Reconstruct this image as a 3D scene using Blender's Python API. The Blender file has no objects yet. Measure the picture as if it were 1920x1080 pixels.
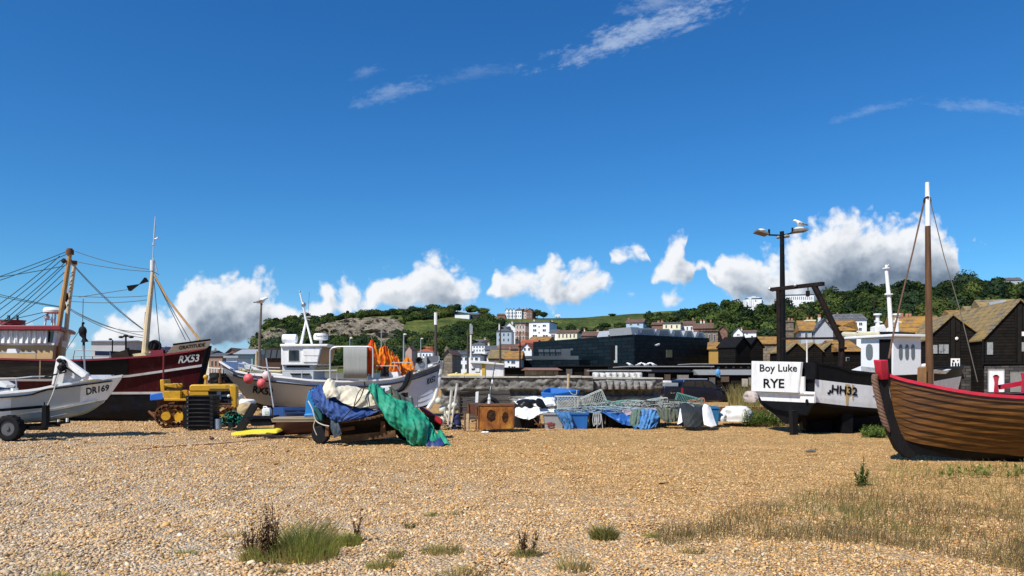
import bpy, bmesh, math, random
import numpy as np
from mathutils import Vector as V, Matrix, noise as mnoise
from mathutils.bvhtree import BVHTree
R = math.radians
rnd = random.Random(7)
S = bpy.context.scene
COL = S.collection
# ------------------------------------------------------------------ camera
F, HZ, EYE = 1400.0, 700.0, 1.6          # focal length and horizon in the photograph's pixels, eye height in metres
cam = bpy.data.objects.new('camera', bpy.data.cameras.new('camera')); COL.objects.link(cam)
cam.location = (0, 0, EYE); cam.rotation_euler = (R(90), 0, 0)
cam.data.sensor_width = 36; cam.data.lens = F/1920*36
cam.data.shift_y = (HZ-540)/1920
cam.data.clip_start = .1; cam.data.clip_end = 9000
S.camera = cam
# ------------------------------------------------------------------ light
SUN = V((-.43, -.47, .77)).normalized()   # towards the sun: high, left of and behind the viewer
sd = bpy.data.lights.new('sun', 'SUN'); sd.energy = 5.0; sd.angle = R(.5); sd.color = (1, .95, .87)
sun = bpy.data.objects.new('sun', sd); COL.objects.link(sun)
sun.rotation_euler = SUN.to_track_quat('Z', 'Y').to_euler(); sun.location = (-20, -20, 60)
S.view_settings.view_transform = 'Standard'; S.view_settings.look = 'None'
S.view_settings.exposure = 0.2; S.view_settings.gamma = 1
S.render.engine = 'CYCLES'
S.cycles.max_bounces = 5; S.cycles.diffuse_bounces = 3; S.cycles.glossy_bounces = 3
S.cycles.transparent_max_bounces = 6; S.cycles.caustics_reflective = False; S.cycles.caustics_refractive = False
S.cycles.use_denoising = True
try: S.cycles.denoiser = 'OPENIMAGEDENOISE'
except Exception: pass

W = bpy.data.worlds.new('World'); S.world = W; W.use_nodes = True
def build_world():
    nt = W.node_tree; N = nt.nodes; L = nt.links; N.clear()
    out = N.new('ShaderNodeOutputWorld'); bg = N.new('ShaderNodeBackground'); L.new(bg.outputs[0], out.inputs[0])
    bg.inputs[1].default_value = .092
    sky = N.new('ShaderNodeTexSky'); sky.sky_type = 'NISHITA'; sky.sun_disc = False
    sky.sun_elevation = math.asin(SUN.z); sky.sun_rotation = math.atan2(SUN.x, SUN.y)
    sky.air_density = 1.0; sky.dust_density = .15; sky.ozone_density = 3.0
    hs = N.new('ShaderNodeHueSaturation'); hs.inputs['Saturation'].default_value = 1.27; hs.inputs['Value'].default_value = .93
    hs.inputs['Hue'].default_value = .5
    L.new(sky.outputs[0], hs.inputs['Color']); TINT = (.54, 1.0, 1.30)
    tc = N.new('ShaderNodeTexCoord'); sp = N.new('ShaderNodeSeparateXYZ'); L.new(tc.outputs['Generated'], sp.inputs[0])
    def m(tree, op, a, b=None, c=None, clamp=False):
        n = tree.nodes.new('ShaderNodeMath'); n.operation = op; n.use_clamp = clamp
        for i, x in enumerate((a, b, c)):
            if x is None: continue
            if isinstance(x, (int, float)): n.inputs[i].default_value = x
            else: tree.links.new(x, n.inputs[i])
        return n.outputs[0]
    def vm(tree, op, a, b=None):
        n = tree.nodes.new('ShaderNodeVectorMath'); n.operation = op
        for i, x in enumerate((a, b)):
            if x is None: continue
            if isinstance(x, (tuple, list)): n.inputs[i].default_value = x
            else: tree.links.new(x, n.inputs[i])
        return n.outputs['Value'] if op == 'LENGTH' else n.outputs[0]
    skyc = None
    # direction -> azimuth and height tangents (a cloud deck at infinity)
    ay = m(nt, 'MAXIMUM', m(nt, 'ABSOLUTE', sp.outputs[1]), .02)
    cu = N.new('ShaderNodeCombineXYZ')
    L.new(m(nt, 'DIVIDE', sp.outputs[0], ay), cu.inputs[0]); L.new(m(nt, 'DIVIDE', sp.outputs[2], ay), cu.inputs[1])
    # cumulus banks as outlines over azimuth: (photo column, cloud top, flat base, strength)
    LAY = [[(-300, 600, 655, .6), (-60, 596, 655, .7), (110, 620, 652, .45), (170, 618, 655, .4), (200, 596, 658, .6), (260, 578, 655, .75), (315, 560, 650, .85), (340, 538, 650, 1), (385, 521, 652, 1), (430, 514, 655, 1), (480, 526, 655, 1), (520, 542, 650, 1), (550, 560, 640, .95), (570, 566, 610, .85), (590, 548, 596, .9), (605, 540, 592, 1), (626, 548, 590, 1), (650, 530, 588, 1), (672, 556, 588, .9), (683, 566, 584, .9), (705, 538, 582, 1), (740, 520, 582, 1), (770, 506, 580, 1), (800, 496, 580, 1), (835, 498, 578, 1), (870, 512, 574, 1), (900, 536, 568, .9), (912, 548, 560, .8), (928, 500, 560, .9), (950, 506, 560, .9), (985, 508, 562, .95), (1030, 478, 562, 1), (1060, 500, 562, .95), (1092, 490, 562, .95), (1115, 514, 562, .8), (1150, 532, 562, .6), (1180, 552, 560, .5), (1196, 562, 556, 0), (1208, 534, 545, .4), (1232, 500, 545, .6), (1258, 462, 545, .72), (1282, 438, 545, .75), (1302, 470, 540, .65), (1316, 490, 520, .45), (1332, 455, 520, .45), (1346, 475, 535, .45), (1356, 490, 560, .6), (1372, 468, 575, .75), (1400, 476, 582, .9), (1440, 492, 586, .95), (1466, 490, 586, .95), (1490, 446, 586, 1), (1530, 418, 586, 1), (1575, 399, 580, 1), (1620, 402, 575, 1), (1660, 416, 570, 1), (1700, 422, 566, 1), (1745, 428, 560, .95), (1775, 446, 555, .75), (1796, 492, 550, .5), (1806, 520, 520, .2), (1818, 430, 462, .4), (1845, 424, 462, .4), (1868, 446, 458, .3), (1890, 600, 560, 0), (1960, 560, 600, .5), (2060, 500, 610, .9), (2220, 540, 610, .9)],
           [(-300, 640, 610, 0), (830, 640, 600, 0), (850, 578, 594, .5), (890, 576, 594, .5), (910, 640, 600, 0), (1130, 560, 500, 0), (1142, 482, 502, .6), (1172, 466, 504, .75), (1200, 460, 502, .75), (1222, 482, 500, .5), (1230, 560, 520, 0), (1236, 556, 582, .45), (1268, 548, 582, .5), (1310, 560, 580, .4), (1330, 640, 560, 0), (2220, 640, 560, 0)]]
    g = bpy.data.node_groups.new('cloud_density', 'ShaderNodeTree')
    g.interface.new_socket('Vector', in_out='INPUT', socket_type='NodeSocketVector')
    g.interface.new_socket('Density', in_out='OUTPUT', socket_type='NodeSocketFloat')
    gi = g.nodes.new('NodeGroupInput'); go = g.nodes.new('NodeGroupOutput')
    def noise(tree, vec, sc, det, rough=.55, kind=None):
        n = tree.nodes.new('ShaderNodeTexNoise'); n.noise_dimensions = '2D'; n.inputs['Scale'].default_value = sc; n.inputs['Detail'].default_value = det
        n.inputs['Roughness'].default_value = rough
        tree.links.new(vec, n.inputs['Vector']); return n
    w = noise(g, gi.outputs[0], 9, 3)
    wv = vm(g, 'MULTIPLY', vm(g, 'SUBTRACT', w.outputs['Color'], (.5, .5, .5)), (.05, .04, 0))
    p = vm(g, 'ADD', gi.outputs[0], wv)
    s2 = g.nodes.new('ShaderNodeSeparateXYZ'); g.links.new(p, s2.inputs[0])
    tt = m(g, 'MULTIPLY_ADD', s2.outputs[0], F/2520, 1260/2520, clamp=True)
    def curve(pts):
        c = g.nodes.new('ShaderNodeFloatCurve'); q = c.mapping.curves[0]
        while len(q.points) < len(pts): q.points.new(.5, .5)
        for a, (x, y) in zip(q.points, pts): a.location = (x, y); a.handle_type = 'AUTO_CLAMPED'
        c.mapping.update(); g.links.new(tt, c.inputs['Value']); return c.outputs[0]
    acc = None
    for lay in LAY:
        T = curve([((x+300)/2520, (HZ-a)/400) for x, a, b_, st in lay]); B = curve([((x+300)/2520, (HZ-b_)/400) for x, a, b_, st in lay]); Q = curve([((x+300)/2520, st) for x, a, b_, st in lay])
        v4 = m(g, 'MULTIPLY', s2.outputs[1], F/400)
        e = m(g, 'MULTIPLY', m(g, 'MINIMUM', m(g, 'SUBTRACT', T, v4), m(g, 'MULTIPLY', m(g, 'SUBTRACT', v4, B), 1.8)), 400/46)
        e = m(g, 'ADD', m(g, 'MINIMUM', e, 1.45), m(g, 'MULTIPLY_ADD', Q, .75, -.75))
        acc = e if acc is None else m(g, 'MAXIMUM', acc, e)
    n1 = noise(g, gi.outputs[0], 22, 9, .65)
    vo = g.nodes.new('ShaderNodeTexVoronoi'); vo.voronoi_dimensions = '2D'; vo.feature = 'SMOOTH_F1'; vo.inputs['Scale'].default_value = 30; vo.inputs['Smoothness'].default_value = .4
    vo.inputs['Detail'].default_value = 2.0; vo.inputs['Roughness'].default_value = .55
    g.links.new(p, vo.inputs['Vector'])
    d1 = m(g, 'MULTIPLY_ADD', n1.outputs['Fac'], 1.7, -.52)
    d2 = m(g, 'MULTIPLY_ADD', vo.outputs['Distance'], -.8, .42)
    g.links.new(m(g, 'ADD', acc, m(g, 'ADD', d1, d2)), go.inputs[0])
    def dens(vec):
        n = N.new('ShaderNodeGroup'); n.node_tree = g; L.new(vec, n.inputs[0]); return n.outputs[0]
    D0 = dens(cu.outputs[0])
    D1 = dens(vm(nt, 'ADD', cu.outputs[0], (-14/F, 20/F, 0)))
    D2 = dens(vm(nt, 'ADD', cu.outputs[0], (-30/F, 48/F, 0)))
    def ss(x, a, b):
        n = N.new('ShaderNodeMapRange'); n.interpolation_type = 'SMOOTHSTEP'; L.new(x, n.inputs[0])
        n.inputs[1].default_value = a; n.inputs[2].default_value = b; return n.outputs[0]
    alpha = m(nt, 'MULTIPLY', ss(D0, -.1, .62), .96)
    lit = m(nt, 'SUBTRACT', 1.0, m(nt, 'ADD', m(nt, 'MULTIPLY', ss(D1, .1, 1.5), .30), m(nt, 'MULTIPLY', ss(D2, 0.1, 2.0), .40)))
    cc = N.new('ShaderNodeCombineXYZ')
    for i, k in enumerate((8.9, 9.0, 9.2)): L.new(m(nt, 'MULTIPLY', m(nt, 'POWER', lit, (1.62, 1.42, 1.18)[i]), k), cc.inputs[i])
    mx = N.new('ShaderNodeMix'); mx.data_type = 'RGBA'
    L.new(alpha, mx.inputs[0]); L.new(cc.outputs[0], mx.inputs[7])
    up = N.new('ShaderNodeSeparateXYZ'); L.new(cu.outputs[0], up.inputs[0]); tn = N.new('ShaderNodeMix'); tn.data_type = 'RGBA'; L.new(ss(up.outputs[1], -.02, .16), tn.inputs[0]); tn.inputs[6].default_value = (.62, .86, 1.46, 1); tn.inputs[7].default_value = TINT+(1,)
    skyc = vm(nt, 'MULTIPLY', hs.outputs[0], tn.outputs[2])
    # cirrus streaks: (centre, half length, half width, angle, strength)
    last = skyc
    CI = [(1215, 52, 235, 34, 20, .5), (1300, 52, 52, 7, 20, .3), (740, 172, 90, 20, 15, .24), (900, 135, 90, 16, 10, .10), (1640, 205, 100, 10, 14, .16), (1850, 200, 130, 15, -4, .18), (1240, 5, 90, 22, 8, .28), (690, 135, 40, 12, 18, .15)]
    tot = None
    for cx, cy, rl, rw, an, st in CI:
        mp = N.new('ShaderNodeMapping'); mp.vector_type = 'POINT'
        d = vm(nt, 'SUBTRACT', cu.outputs[0], ((cx-960)/F, (HZ-cy)/F, 0)); L.new(d, mp.inputs[0])
        mp.inputs['Rotation'].default_value = (0, 0, -R(an))
        e = vm(nt, 'MULTIPLY', mp.outputs[0], (F/rl, F/rw, 0))
        ns = noise(nt, vm(nt, 'MULTIPLY', mp.outputs[0], (26, 60, 1)), 1, 7, .7)
        k = m(nt, 'ADD', m(nt, 'SUBTRACT', 1.0, vm(nt, 'LENGTH', e)), m(nt, 'MULTIPLY_ADD', ns.outputs['Fac'], 2.6, -1.35))
        k = m(nt, 'MULTIPLY', ss(k, 0, 1.1), st)
        tot = k if tot is None else m(nt, 'MAXIMUM', tot, k)
    mc = N.new('ShaderNodeMix'); mc.data_type = 'RGBA'; L.new(tot, mc.inputs[0]); L.new(last, mc.inputs[6]); mc.inputs[7].default_value = (6.2, 7.2, 8.6, 1)
    L.new(mc.outputs[2], mx.inputs[6])
    L.new(mx.outputs[2], bg.inputs[0])
    W.cycles.sampling_method = 'NONE'
build_world()

# ------------------------------------------------------------------ helpers
def P(px, py, Y): return V(((px-960)/F*Y, Y, EYE-(py-HZ)/F*Y))
def G(px, py):
    Y = F*EYE/(py-HZ); return V(((px-960)/F*Y, Y, 0))
def pix(v): return 960+v[0]/v[1]*F, HZ-(v[2]-EYE)/v[1]*F
def lerp(a, b, t): return a+(b-a)*t
def interp(poly, x):
    if x <= poly[0][0]:
        a, b = poly[0], poly[1]
    elif x >= poly[-1][0]:
        a, b = poly[-2], poly[-1]
    else:
        for a, b in zip(poly, poly[1:]):
            if a[0] <= x <= b[0]: break
    return a[1] if b[0] == a[0] else a[1]+(b[1]-a[1])*(x-a[0])/(b[0]-a[0])
def fbm(x, y, z=0, o=4): return mnoise.fractal(V((x, y, z)), 1.0, 2.0, o)
MATS = {}
def mat(name, col, rough=.6, var=.18, scale=4, bump=0, bscale=40, metal=0, spec=.4, dirt=None, dirt_amt=.5, dscale=2.5, trans=0, stretch=(1, 1, 1), coat=0):
    if name in MATS: return MATS[name]
    if max(col) < .06 and rough > .3: spec = min(spec, .12)
    m = bpy.data.materials.new(name); m.use_nodes = True; nt = m.node_tree; N = nt.nodes; L = nt.links
    b = N['Principled BSDF']; b.inputs['Roughness'].default_value = rough; b.inputs['Metallic'].default_value = metal
    b.inputs['Specular IOR Level'].default_value = spec; b.inputs['Coat Weight'].default_value = coat
    tc = N.new('ShaderNodeTexCoord'); mp = N.new('ShaderNodeMapping'); mp.inputs['Scale'].default_value = stretch; L.new(tc.outputs['Object'], mp.inputs[0])
    n = N.new('ShaderNodeTexNoise'); n.inputs['Scale'].default_value = scale; n.inputs['Detail'].default_value = 7; n.inputs['Roughness'].default_value = .65
    L.new(mp.outputs[0], n.inputs['Vector'])
    cr = N.new('ShaderNodeValToRGB'); L.new(n.outputs['Fac'], cr.inputs[0])
    cr.color_ramp.elements[0].position = .3; cr.color_ramp.elements[1].position = .7
    cr.color_ramp.elements[0].color = tuple(max(0, c*(1-var)) for c in col)+(1,)
    cr.color_ramp.elements[1].color = tuple(min(.95, c*(1+var*.7)) for c in col)+(1,)
    last = cr.outputs[0]
    if dirt:
        n2 = N.new('ShaderNodeTexNoise'); n2.inputs['Scale'].default_value = dscale; n2.inputs['Detail'].default_value = 9; n2.inputs['Roughness'].default_value = .72
        L.new(mp.outputs[0], n2.inputs['Vector'])
        mr = N.new('ShaderNodeMapRange'); mr.inputs[1].default_value = .52; mr.inputs[2].default_value = .72; mr.inputs[4].default_value = dirt_amt; L.new(n2.outputs['Fac'], mr.inputs[0])
        mx = N.new('ShaderNodeMix'); mx.data_type = 'RGBA'; L.new(mr.outputs[0], mx.inputs[0]); L.new(last, mx.inputs[6]); mx.inputs[7].default_value = tuple(dirt)+(1,)
        last = mx.outputs[2]
    L.new(last, b.inputs['Base Color'])
    if bump:
        n3 = N.new('ShaderNodeTexNoise'); n3.inputs['Scale'].default_value = bscale; n3.inputs['Detail'].default_value = 6
        L.new(mp.outputs[0], n3.inputs['Vector'])
        bp = N.new('ShaderNodeBump'); bp.inputs['Strength'].default_value = bump; bp.inputs['Distance'].default_value = .02
        L.new(n3.outputs['Fac'], bp.inputs['Height']); L.new(bp.outputs[0], b.inputs['Normal'])
    if trans: b.inputs['Transmission Weight'].default_value = trans
    MATS[name] = m; return m
def courses(name, col, pitch, axis='Z', depth=.5, col2=None, width=.6, brick=False, rough=.75, mortar=None, lichen=None, lamt=.6, off=.5, var=.2):
    """boards, tiles, bricks or stones in courses: a brick texture over object coordinates with bump"""
    if name in MATS: return MATS[name]
    m = bpy.data.materials.new(name); m.use_nodes = True; nt = m.node_tree; N = nt.nodes; L = nt.links
    b = N['Principled BSDF']; b.inputs['Roughness'].default_value = rough; b.inputs['Specular IOR Level'].default_value = .1 if max(col) < .03 else .25
    tc = N.new('ShaderNodeTexCoord'); sx = N.new('ShaderNodeSeparateXYZ'); L.new(tc.outputs['Object'], sx.inputs[0])
    cb = N.new('ShaderNodeCombineXYZ')
    ad = N.new('ShaderNodeMath'); ad.operation = 'ADD'; L.new(sx.outputs[0], ad.inputs[0]); L.new(sx.outputs[1], ad.inputs[1])
    if axis == 'Z': L.new(ad.outputs[0], cb.inputs[0]); L.new(sx.outputs[2], cb.inputs[1])
    elif axis == 'X': L.new(sx.outputs[2], cb.inputs[0]); L.new(ad.outputs[0], cb.inputs[1])
    br = N.new('ShaderNodeTexBrick'); L.new(cb.outputs[0], br.inputs[0])
    br.inputs['Scale'].default_value = 1; br.inputs['Brick Width'].default_value = width; br.inputs['Row Height'].default_value = pitch
    br.inputs['Mortar Size'].default_value = pitch*.09; br.inputs['Mortar Smooth'].default_value = .4; br.offset = off
    br.inputs['Color1'].default_value = tuple(c*(1-var) for c in col)+(1,); br.inputs['Color2'].default_value = tuple(c for c in (col2 or [min(1, c*(1+var)) for c in col]))+(1,)
    br.inputs['Mortar'].default_value = tuple(mortar or [c*.35 for c in col])+(1,)
    last = br.outputs['Color']
    n = N.new('ShaderNodeTexNoise'); n.inputs['Scale'].default_value = 3; n.inputs['Detail'].default_value = 8; L.new(tc.outputs['Object'], n.inputs['Vector'])
    ml = N.new('ShaderNodeMix'); ml.data_type = 'RGBA'; ml.blend_type = 'MULTIPLY'; ml.inputs[0].default_value = .8
    mr = N.new('ShaderNodeMapRange'); mr.inputs[1].default_value = .3; mr.inputs[2].default_value = .7; mr.inputs[3].default_value = .6; mr.inputs[4].default_value = 1.25; L.new(n.outputs['Fac'], mr.inputs[0])
    L.new(last, ml.inputs[6]); L.new(mr.outputs[0], ml.inputs[7]); last = ml.outputs[2]
    if lichen:
        n2 = N.new('ShaderNodeTexNoise'); n2.inputs['Scale'].default_value = 1.1; n2.inputs['Detail'].default_value = 10; n2.inputs['Roughness'].default_value = .7; L.new(tc.outputs['Object'], n2.inputs['Vector'])
        mr = N.new('ShaderNodeMapRange'); mr.inputs[1].default_value = .38; mr.inputs[2].default_value = .6; mr.inputs[4].default_value = lamt; L.new(n2.outputs['Fac'], mr.inputs[0])
        mx = N.new('ShaderNodeMix'); mx.data_type = 'RGBA'; L.new(mr.outputs[0], mx.inputs[0]); L.new(last, mx.inputs[6]); mx.inputs[7].default_value = tuple(lichen)+(1,); last = mx.outputs[2]
    L.new(last, b.inputs['Base Color'])
    bp = N.new('ShaderNodeBump'); bp.inputs['Strength'].default_value = depth; bp.inputs['Distance'].default_value = pitch*.25; bp.invert = True
    L.new(br.outputs['Fac'], bp.inputs['Height']); L.new(bp.outputs[0], b.inputs['Normal'])
    MATS[name] = m; return m
def foliage(name, c0, c1, scale=.6, tr=.25):
    if name in MATS: return MATS[name]
    m = mat(name, c0, rough=.7, spec=.2); nt = m.node_tree; N = nt.nodes; L = nt.links; b = N['Principled BSDF']
    n = N.new('ShaderNodeTexNoise'); n.inputs['Scale'].default_value = scale; n.inputs['Detail'].default_value = 3; L.new(N['Texture Coordinate'].outputs['Object'], n.inputs['Vector'])
    cr = N.new('ShaderNodeValToRGB'); e = cr.color_ramp.elements; e[0].position = .36; e[1].position = .66; e[0].color = tuple(c0)+(1,); e[1].color = tuple(c1)+(1,)
    L.new(n.outputs['Fac'], cr.inputs[0]); L.new(cr.outputs[0], b.inputs['Base Color'])
    t = N.new('ShaderNodeBsdfTranslucent'); L.new(cr.outputs[0], t.inputs[0]); ms = N.new('ShaderNodeMixShader'); ms.inputs[0].default_value = tr
    L.new(b.outputs[0], ms.inputs[1]); L.new(t.outputs[0], ms.inputs[2]); L.new(ms.outputs[0], N['Material Output'].inputs[0])
    return m
def attrmat(name, rough=.8, attr='tint', bump=0, tr=0):
    if name in MATS: return MATS[name]
    m = bpy.data.materials.new(name); m.use_nodes = True; N = m.node_tree.nodes; L = m.node_tree.links; b = N['Principled BSDF']
    a = N.new('ShaderNodeAttribute'); a.attribute_name = attr; L.new(a.outputs['Color'], b.inputs['Base Color'])
    b.inputs['Roughness'].default_value = rough; b.inputs['Specular IOR Level'].default_value = .12
    if tr:
        t = N.new('ShaderNodeBsdfTranslucent'); L.new(a.outputs['Color'], t.inputs[0]); ms = N.new('ShaderNodeMixShader'); ms.inputs[0].default_value = tr
        L.new(b.outputs[0], ms.inputs[1]); L.new(t.outputs[0], ms.inputs[2]); L.new(ms.outputs[0], N['Material Output'].inputs[0])
    MATS[name] = m; return m

def tag(o, label=None, cat=None, group=None, kind=None):
    for k, v in (('label', label), ('category', cat), ('group', group), ('kind', kind)):
        if v: o[k] = v
    return o
ORG = {}
def thing(name, label, cat, loc, rz=0, group=None):
    o = bpy.data.objects.new(name, None); COL.objects.link(o); o.location = loc; o.rotation_euler = (0, 0, rz)
    o.empty_display_size = .2
    ORG[o.name] = (Matrix.Translation(V(loc)) @ Matrix.Rotation(rz, 4, 'Z')).inverted()
    return tag(o, label, cat, group)
class MB:
    """collects shapes given in world coordinates; build() links them as ONE mesh object"""
    def __init__(s): s.v = []; s.f = []; s.mi = []; s.k = 0
    def add(s, vs, fs):
        b = len(s.v); s.v += [V(x) for x in vs]; s.f += [tuple(i+b for i in f) for f in fs]; s.mi += [s.k]*len(fs); return s
    def mat(s, k): s.k = k; return s
    def box(s, c, d, rot=None):
        h = V(d)/2; vs = []
        for x in (-1, 1):
            for y in (-1, 1):
                for z in (-1, 1):
                    q = V((x*h.x, y*h.y, z*h.z))
                    if rot is not None: q = rot @ q
                    vs.append(V(c)+q)
        return s.add(vs, [(0, 1, 3, 2), (4, 6, 7, 5), (0, 4, 5, 1), (2, 3, 7, 6), (0, 2, 6, 4), (1, 5, 7, 3)])
    def bx(s, x0, x1, y0, y1, z0, z1): return s.box(((x0+x1)/2, (y0+y1)/2, (z0+z1)/2), (abs(x1-x0), abs(y1-y0), abs(z1-z0)))
    def beam(s, a, b, w, h=None, up=(0, 0, 1)):
        a, b = V(a), V(b); d = (b-a); l = d.length; d.normalize(); u = V(up)
        if abs(d.dot(u)) > .98: u = V((0, 1, 0))
        x = d.cross(u).normalized(); z = x.cross(d)
        return s.box((a+b)/2, (w, l, h or w), Matrix((x, d, z)).transposed())
    def tube(s, pts, r, n=8, cap=True):
        pts = [V(p) for p in pts]; b = len(s.v); rs = r if isinstance(r, (list, tuple)) else [r]*len(pts)
        prev = None
        for i, p in enumerate(pts):
            d = (pts[min(i+1, len(pts)-1)]-pts[max(i-1, 0)])
            d = d.normalized() if d.length > 1e-9 else V((0, 0, 1))
            x = prev-d*prev.dot(d) if prev is not None else d.orthogonal()
            if x.length < 1e-5: x = d.orthogonal()
            x.normalize(); prev = x; y = d.cross(x)
            for k in range(n):
                a = 2*math.pi*k/n; s.v.append(p+(x*math.cos(a)+y*math.sin(a))*rs[i])
        fs = [(b+i*n+k, b+i*n+(k+1) % n, b+(i+1)*n+(k+1) % n, b+(i+1)*n+k) for i in range(len(pts)-1) for k in range(n)]
        if cap: fs += [tuple(b+k for k in reversed(range(n))), tuple(b+(len(pts)-1)*n+k for k in range(n))]
        s.f += fs; s.mi += [s.k]*len(fs); return s
    def cyl(s, a, b, r, n=16, r2=None): return s.tube([a, b], [r, r if r2 is None else r2], n)
    def ball(s, c, r, n=12, m=8, rot=None):
        r = V(r) if isinstance(r, (tuple, list, V)) else V((r, r, r)); vs = [V(c)+V((0, 0, r.z))]; fs = []
        for j in range(1, m):
            t = math.pi*j/m
            for k in range(n):
                a = 2*math.pi*k/n; q = V((math.sin(t)*math.cos(a)*r.x, math.sin(t)*math.sin(a)*r.y, math.cos(t)*r.z))
                vs.append(V(c)+(rot @ q if rot is not None else q))
        vs.append(V(c)-V((0, 0, r.z)))
        if rot is not None: vs[0] = V(c)+rot @ V((0, 0, r.z)); vs[-1] = V(c)-rot @ V((0, 0, r.z))
        fs += [(0, 1+k, 1+(k+1) % n) for k in range(n)]
        for j in range(m-2):
            a = 1+j*n; fs += [(a+k, a+n+k, a+n+(k+1) % n, a+(k+1) % n) for k in range(n)]
        a = 1+(m-2)*n; fs += [(a+(k+1) % n, a+k, len(vs)-1) for k in range(n)]
        return s.add(vs, fs)
    def ring(s, c, R0, r, ax='Y', n=20, m=8, tilt=None):
        pts = []
        for i in range(n+1):
            a = 2*math.pi*i/n; q = {'Y': V((math.cos(a), 0, math.sin(a))), 'X': V((0, math.cos(a), math.sin(a))), 'Z': V((math.cos(a), math.sin(a), 0))}[ax]*R0
            if tilt is not None: q = tilt @ q
            pts.append(V(c)+q)
        return s.tube(pts, r, m, cap=False)
    def ext(s, pts, d):
        pts = [V(p) for p in pts]; n = len(pts); d = V(d)
        nrm = V((0, 0, 0))
        for i in range(n): nrm += (pts[i]-pts[0]).cross(pts[(i+1) % n]-pts[0])
        if nrm.dot(d) > 0: pts.reverse()
        return s.add(pts+[p+d for p in pts], [tuple(range(n)), tuple(reversed(range(n, 2*n)))]+[(i, n+i, n+(i+1) % n, (i+1) % n) for i in range(n)])
    def slab(s, pp, Y, dep): return s.ext([P(x, y, Y) for x, y in pp], (0, dep, 0))
    def poly(s, pts): return s.add(pts, [tuple(range(len(pts)))])
    def grid(s, rows, closed=False):
        n = len(rows[0]); m = len(rows); vs = [p for r in rows for p in r]
        return s.add(vs, [(i*n+j, i*n+(j+1) % n, (i+1)*n+(j+1) % n, (i+1)*n+j) for i in range(m-1) for j in range(n if closed else n-1)])
    def wheel(s, c, R0, w, ax=V((0, 1, 0)), n=24, prof=None):
        ax = V(ax).normalized(); x = ax.orthogonal().normalized(); y = ax.cross(x)
        prof = prof or [(0, .5), (.86, .5), (.97, .34), (1, .12), (1, -.12), (.97, -.34), (.86, -.5), (0, -.5)]
        rows = [[V(c)+ax*(q*w)+(x*math.cos(2*math.pi*k/n)+y*math.sin(2*math.pi*k/n))*(max(p, .001)*R0) for k in range(n)] for p, q in prof]
        return s.grid(rows, closed=True)
    def build(s, name, m, parent=None, sharp=35, bevel=0, solid=0, smooth=True, sub=0, label=None):
        me = bpy.data.meshes.new(name)
        if parent is None:
            lo = V([min(v[i] for v in s.v) for i in range(3)]); hi = V([max(v[i] for v in s.v) for i in range(3)])
            org = V(((lo.x+hi.x)/2, (lo.y+hi.y)/2, lo.z)); vs = [v-org for v in s.v]; inv = Matrix.Translation(-org)
        else:
            inv = ORG[parent.name]; vs = [inv @ v for v in s.v]
        me.from_pydata([tuple(v) for v in vs], [], s.f)
        for mm in (m if isinstance(m, (list, tuple)) else [m]): me.materials.append(mm)
        me.polygons.foreach_set('material_index', s.mi)
        if smooth:
            me.polygons.foreach_set('use_smooth', [True]*len(me.polygons))
            if sharp: me.set_sharp_from_angle(angle=R(sharp))
        me.update()
        o = bpy.data.objects.new(name, me); COL.objects.link(o)
        if parent is None: o.location = org
        else: o.parent = parent
        ORG[o.name] = inv
        if solid:
            q = o.modifiers.new('solid', 'SOLIDIFY'); q.thickness = solid; q.offset = 0
        if bevel:
            q = o.modifiers.new('bevel', 'BEVEL'); q.width = bevel; q.segments = 2; q.limit_method = 'ANGLE'; q.angle_limit = R(40)
        if sub:
            q = o.modifiers.new('sub', 'SUBSURF'); q.levels = sub; q.render_levels = sub
        if label: o['label'] = label
        return o
    def bvh(s): return BVHTree.FromPolygons([tuple(v) for v in s.v], s.f)
def dup(o, loc=None, rz=None, label=None, parent=None, scale=None):
    c = o.copy(); COL.objects.link(c)
    if parent is not None: c.parent = parent
    if loc is not None: c.location = loc
    if rz is not None: c.rotation_euler = (0, 0, rz)
    if label: c['label'] = label
    if scale is not None: c.scale = (scale,)*3 if isinstance(scale, (int, float)) else scale
    for ch in [x for x in bpy.data.objects if x.parent == o]: dup(ch, parent=c)
    return c
def hit(bvh, px, py, off=.006):
    d = V(((px-960)/F, 1, -(py-HZ)/F)); h, n, i, t = bvh.ray_cast(V((0, 0, EYE)), d)
    if h is None: return None
    if n.dot(d) > 0: n = -n
    return h+n*off
def patch(mb, bvh, top, bot, nu=12, nv=3, off=.006):
    """a thin painted or fixed patch laid onto a surface, between two edge lines"""
    x0, x1 = top[0][0], top[-1][0]; y0, y1 = bot[0][0], bot[-1][0]; rows = []
    for j in range(nv+1):
        r = []
        for i in range(nu+1):
            a, b = lerp(x0, x1, i/nu), lerp(y0, y1, i/nu)
            q = hit(bvh, lerp(a, b, j/nv), lerp(interp(top, a), interp(bot, b), j/nv), off)
            if q is None: q = r[-1] if r else None
            if q is None: return
            r.append(q)
        rows.append(r)
    mb.grid(rows)
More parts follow.
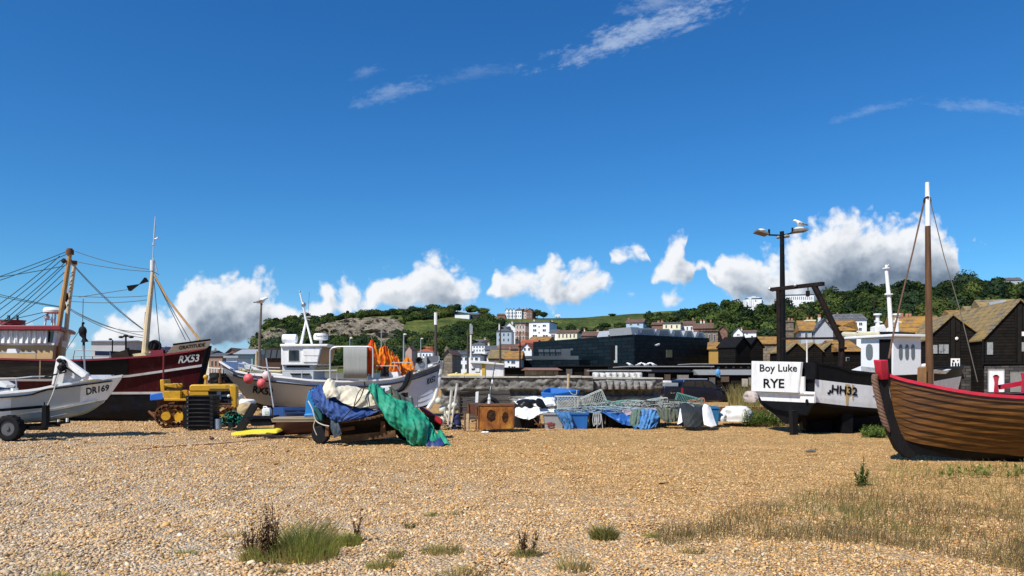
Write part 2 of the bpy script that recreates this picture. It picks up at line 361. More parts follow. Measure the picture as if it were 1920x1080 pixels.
def text(name, s, quad, m, parent, bvh=None, Y=None, off=.008, bold=0.0, shear=0, serif=False):
    """lettering: quad = lower left, lower right, upper right, upper left of the words, as they lie on the surface"""
    c = bpy.data.curves.new('t', 'FONT'); c.body = s; c.offset = bold; c.shear = shear; c.resolution_u = 3
    t = bpy.data.objects.new('t', c); COL.objects.link(t); bpy.context.view_layer.update()
    me = bpy.data.meshes.new_from_object(t.evaluated_get(bpy.context.evaluated_depsgraph_get()))
    if bvh:
        bm = bmesh.new(); bm.from_mesh(me); bmesh.ops.triangulate(bm, faces=bm.faces)
        for _ in range(3):
            ed = [e for e in bm.edges if e.calc_length() > .16]
            if ed: bmesh.ops.subdivide_edges(bm, edges=ed, cuts=1); bmesh.ops.triangulate(bm, faces=bm.faces)
        bm.to_mesh(me); bm.free()
    bpy.data.objects.remove(t); bpy.data.curves.remove(c)
    vs = [v.co.copy() for v in me.vertices]; x0, x1 = min(v.x for v in vs), max(v.x for v in vs); y0, y1 = min(v.y for v in vs), max(v.y for v in vs)
    mb = MB(); out = []
    for v in vs:
        u, w = (v.x-x0)/(x1-x0), (v.y-y0)/(y1-y0)
        a = lerp(quad[0][0], quad[1][0], u), lerp(quad[0][1], quad[1][1], u); b = lerp(quad[3][0], quad[2][0], u), lerp(quad[3][1], quad[2][1], u)
        px, py = lerp(a[0], b[0], w), lerp(a[1], b[1], w)
        q = hit(bvh, px, py, off) if bvh else P(px, py, Y)
        out.append(q if q is not None else (out[-1] if out else P(px, py, 20)))
    mb.add(out, [tuple(p.vertices) for p in me.polygons]); bpy.data.meshes.remove(me)
    return mb.build(name, m, parent, smooth=False)
def crv(pts, n=8):
    pts = [V(p) for p in pts]; out = []
    for i in range(len(pts)-1):
        p0, p1, p2, p3 = pts[max(i-1, 0)], pts[i], pts[i+1], pts[min(i+2, len(pts)-1)]
        for k in range(n):
            t = k/n; out.append(.5*((2*p1)+(p2-p0)*t+(2*p0-5*p1+4*p2-p3)*t*t+(3*p1-p0-3*p2+p3)*t**3))
    return out+[pts[-1]]
def sag(a, b, d, n=8):
    a, b = V(a), V(b); return [a.lerp(b, i/n)-V((0, 0, d*4*(i/n)*(1-i/n))) for i in range(n+1)]
def sheet(ctrl, nu=6, nv=6, amp=.03, freq=3, seed=0, fold=None):
    """a draped cloth: control rows of points, smoothed both ways, rippled with folds"""
    rows = [crv(r, nu) for r in ctrl]; cols = list(zip(*rows)); cols = [crv(c, nv) for c in cols]; rows = list(zip(*cols)); out = []
    ni, nj = len(rows), len(rows[0]); wj = sum((rows[ni//2][k+1]-rows[ni//2][k]).length for k in range(nj-1)); hi = sum((rows[k+1][nj//2]-rows[k][nj//2]).length for k in range(ni-1))
    for i, r in enumerate(rows):
        rr = []
        for j, p in enumerate(r):
            a = rows[min(i+1, ni-1)][j]-rows[max(i-1, 0)][j]; b = rows[i][min(j+1, nj-1)]-rows[i][max(j-1, 0)]; n = a.cross(b)
            n = n.normalized() if n.length > 1e-9 else V((0, -1, 0))
            q = V((j/nj*wj*freq*1.5+i*.06, i/ni*hi*freq*.42, seed*3.7)); g = p*freq*2.6
            rd = lambda v: .5-2.4*abs(mnoise.noise(v))
            k = .5*mnoise.noise(p*freq*.5+V((seed, 0, 0)))+.75*rd(q)+.4*rd(q*2.1+V((5, 2, 1)))+.26*rd(V((g.x+g.z*.6, g.y, g.z*.5))*1.4)
            if fold: k += fold*math.sin(j*1.1+3*mnoise.noise(p*1.5))
            rr.append(p+n*amp*k)
        out.append(rr)
    return out

class PL:
    """an upright plane standing on the ground: through the photograph's column px at distance Y, turned by ang; w = metres behind it"""
    def __init__(s, px, Y, ang): s.o = P(px, HZ, Y); s.d = V((math.cos(R(ang)), math.sin(R(ang)), 0)); s.n = V((-s.d.y, s.d.x, 0))
    def pt(s, px, py, w=0):
        k = (px-960)/F; t = (k*s.o.y-s.o.x)/(s.d.x-k*s.d.y); q = s.o+s.d*t; q = V((q.x, q.y, EYE-(py-HZ)/F*q.y)); return q+s.n*w
    def slab(s, mb, pp, dep, w=0): return mb.ext([s.pt(x, y, w) for x, y in pp], s.n*dep)
    def rect(s, mb, x0, x1, y0, y1, dep, w=0): return s.slab(mb, [(x0, y0), (x1, y0), (x1, y1), (x0, y1)], dep, w)
    def loc(s, px, z=0): q = s.pt(px, HZ); return V((q.x, q.y, z))
# ------------------------------------------------------------------ beach
def shingle_mat():
    m = bpy.data.materials.new('shingle'); m.use_nodes = True; nt = m.node_tree; N = nt.nodes; L = nt.links; b = N['Principled BSDF']
    b.inputs['Roughness'].default_value = .8; b.inputs['Specular IOR Level'].default_value = .25
    g = N.new('ShaderNodeNewGeometry'); pos = g.outputs['Position']
    vo = N.new('ShaderNodeTexVoronoi'); vo.inputs['Scale'].default_value = 36; L.new(pos, vo.inputs['Vector'])
    sc = N.new('ShaderNodeSeparateColor'); L.new(vo.outputs['Color'], sc.inputs[0])
    def ramp(cols):
        r = N.new('ShaderNodeValToRGB'); e = r.color_ramp.elements; r.color_ramp.interpolation = 'CONSTANT'
        while len(e) < len(cols): e.new(.5)
        for i, c in enumerate(cols): e[i].position = i/len(cols); e[i].color = tuple(c)+(1,)
        L.new(sc.outputs[0], r.inputs[0]); return r.outputs[0]
    warm = ramp([(.48, .275, .09), (.62, .38, .145), (.34, .185, .065), (.68, .45, .19), (.50, .30, .105), (.22, .12, .05), (.64, .41, .16), (.54, .32, .11)])
    grey = ramp([(.52, .40, .26), (.62, .50, .35), (.42, .31, .20), (.68, .57, .42), (.36, .28, .20), (.56, .40, .235), (.46, .38, .29), (.50, .345, .19)])
    sx = N.new('ShaderNodeSeparateXYZ'); L.new(pos, sx.inputs[0])
    n = N.new('ShaderNodeTexNoise'); n.inputs['Scale'].default_value = .35; n.inputs['Detail'].default_value = 4; L.new(pos, n.inputs['Vector'])
    def m2(op, a, b_):
        q = N.new('ShaderNodeMath'); q.operation = op
        for i, x in enumerate((a, b_)):
            if isinstance(x, (int, float)): q.inputs[i].default_value = x
            else: L.new(x, q.inputs[i])
        return q.outputs[0]
    f = m2('ADD', m2('MULTIPLY', sx.outputs[0], -.09), m2('MULTIPLY', sx.outputs[1], -.075))
    f = m2('ADD', f, m2('MULTIPLY_ADD', n.outputs['Fac'], 1.0)) if False else m2('ADD', f, m2('MULTIPLY', n.outputs['Fac'], 1.1))
    mr = N.new('ShaderNodeMapRange'); mr.inputs[1].default_value = -.55; mr.inputs[2].default_value = .35; L.new(f, mr.inputs[0])
    mx = N.new('ShaderNodeMix'); mx.data_type = 'RGBA'; L.new(mr.outputs[0], mx.inputs[0]); L.new(warm, mx.inputs[6]); L.new(grey, mx.inputs[7])
    # wide uneven patches of darker, damper stones
    n2 = N.new('ShaderNodeTexNoise'); n2.inputs['Scale'].default_value = 1.3; n2.inputs['Detail'].default_value = 8; n2.inputs['Roughness'].default_value = .7; L.new(pos, n2.inputs['Vector'])
    m3 = N.new('ShaderNodeMapRange'); m3.inputs[1].default_value = .3; m3.inputs[2].default_value = .7; m3.inputs[3].default_value = .80; m3.inputs[4].default_value = 1.2; L.new(n2.outputs['Fac'], m3.inputs[0])
    mu = N.new('ShaderNodeMix'); mu.data_type = 'RGBA'; mu.blend_type = 'MULTIPLY'; mu.inputs[0].default_value = 1; L.new(mx.outputs[2], mu.inputs[6]); L.new(m3.outputs[0], mu.inputs[7])
    L.new(mu.outputs[2], b.inputs['Base Color'])
    bp = N.new('ShaderNodeBump'); bp.invert = True; bp.inputs['Strength'].default_value = 1; bp.inputs['Distance'].default_value = .04
    L.new(vo.outputs['Distance'], bp.inputs['Height']); L.new(bp.outputs[0], b.inputs['Normal'])
    return m
def gz(x, y):
    k = max(0, min(1, (y-2)/4))*max(0, min(1, (60-y)/20))
    return k*(.034*mnoise.noise(V((x*.9, y*.9, 0)))+.016*mnoise.noise(V((x*2.6, y*2.6, 2)))+.045*mnoise.noise(V((x*.25, y*.3, 5))))-.03
def build_beach():
    xs = [-3000, -800, -200, -60]+[-30+i*.4 for i in range(151)]+[60, 200, 800, 3000]
    ys = [-200, -20, 0]+[2+i*.3 for i in range(110)]+[36+i*2 for i in range(16)]+[90, 200, 600, 2000, 6000]
    mb = MB(); mb.grid([[V((x, y, gz(x, y))) for x in xs] for y in ys])
    mb.build('beach', shingle_mat(), sharp=0)['kind'] = 'structure'
build_beach()
PAL_W = np.array([(.56, .33, .12), (.66, .42, .18), (.45, .25, .095), (.72, .51, .26), (.60, .37, .15), (.34, .19, .09), (.68, .50, .29)])
PAL_G = np.array([(.58, .43, .26), (.68, .56, .40), (.42, .30, .18), (.70, .60, .44), (.34, .28, .21), (.62, .40, .20), (.50, .40, .29), (.66, .45, .22)])
def build_pebbles():
    rs = np.random.RandomState(3); B = []
    for y0, y1, per in ((4.3, 6.5, 1750), (6.5, 9, 1300), (9, 12.5, 800), (12.5, 17, 480), (17, 26, 190)):
        area = (y1-y0)*1.37*(y0+y1)/2*1.12; n = int(area*per)
        y = np.sqrt(rs.uniform(y0**2, y1**2, n)); x = rs.uniform(-1, 1, n)*y*.685*1.12; B.append(np.stack([x, y], 1))
    xy = np.concatenate(B); n = len(xy)
    ph = (1+5**.5)/2
    ico = np.array([(-1, ph, 0), (1, ph, 0), (-1, -ph, 0), (1, -ph, 0), (0, -1, ph), (0, 1, ph), (0, -1, -ph), (0, 1, -ph), (ph, 0, -1), (ph, 0, 1), (-ph, 0, -1), (-ph, 0, 1)], float)/math.sqrt(1+ph*ph)
    fc = np.array([(0, 11, 5), (0, 5, 1), (0, 1, 7), (0, 7, 10), (0, 10, 11), (1, 5, 9), (5, 11, 4), (11, 10, 2), (10, 7, 6), (7, 1, 8), (3, 9, 4), (3, 4, 2), (3, 2, 6), (3, 6, 8), (3, 8, 9), (4, 9, 5), (2, 4, 11), (6, 2, 10), (8, 6, 7), (9, 8, 1)])
    s = .0080*np.exp(rs.normal(0, .35, n)); s *= (1+np.clip(xy[:, 1]-12, 0, 14)*.02)*np.clip(1.25-(xy[:, 0]+3)*.04, .8, 1.5)
    a = rs.uniform(0, 6.283, n); tl = rs.normal(0, .25, (n, 2))
    v = ico[None]*(s[:, None, None]*np.stack([rs.uniform(1, 1.7, n), rs.uniform(.8, 1.1, n), rs.uniform(.45, .75, n)], 1)[:, None, :])
    v = v*(1+rs.normal(0, .09, v.shape))
    ca, sa = np.cos(a)[:, None], np.sin(a)[:, None]
    x = v[:, :, 0]*ca-v[:, :, 1]*sa; y = v[:, :, 0]*sa+v[:, :, 1]*ca; z = v[:, :, 2]+x*tl[:, :1]+y*tl[:, 1:]
    z0 = np.array([gz(p[0], p[1]) for p in xy])
    vs = np.stack([x+xy[:, :1], y+xy[:, 1:], z+z0[:, None]+(s*.25)[:, None]], 2).reshape(-1, 3)
    fs = (fc[None]+(np.arange(n)*12)[:, None, None]).reshape(-1, 3)
    gq = np.clip((-.09*xy[:, 0]-.085*xy[:, 1]+.48+rs.normal(0, .12, n)+.55)/.95, .06, 1)
    pick = rs.uniform(0, 1, n) < gq
    col = np.where(pick[:, None], PAL_G[rs.randint(0, len(PAL_G), n)], PAL_W[rs.randint(0, len(PAL_W), n)])*(rs.uniform(.76, 1.1, n)[:, None])*np.array([1.03, .98, .91])
    me = bpy.data.meshes.new('pebbles'); me.vertices.add(len(vs)); me.vertices.foreach_set('co', vs.ravel())
    me.loops.add(len(fs)*3); me.loops.foreach_set('vertex_index', fs.ravel().astype(np.int32))
    me.polygons.add(len(fs)); me.polygons.foreach_set('loop_start', np.arange(0, len(fs)*3, 3, dtype=np.int32))
    me.polygons.foreach_set('use_smooth', np.ones(len(fs), bool))
    at = me.attributes.new('tint', 'FLOAT_COLOR', 'POINT'); at.data.foreach_set('color', np.repeat(np.concatenate([col, np.ones((n, 1))], 1), 12, 0).ravel())
    me.update(); me.validate(); me.materials.append(attrmat('pebble', .7))
    o = bpy.data.objects.new('pebbles', me); COL.objects.link(o); tag(o, 'loose rounded tan, cream and grey beach pebbles across the foreground', 'pebbles', kind='stuff')
build_pebbles()

# ------------------------------------------------------------------ plants
class Blades:
    def __init__(s): s.v = []; s.f = []; s.c = []
    def blade(s, p, h, lean, w, col, az=None):
        az = rnd.uniform(0, 6.283) if az is None else az; d = V((math.cos(az), math.sin(az), 0)); q = V((-d.y, d.x, 0))*w; b = len(s.v)
        q = V((1, 0, 0))*w*.8+q*.4
        for t, k in ((0, 1), (.5, .8), (1, .1)):
            c = p+d*(lean*t*t)+V((0, 0, h*t*(1-.15*t*abs(lean)/max(h, .01)))); s.v += [c-q*k, c+q*k]; s.c += [col, col]
        s.f += [(b, b+1, b+3, b+2), (b+2, b+3, b+5, b+4)]
    def leaf(s, a, d, w, col, nrm=V((0, 0, 1))):
        b = len(s.v); q = d.cross(nrm); q = q.normalized()*w if q.length > 1e-6 else V((w, 0, 0))
        s.v += [a, a+d*.5-q, a+d, a+d*.5+q]; s.c += [col]*4; s.f += [(b, b+1, b+2, b+3)]
    def stick(s, a, b_, r, col):
        b = len(s.v); q = V((r, 0, 0)); k = V((0, r, 0)); s.v += [a-q, a+q, a+k, b_-q*.6, b_+q*.6, b_+k*.6]; s.c += [col]*6
        s.f += [(b, b+1, b+4, b+3), (b+1, b+2, b+5, b+4), (b+2, b, b+3, b+5)]
    def build(s, name, label=None, cat=None, group=None, kind=None, parent=None, rough=.7):
        lo = V((sum(v.x for v in s.v)/len(s.v), sum(v.y for v in s.v)/len(s.v), min(v.z for v in s.v)))
        if parent is not None: lo = -ORG[parent.name].translation
        me = bpy.data.meshes.new(name); me.from_pydata([tuple(v-lo) for v in s.v], [], s.f)
        at = me.attributes.new('tint', 'FLOAT_COLOR', 'POINT'); at.data.foreach_set('color', np.array([tuple(c)+(1,) for c in s.c], np.float32).ravel())
        me.materials.append(attrmat('plant', rough, tr=.42)); o = bpy.data.objects.new(name, me); COL.objects.link(o)
        if parent is None: o.location = lo
        else: o.parent = parent
        return tag(o, label, cat, group, kind)
def jc(c, j=.2): k = rnd.uniform(1-j, 1+j); return tuple(min(.9, x*k*rnd.uniform(.93, 1.07)) for x in c)
GREEN, OLIVE, STRAW, BROWN = (.40, .43, .10), (.34, .31, .10), (.40, .31, .13), (.10, .055, .03)
def tuft(bl, px, py, w, h, n, cols, lean=.3, dep=None):
    c = G(px, py); dep = dep or w*.7
    for _ in range(n):
        a = rnd.uniform(0, 6.283); r = math.sqrt(rnd.random())
        p = V((c.x+math.cos(a)*r*w/2, c.y+math.sin(a)*r*dep/2, 0)); p.z = gz(p.x, p.y)
        hh = h*rnd.uniform(.45, 1)*(1-.45*r*r)
        bl.blade(p, hh, hh*rnd.uniform(0, lean)+.25*r*hh*lean*2, rnd.uniform(.0022, .0042), jc(rnd.choice(cols), .3), az=a+rnd.uniform(-.8, .8))
def dock(bl, px, py, h, n=5, w=.12):
    c = G(px, py)
    for i in range(n):
        p = V((c.x+rnd.uniform(-w, w), c.y+rnd.uniform(-w, w)*.6, gz(c.x, c.y))); t = p+V((rnd.uniform(-.06, .08), rnd.uniform(-.05, .05), h*rnd.uniform(.6, 1)))
        bl.stick(p, t, .004, jc((.12, .07, .035)))
        for k in range(70):
            u = rnd.uniform(.25, 1); q = p.lerp(t, u); s = .022*(1.25-u)+.009; d = V((rnd.gauss(0, 1), rnd.gauss(0, 1), rnd.gauss(.7, .8))).normalized()*s*rnd.uniform(1, 2)
            q = q+V((rnd.gauss(0, .012), rnd.gauss(0, .012), 0)); bl.leaf(q, d, s*.3, jc(rnd.choice([(.13, .055, .03), (.16, .08, .04), (.08, .05, .03), (.14, .12, .05)]), .3))
        for k in range(5):
            d = V((rnd.gauss(0, 1), rnd.gauss(0, .7), rnd.uniform(.2, 1))).normalized()*.1; bl.leaf(p, d, .014, jc(OLIVE, .3))
def build_tufts():
    def one(label, fn, group='grass tufts growing in the shingle', cat='grass tuft', name='grass_tuft'):
        bl = Blades(); fn(bl); bl.build(name, label, cat, group)
    def big(bl):
        tuft(bl, 572, 1040, .58, .40, 1050, [GREEN, GREEN, GREEN, OLIVE, (.38, .38, .12)], .55, .40); tuft(bl, 545, 1046, .66, .26, 500, [GREEN, OLIVE, STRAW], .5, .36)
        tuft(bl, 560, 1048, .5, .12, 240, [STRAW, OLIVE], .8, .3)
        for _ in range(140):
            c = G(rnd.uniform(528, 622), rnd.uniform(1026, 1046)); h = rnd.uniform(.3, .43); bl.blade(c, h, h*.5, .0022, jc(STRAW, .2), az=rnd.uniform(-.5, .5))
    one('large bushy green grass clump with pale feathery tips, biggest on the beach', big)
    one('smaller green grass clump with one dark stalk, right of the biggest clump', lambda b: (tuft(b, 652, 1020, .24, .17, 520, [GREEN, GREEN, OLIVE], .5), dock(b, 668, 1012, .30, 2, .025)))
    one('tall dark reddish-brown dock seed heads at the left side of the biggest grass clump', lambda b: (dock(b, 503, 1050, .56, 9, .07), dock(b, 473, 1043, .34, 5, .06), tuft(b, 478, 1046, .3, .2, 260, [OLIVE, STRAW, GREEN], .6)), 'dock plants in the shingle', 'dock plant', 'dock_plant')
    one('round dark green grass tuft standing alone on the middle of the beach', lambda b: tuft(b, 1132, 1003, .27, .2, 620, [(.10, .125, .035), OLIVE, OLIVE], .7))
    one('thin tuft with upright brown stalks, left of the round dark green tuft', lambda b: (tuft(b, 985, 1036, .28, .12, 200, [OLIVE, OLIVE, STRAW], .6), dock(b, 985, 1034, .26, 4, .07)))
    one('sparse straw-coloured tuft low at the bottom edge, middle of the beach', lambda b: tuft(b, 1075, 1066, .30, .22, 110, [OLIVE, STRAW], .8))
    one('flat olive tuft just right of the round dark green tuft', lambda b: tuft(b, 1222, 1000, .22, .06, 160, [OLIVE, GREEN], .8))
    one('low wide pale tuft between the biggest clump and the brown-stalked tuft', lambda b: tuft(b, 830, 1030, .40, .12, 300, [OLIVE, STRAW, OLIVE], .7))
    one('ragged yellow-green tuft below and right of the biggest clump', lambda b: tuft(b, 715, 1058, .26, .13, 220, [OLIVE, GREEN, STRAW], .8))
    one('thin upright tuft right above the ragged yellow-green tuft', lambda b: tuft(b, 742, 1040, .16, .14, 90, [OLIVE], .7))
    one('pale tuft at the bottom edge, lower right of the biggest clump', lambda b: tuft(b, 862, 1074, .46, .10, 240, [OLIVE, STRAW], .8))
    one('small tuft far up the beach behind the low wide pale tuft', lambda b: tuft(b, 808, 964, .16, .08, 90, [OLIVE, GREEN], .7))
    one('flat wide tuft beside the small far tuft, higher up the beach', lambda b: tuft(b, 845, 962, .3, .05, 90, [OLIVE], .7))
    one('brownish upright tuft between the far tufts and the biggest clump', lambda b: tuft(b, 768, 985, .12, .12, 60, [OLIVE, BROWN], .6))
    one('small green tuft at the very bottom left corner of the beach', lambda b: tuft(b, 95, 1076, .28, .08, 160, [GREEN, OLIVE], .8))
    one('scattered low green sprigs left of the dock seed heads', lambda b: tuft(b, 440, 1000, .4, .05, 220, [OLIVE, STRAW], .8))
    one('small low tuft alone, furthest left of the dock seed heads', lambda b: tuft(b, 350, 1030, .22, .06, 120, [OLIVE, GREEN], .8))
    one('low tuft below the flat olive tuft near the right-hand dry grass', lambda b: tuft(b, 1300, 1030, .26, .06, 150, [OLIVE, STRAW], .8))
    one('straw and brown tuft at the left tip of the dry grass', lambda b: tuft(b, 1285, 1000, .22, .1, 110, [STRAW, BROWN], .6))
    one('small tuft at the base of the biggest grass clump, in front', lambda b: tuft(b, 523, 1070, .20, .06, 130, [STRAW, OLIVE], .9))
build_tufts()
def build_dry_grass():
    bl = Blades(); n = 0
    while n < 19000:
        px = rnd.uniform(1230, 2080); py = 880+200*rnd.random()**.8
        lo = interp([(1200, 1000), (1400, 955), (1650, 882), (1900, 878), (2080, 880)], px); hi = interp([(1200, 1020), (1400, 1010), (1650, 1015), (1920, 1065), (2080, 1075)], px)
        e = (py-lo)/(hi-lo)
        if not 0 < e < 1: 
            if rnd.random() > .04: continue
        c = G(px, py); d = .5+1.1*fbm(c.x*1.3+4, c.y*1.3)
        d += .35*min(1, (px-1400)/300)-.25*max(0, e-.5)
        if rnd.random() > d: n += .15; continue
        c.z = gz(c.x, c.y); gr = mnoise.noise(V((c.x*.7, c.y*.7, 9)))+ (.35 if py < 960 and px > 1620 else 0)
        col = rnd.choice([OLIVE, (.21, .20, .06), (.30, .25, .09)] if gr > .12 else [(.34, .26, .12), (.24, .18, .08), (.28, .20, .09), (.20, .14, .07), OLIVE])
        h = rnd.uniform(.03, .15)*(1.3 if px < 1650 else .9); bl.blade(c, h, h*rnd.uniform(.1, 1), rnd.uniform(.0014, .003), jc(col, .3)); n += 1
    bl.build('dry_grass', 'dry straw-brown grass spreading over the shingle in front of the wooden boat', 'grass', kind='stuff')
    bl = Blades()
    for _ in range(900):
        px = rnd.uniform(1660, 2050); py = rnd.uniform(868, 892); c = G(px, py); c.z = gz(c.x, c.y)
        h = rnd.uniform(.03, .2)**1.1; bl.blade(c, h, h*rnd.uniform(.2, .9), rnd.uniform(.003, .006), jc(rnd.choice([GREEN, OLIVE, (.26, .27, .09), STRAW]), .3))
    for _ in range(26):
        c = G(rnd.choice([1780, 1835, 1905, 1980])+rnd.gauss(0, 12), rnd.uniform(878, 896))
        for k in range(16):
            d = V((rnd.gauss(0, 1), rnd.gauss(0, 1), rnd.uniform(.2, 1))).normalized()*rnd.uniform(.04, .1); bl.leaf(c+V((0, 0, rnd.uniform(0, .06))), d, .012, jc((.20, .26, .06), .25))
    bl.build('green_grass', 'greener grass and low leaves along the edge of the wooden boat shade', 'grass', kind='stuff')
    bl = Blades()
    for _ in range(800):
        px = rnd.choice([rnd.uniform(1395, 1495), rnd.uniform(1395, 1460), rnd.uniform(1620, 1660)]); c = G(px, rnd.uniform(790, 799) if px < 1500 else rnd.uniform(808, 822))
        for k in range(7):
            d = V((rnd.gauss(0, 1), rnd.gauss(0, 1), rnd.uniform(.1, .9))).normalized()*rnd.uniform(.05, .13)
            bl.leaf(c+V((rnd.gauss(0, .05), 0, abs(rnd.gauss(0, .2))*(1 if px < 1500 else .35))), d, .022, jc(rnd.choice([(.10, .16, .03), (.16, .21, .05), (.07, .11, .025)]), .3))
    for _ in range(520):
        px = rnd.uniform(1366, 1425); Y = rnd.uniform(36, 41); c = V(((px-960)/F*Y, Y, 0)); h = rnd.uniform(.3, 1.25); bl.blade(c, h, h*rnd.uniform(.1, .6), .014, jc(rnd.choice([OLIVE, STRAW, (.20, .20, .06)]), .3))
    bl.build('weeds', 'tall green and straw weeds growing behind the white stern of the fishing boat', 'weeds', kind='stuff')
build_dry_grass()
def build_thistle():
    c = G(1614, 905); c.z = gz(c.x, c.y); root = thing('weed_plant', 'single upright leafy green weed on the shingle in front of the boat stem', 'weed', c)
    st = Blades(); lv = Blades()
    for k in range(5):
        p = c+V((rnd.uniform(-.06, .06), rnd.uniform(-.04, .04), 0)); h = (.42, .30, .27, .20, .24)[k]; t = p+V((rnd.uniform(-.07, .07), 0, h)); st.stick(p, t, .006, (.10, .14, .04))
        for i in range(34):
            u = (i+.5)/34; q = p.lerp(t, u); a = i*2.4; d = V((math.cos(a), math.sin(a), rnd.uniform(.1, .7)+u*.8)).normalized()*(.12*(1-u*.72)); lv.leaf(q, d, .012*(1.2-u*.6), jc((.075, .14, .03), .3))
    st.build('stem', parent=root); lv.build('leaves', parent=root)
build_thistle()

# ------------------------------------------------------------------ hills
class Hill:
    def __init__(s, crest, foot, Yf, Yc): s.c, s.foot, s.Yf, s.Yc = crest, foot, Yf, Yc
    def at(s, px, t):
        cy = interp(s.c, px); tt = min(t, 1); Y = lerp(s.Yf, s.Yc, t); py = lerp(s.foot, cy, tt)
        if t > 1:
            p = P(px, cy, s.Yc); x = (px-960)/F*Y; return V((x, Y, p.z-(t-1)*14))
        return P(px, py, Y)
    def pt(s, px, py): cy = interp(s.c, px); return s.at(px, max(-.1, min(1, (s.foot-py)/max(1, s.foot-cy))))
    def mesh(s, name, m, x0, x1, n, k, bumps=1.5):
        mb = MB(); rows = []
        for j in range(k+8):
            t = -.08+j*(1.08/(k)) if j <= k else 1+(j-k)*.09
            r = []
            for i in range(n+1):
                p = s.at(lerp(x0, x1, i/n), t); q = p.copy(); e = min(1, max(0, t*3))*bumps
                q.z += e*(.7*fbm(p.x*.02, p.y*.02)+.25*fbm(p.x*.09, p.y*.09, 3)); r.append(q)
            rows.append(r)
        mb.grid(rows); o = mb.build(name, m, sharp=0); o['kind'] = 'structure'; return o
HA = Hill([(-700, 696), (300, 696), (440, 693), (458, 672), (466, 652), (474, 636), (488, 622), (503, 608), (520, 600), (560, 597), (600, 594), (640, 591), (700, 588), (760, 586), (830, 583), (870, 586), (930, 594), (1000, 596), (1040, 596), (1100, 594), (1180, 589), (1250, 583), (1300, 580), (1420, 572), (1700, 560), (2600, 560)], 696, 235, 470)
HB = Hill([(1080, 690), (1180, 640), (1235, 616), (1270, 600), (1300, 591), (1340, 583), (1375, 580), (1400, 588), (1460, 592), (1500, 586), (1560, 566), (1600, 560), (1650, 555), (1700, 551), (1760, 547), (1800, 542), (1860, 543), (1920, 546), (2100, 550), (2700, 580)], 692, 190, 340)
def hill_mat():
    m = mat('hill_turf', (.1, .12, .03), rough=.9, spec=.1); nt = m.node_tree; N = nt.nodes; L = nt.links; b = N['Principled BSDF']; tc = N['Texture Coordinate']
    a = N.new('ShaderNodeTexNoise'); a.inputs['Scale'].default_value = .035; a.inputs['Detail'].default_value = 8; a.inputs['Roughness'].default_value = .6; L.new(tc.outputs['Object'], a.inputs['Vector'])
    r = N.new('ShaderNodeValToRGB'); e = r.color_ramp.elements; e[0].position = .38; e[1].position = .62; e[0].color = (.034, .055, .014, 1); e[1].color = (.115, .125, .032, 1); e.new(.52).color = (.075, .095, .022, 1)
    L.new(a.outputs['Fac'], r.inputs[0])
    n = N.new('ShaderNodeTexNoise'); n.inputs['Scale'].default_value = .5; n.inputs['Detail'].default_value = 6; L.new(tc.outputs['Object'], n.inputs['Vector'])
    mr = N.new('ShaderNodeMapRange'); mr.inputs[1].default_value = .35; mr.inputs[2].default_value = .65; mr.inputs[3].default_value = .65; mr.inputs[4].default_value = 1.3; L.new(n.outputs['Fac'], mr.inputs[0])
    mx = N.new('ShaderNodeMix'); mx.data_type = 'RGBA'; mx.blend_type = 'MULTIPLY'; mx.inputs[0].default_value = 1; L.new(r.outputs[0], mx.inputs[6]); L.new(mr.outputs[0], mx.inputs[7]); L.new(mx.outputs[2], b.inputs['Base Color'])
    bp = N.new('ShaderNodeBump'); bp.inputs['Strength'].default_value = .6; bp.inputs['Distance'].default_value = 1.2; L.new(n.outputs['Fac'], bp.inputs['Height']); L.new(bp.outputs[0], b.inputs['Normal'])
    return m
HA.mesh('grass_hill', hill_mat(), -700, 2600, 260, 40)
HB.mesh('wooded_hill', mat('wood_floor', (.035, .05, .015), rough=.95), 1080, 2700, 120, 20)
def cliffs():
    m = mat('cliff_rock', (.29, .245, .18), rough=.9, var=.75, scale=.5, dirt=(.035, .055, .015), dirt_amt=.95, dscale=.16, bump=1, bscale=.9, stretch=(.5, .5, 2.2), spec=.1)
    for b in m.node_tree.nodes:
        if b.type == 'BUMP': b.inputs['Distance'].default_value = 2.5
    for top, bot, x0, x1 in (([(583, 622), (600, 609), (630, 601), (660, 596), (700, 593), (745, 592), (764, 606)], [(583, 634), (620, 641), (660, 643), (700, 648), (745, 646), (764, 640)], 583, 764),
                             ([(464, 668), (474, 648), (486, 634), (500, 623), (522, 616), (552, 611)], [(464, 694), (480, 690), (500, 668), (522, 650), (552, 644)], 464, 552)):
        mb = MB(); rows = []
        for j in range(27):
            r = []
            for i in range(91):
                px = lerp(x0, x1, i/90); py = lerp(interp(top, px), interp(bot, px), j/26); p = HA.pt(px, py)
                e = min(1, 6*min(i, 90-i)/90)*min(1, 5*min(j, 26-j)/26)
                st = mnoise.noise(V((p.x*.03, p.y*.03, p.z*.55)))+.7*mnoise.noise(V((p.x*.12, 0, p.z*.25)))+.5*(1-2*abs(mnoise.noise(V((p.x*.22, 3, p.z*.16)))))
                r.append(p+V((0, -1, .12))*e*(5+8.5*st+2.5*mnoise.noise(p*.6))-V((0, -1, 0))*(1-e)*2.5)
            rows.append(r)
        mb.grid(rows); o = mb.build('rock_cliff', m, sharp=25); o['kind'] = 'structure'
cliffs()
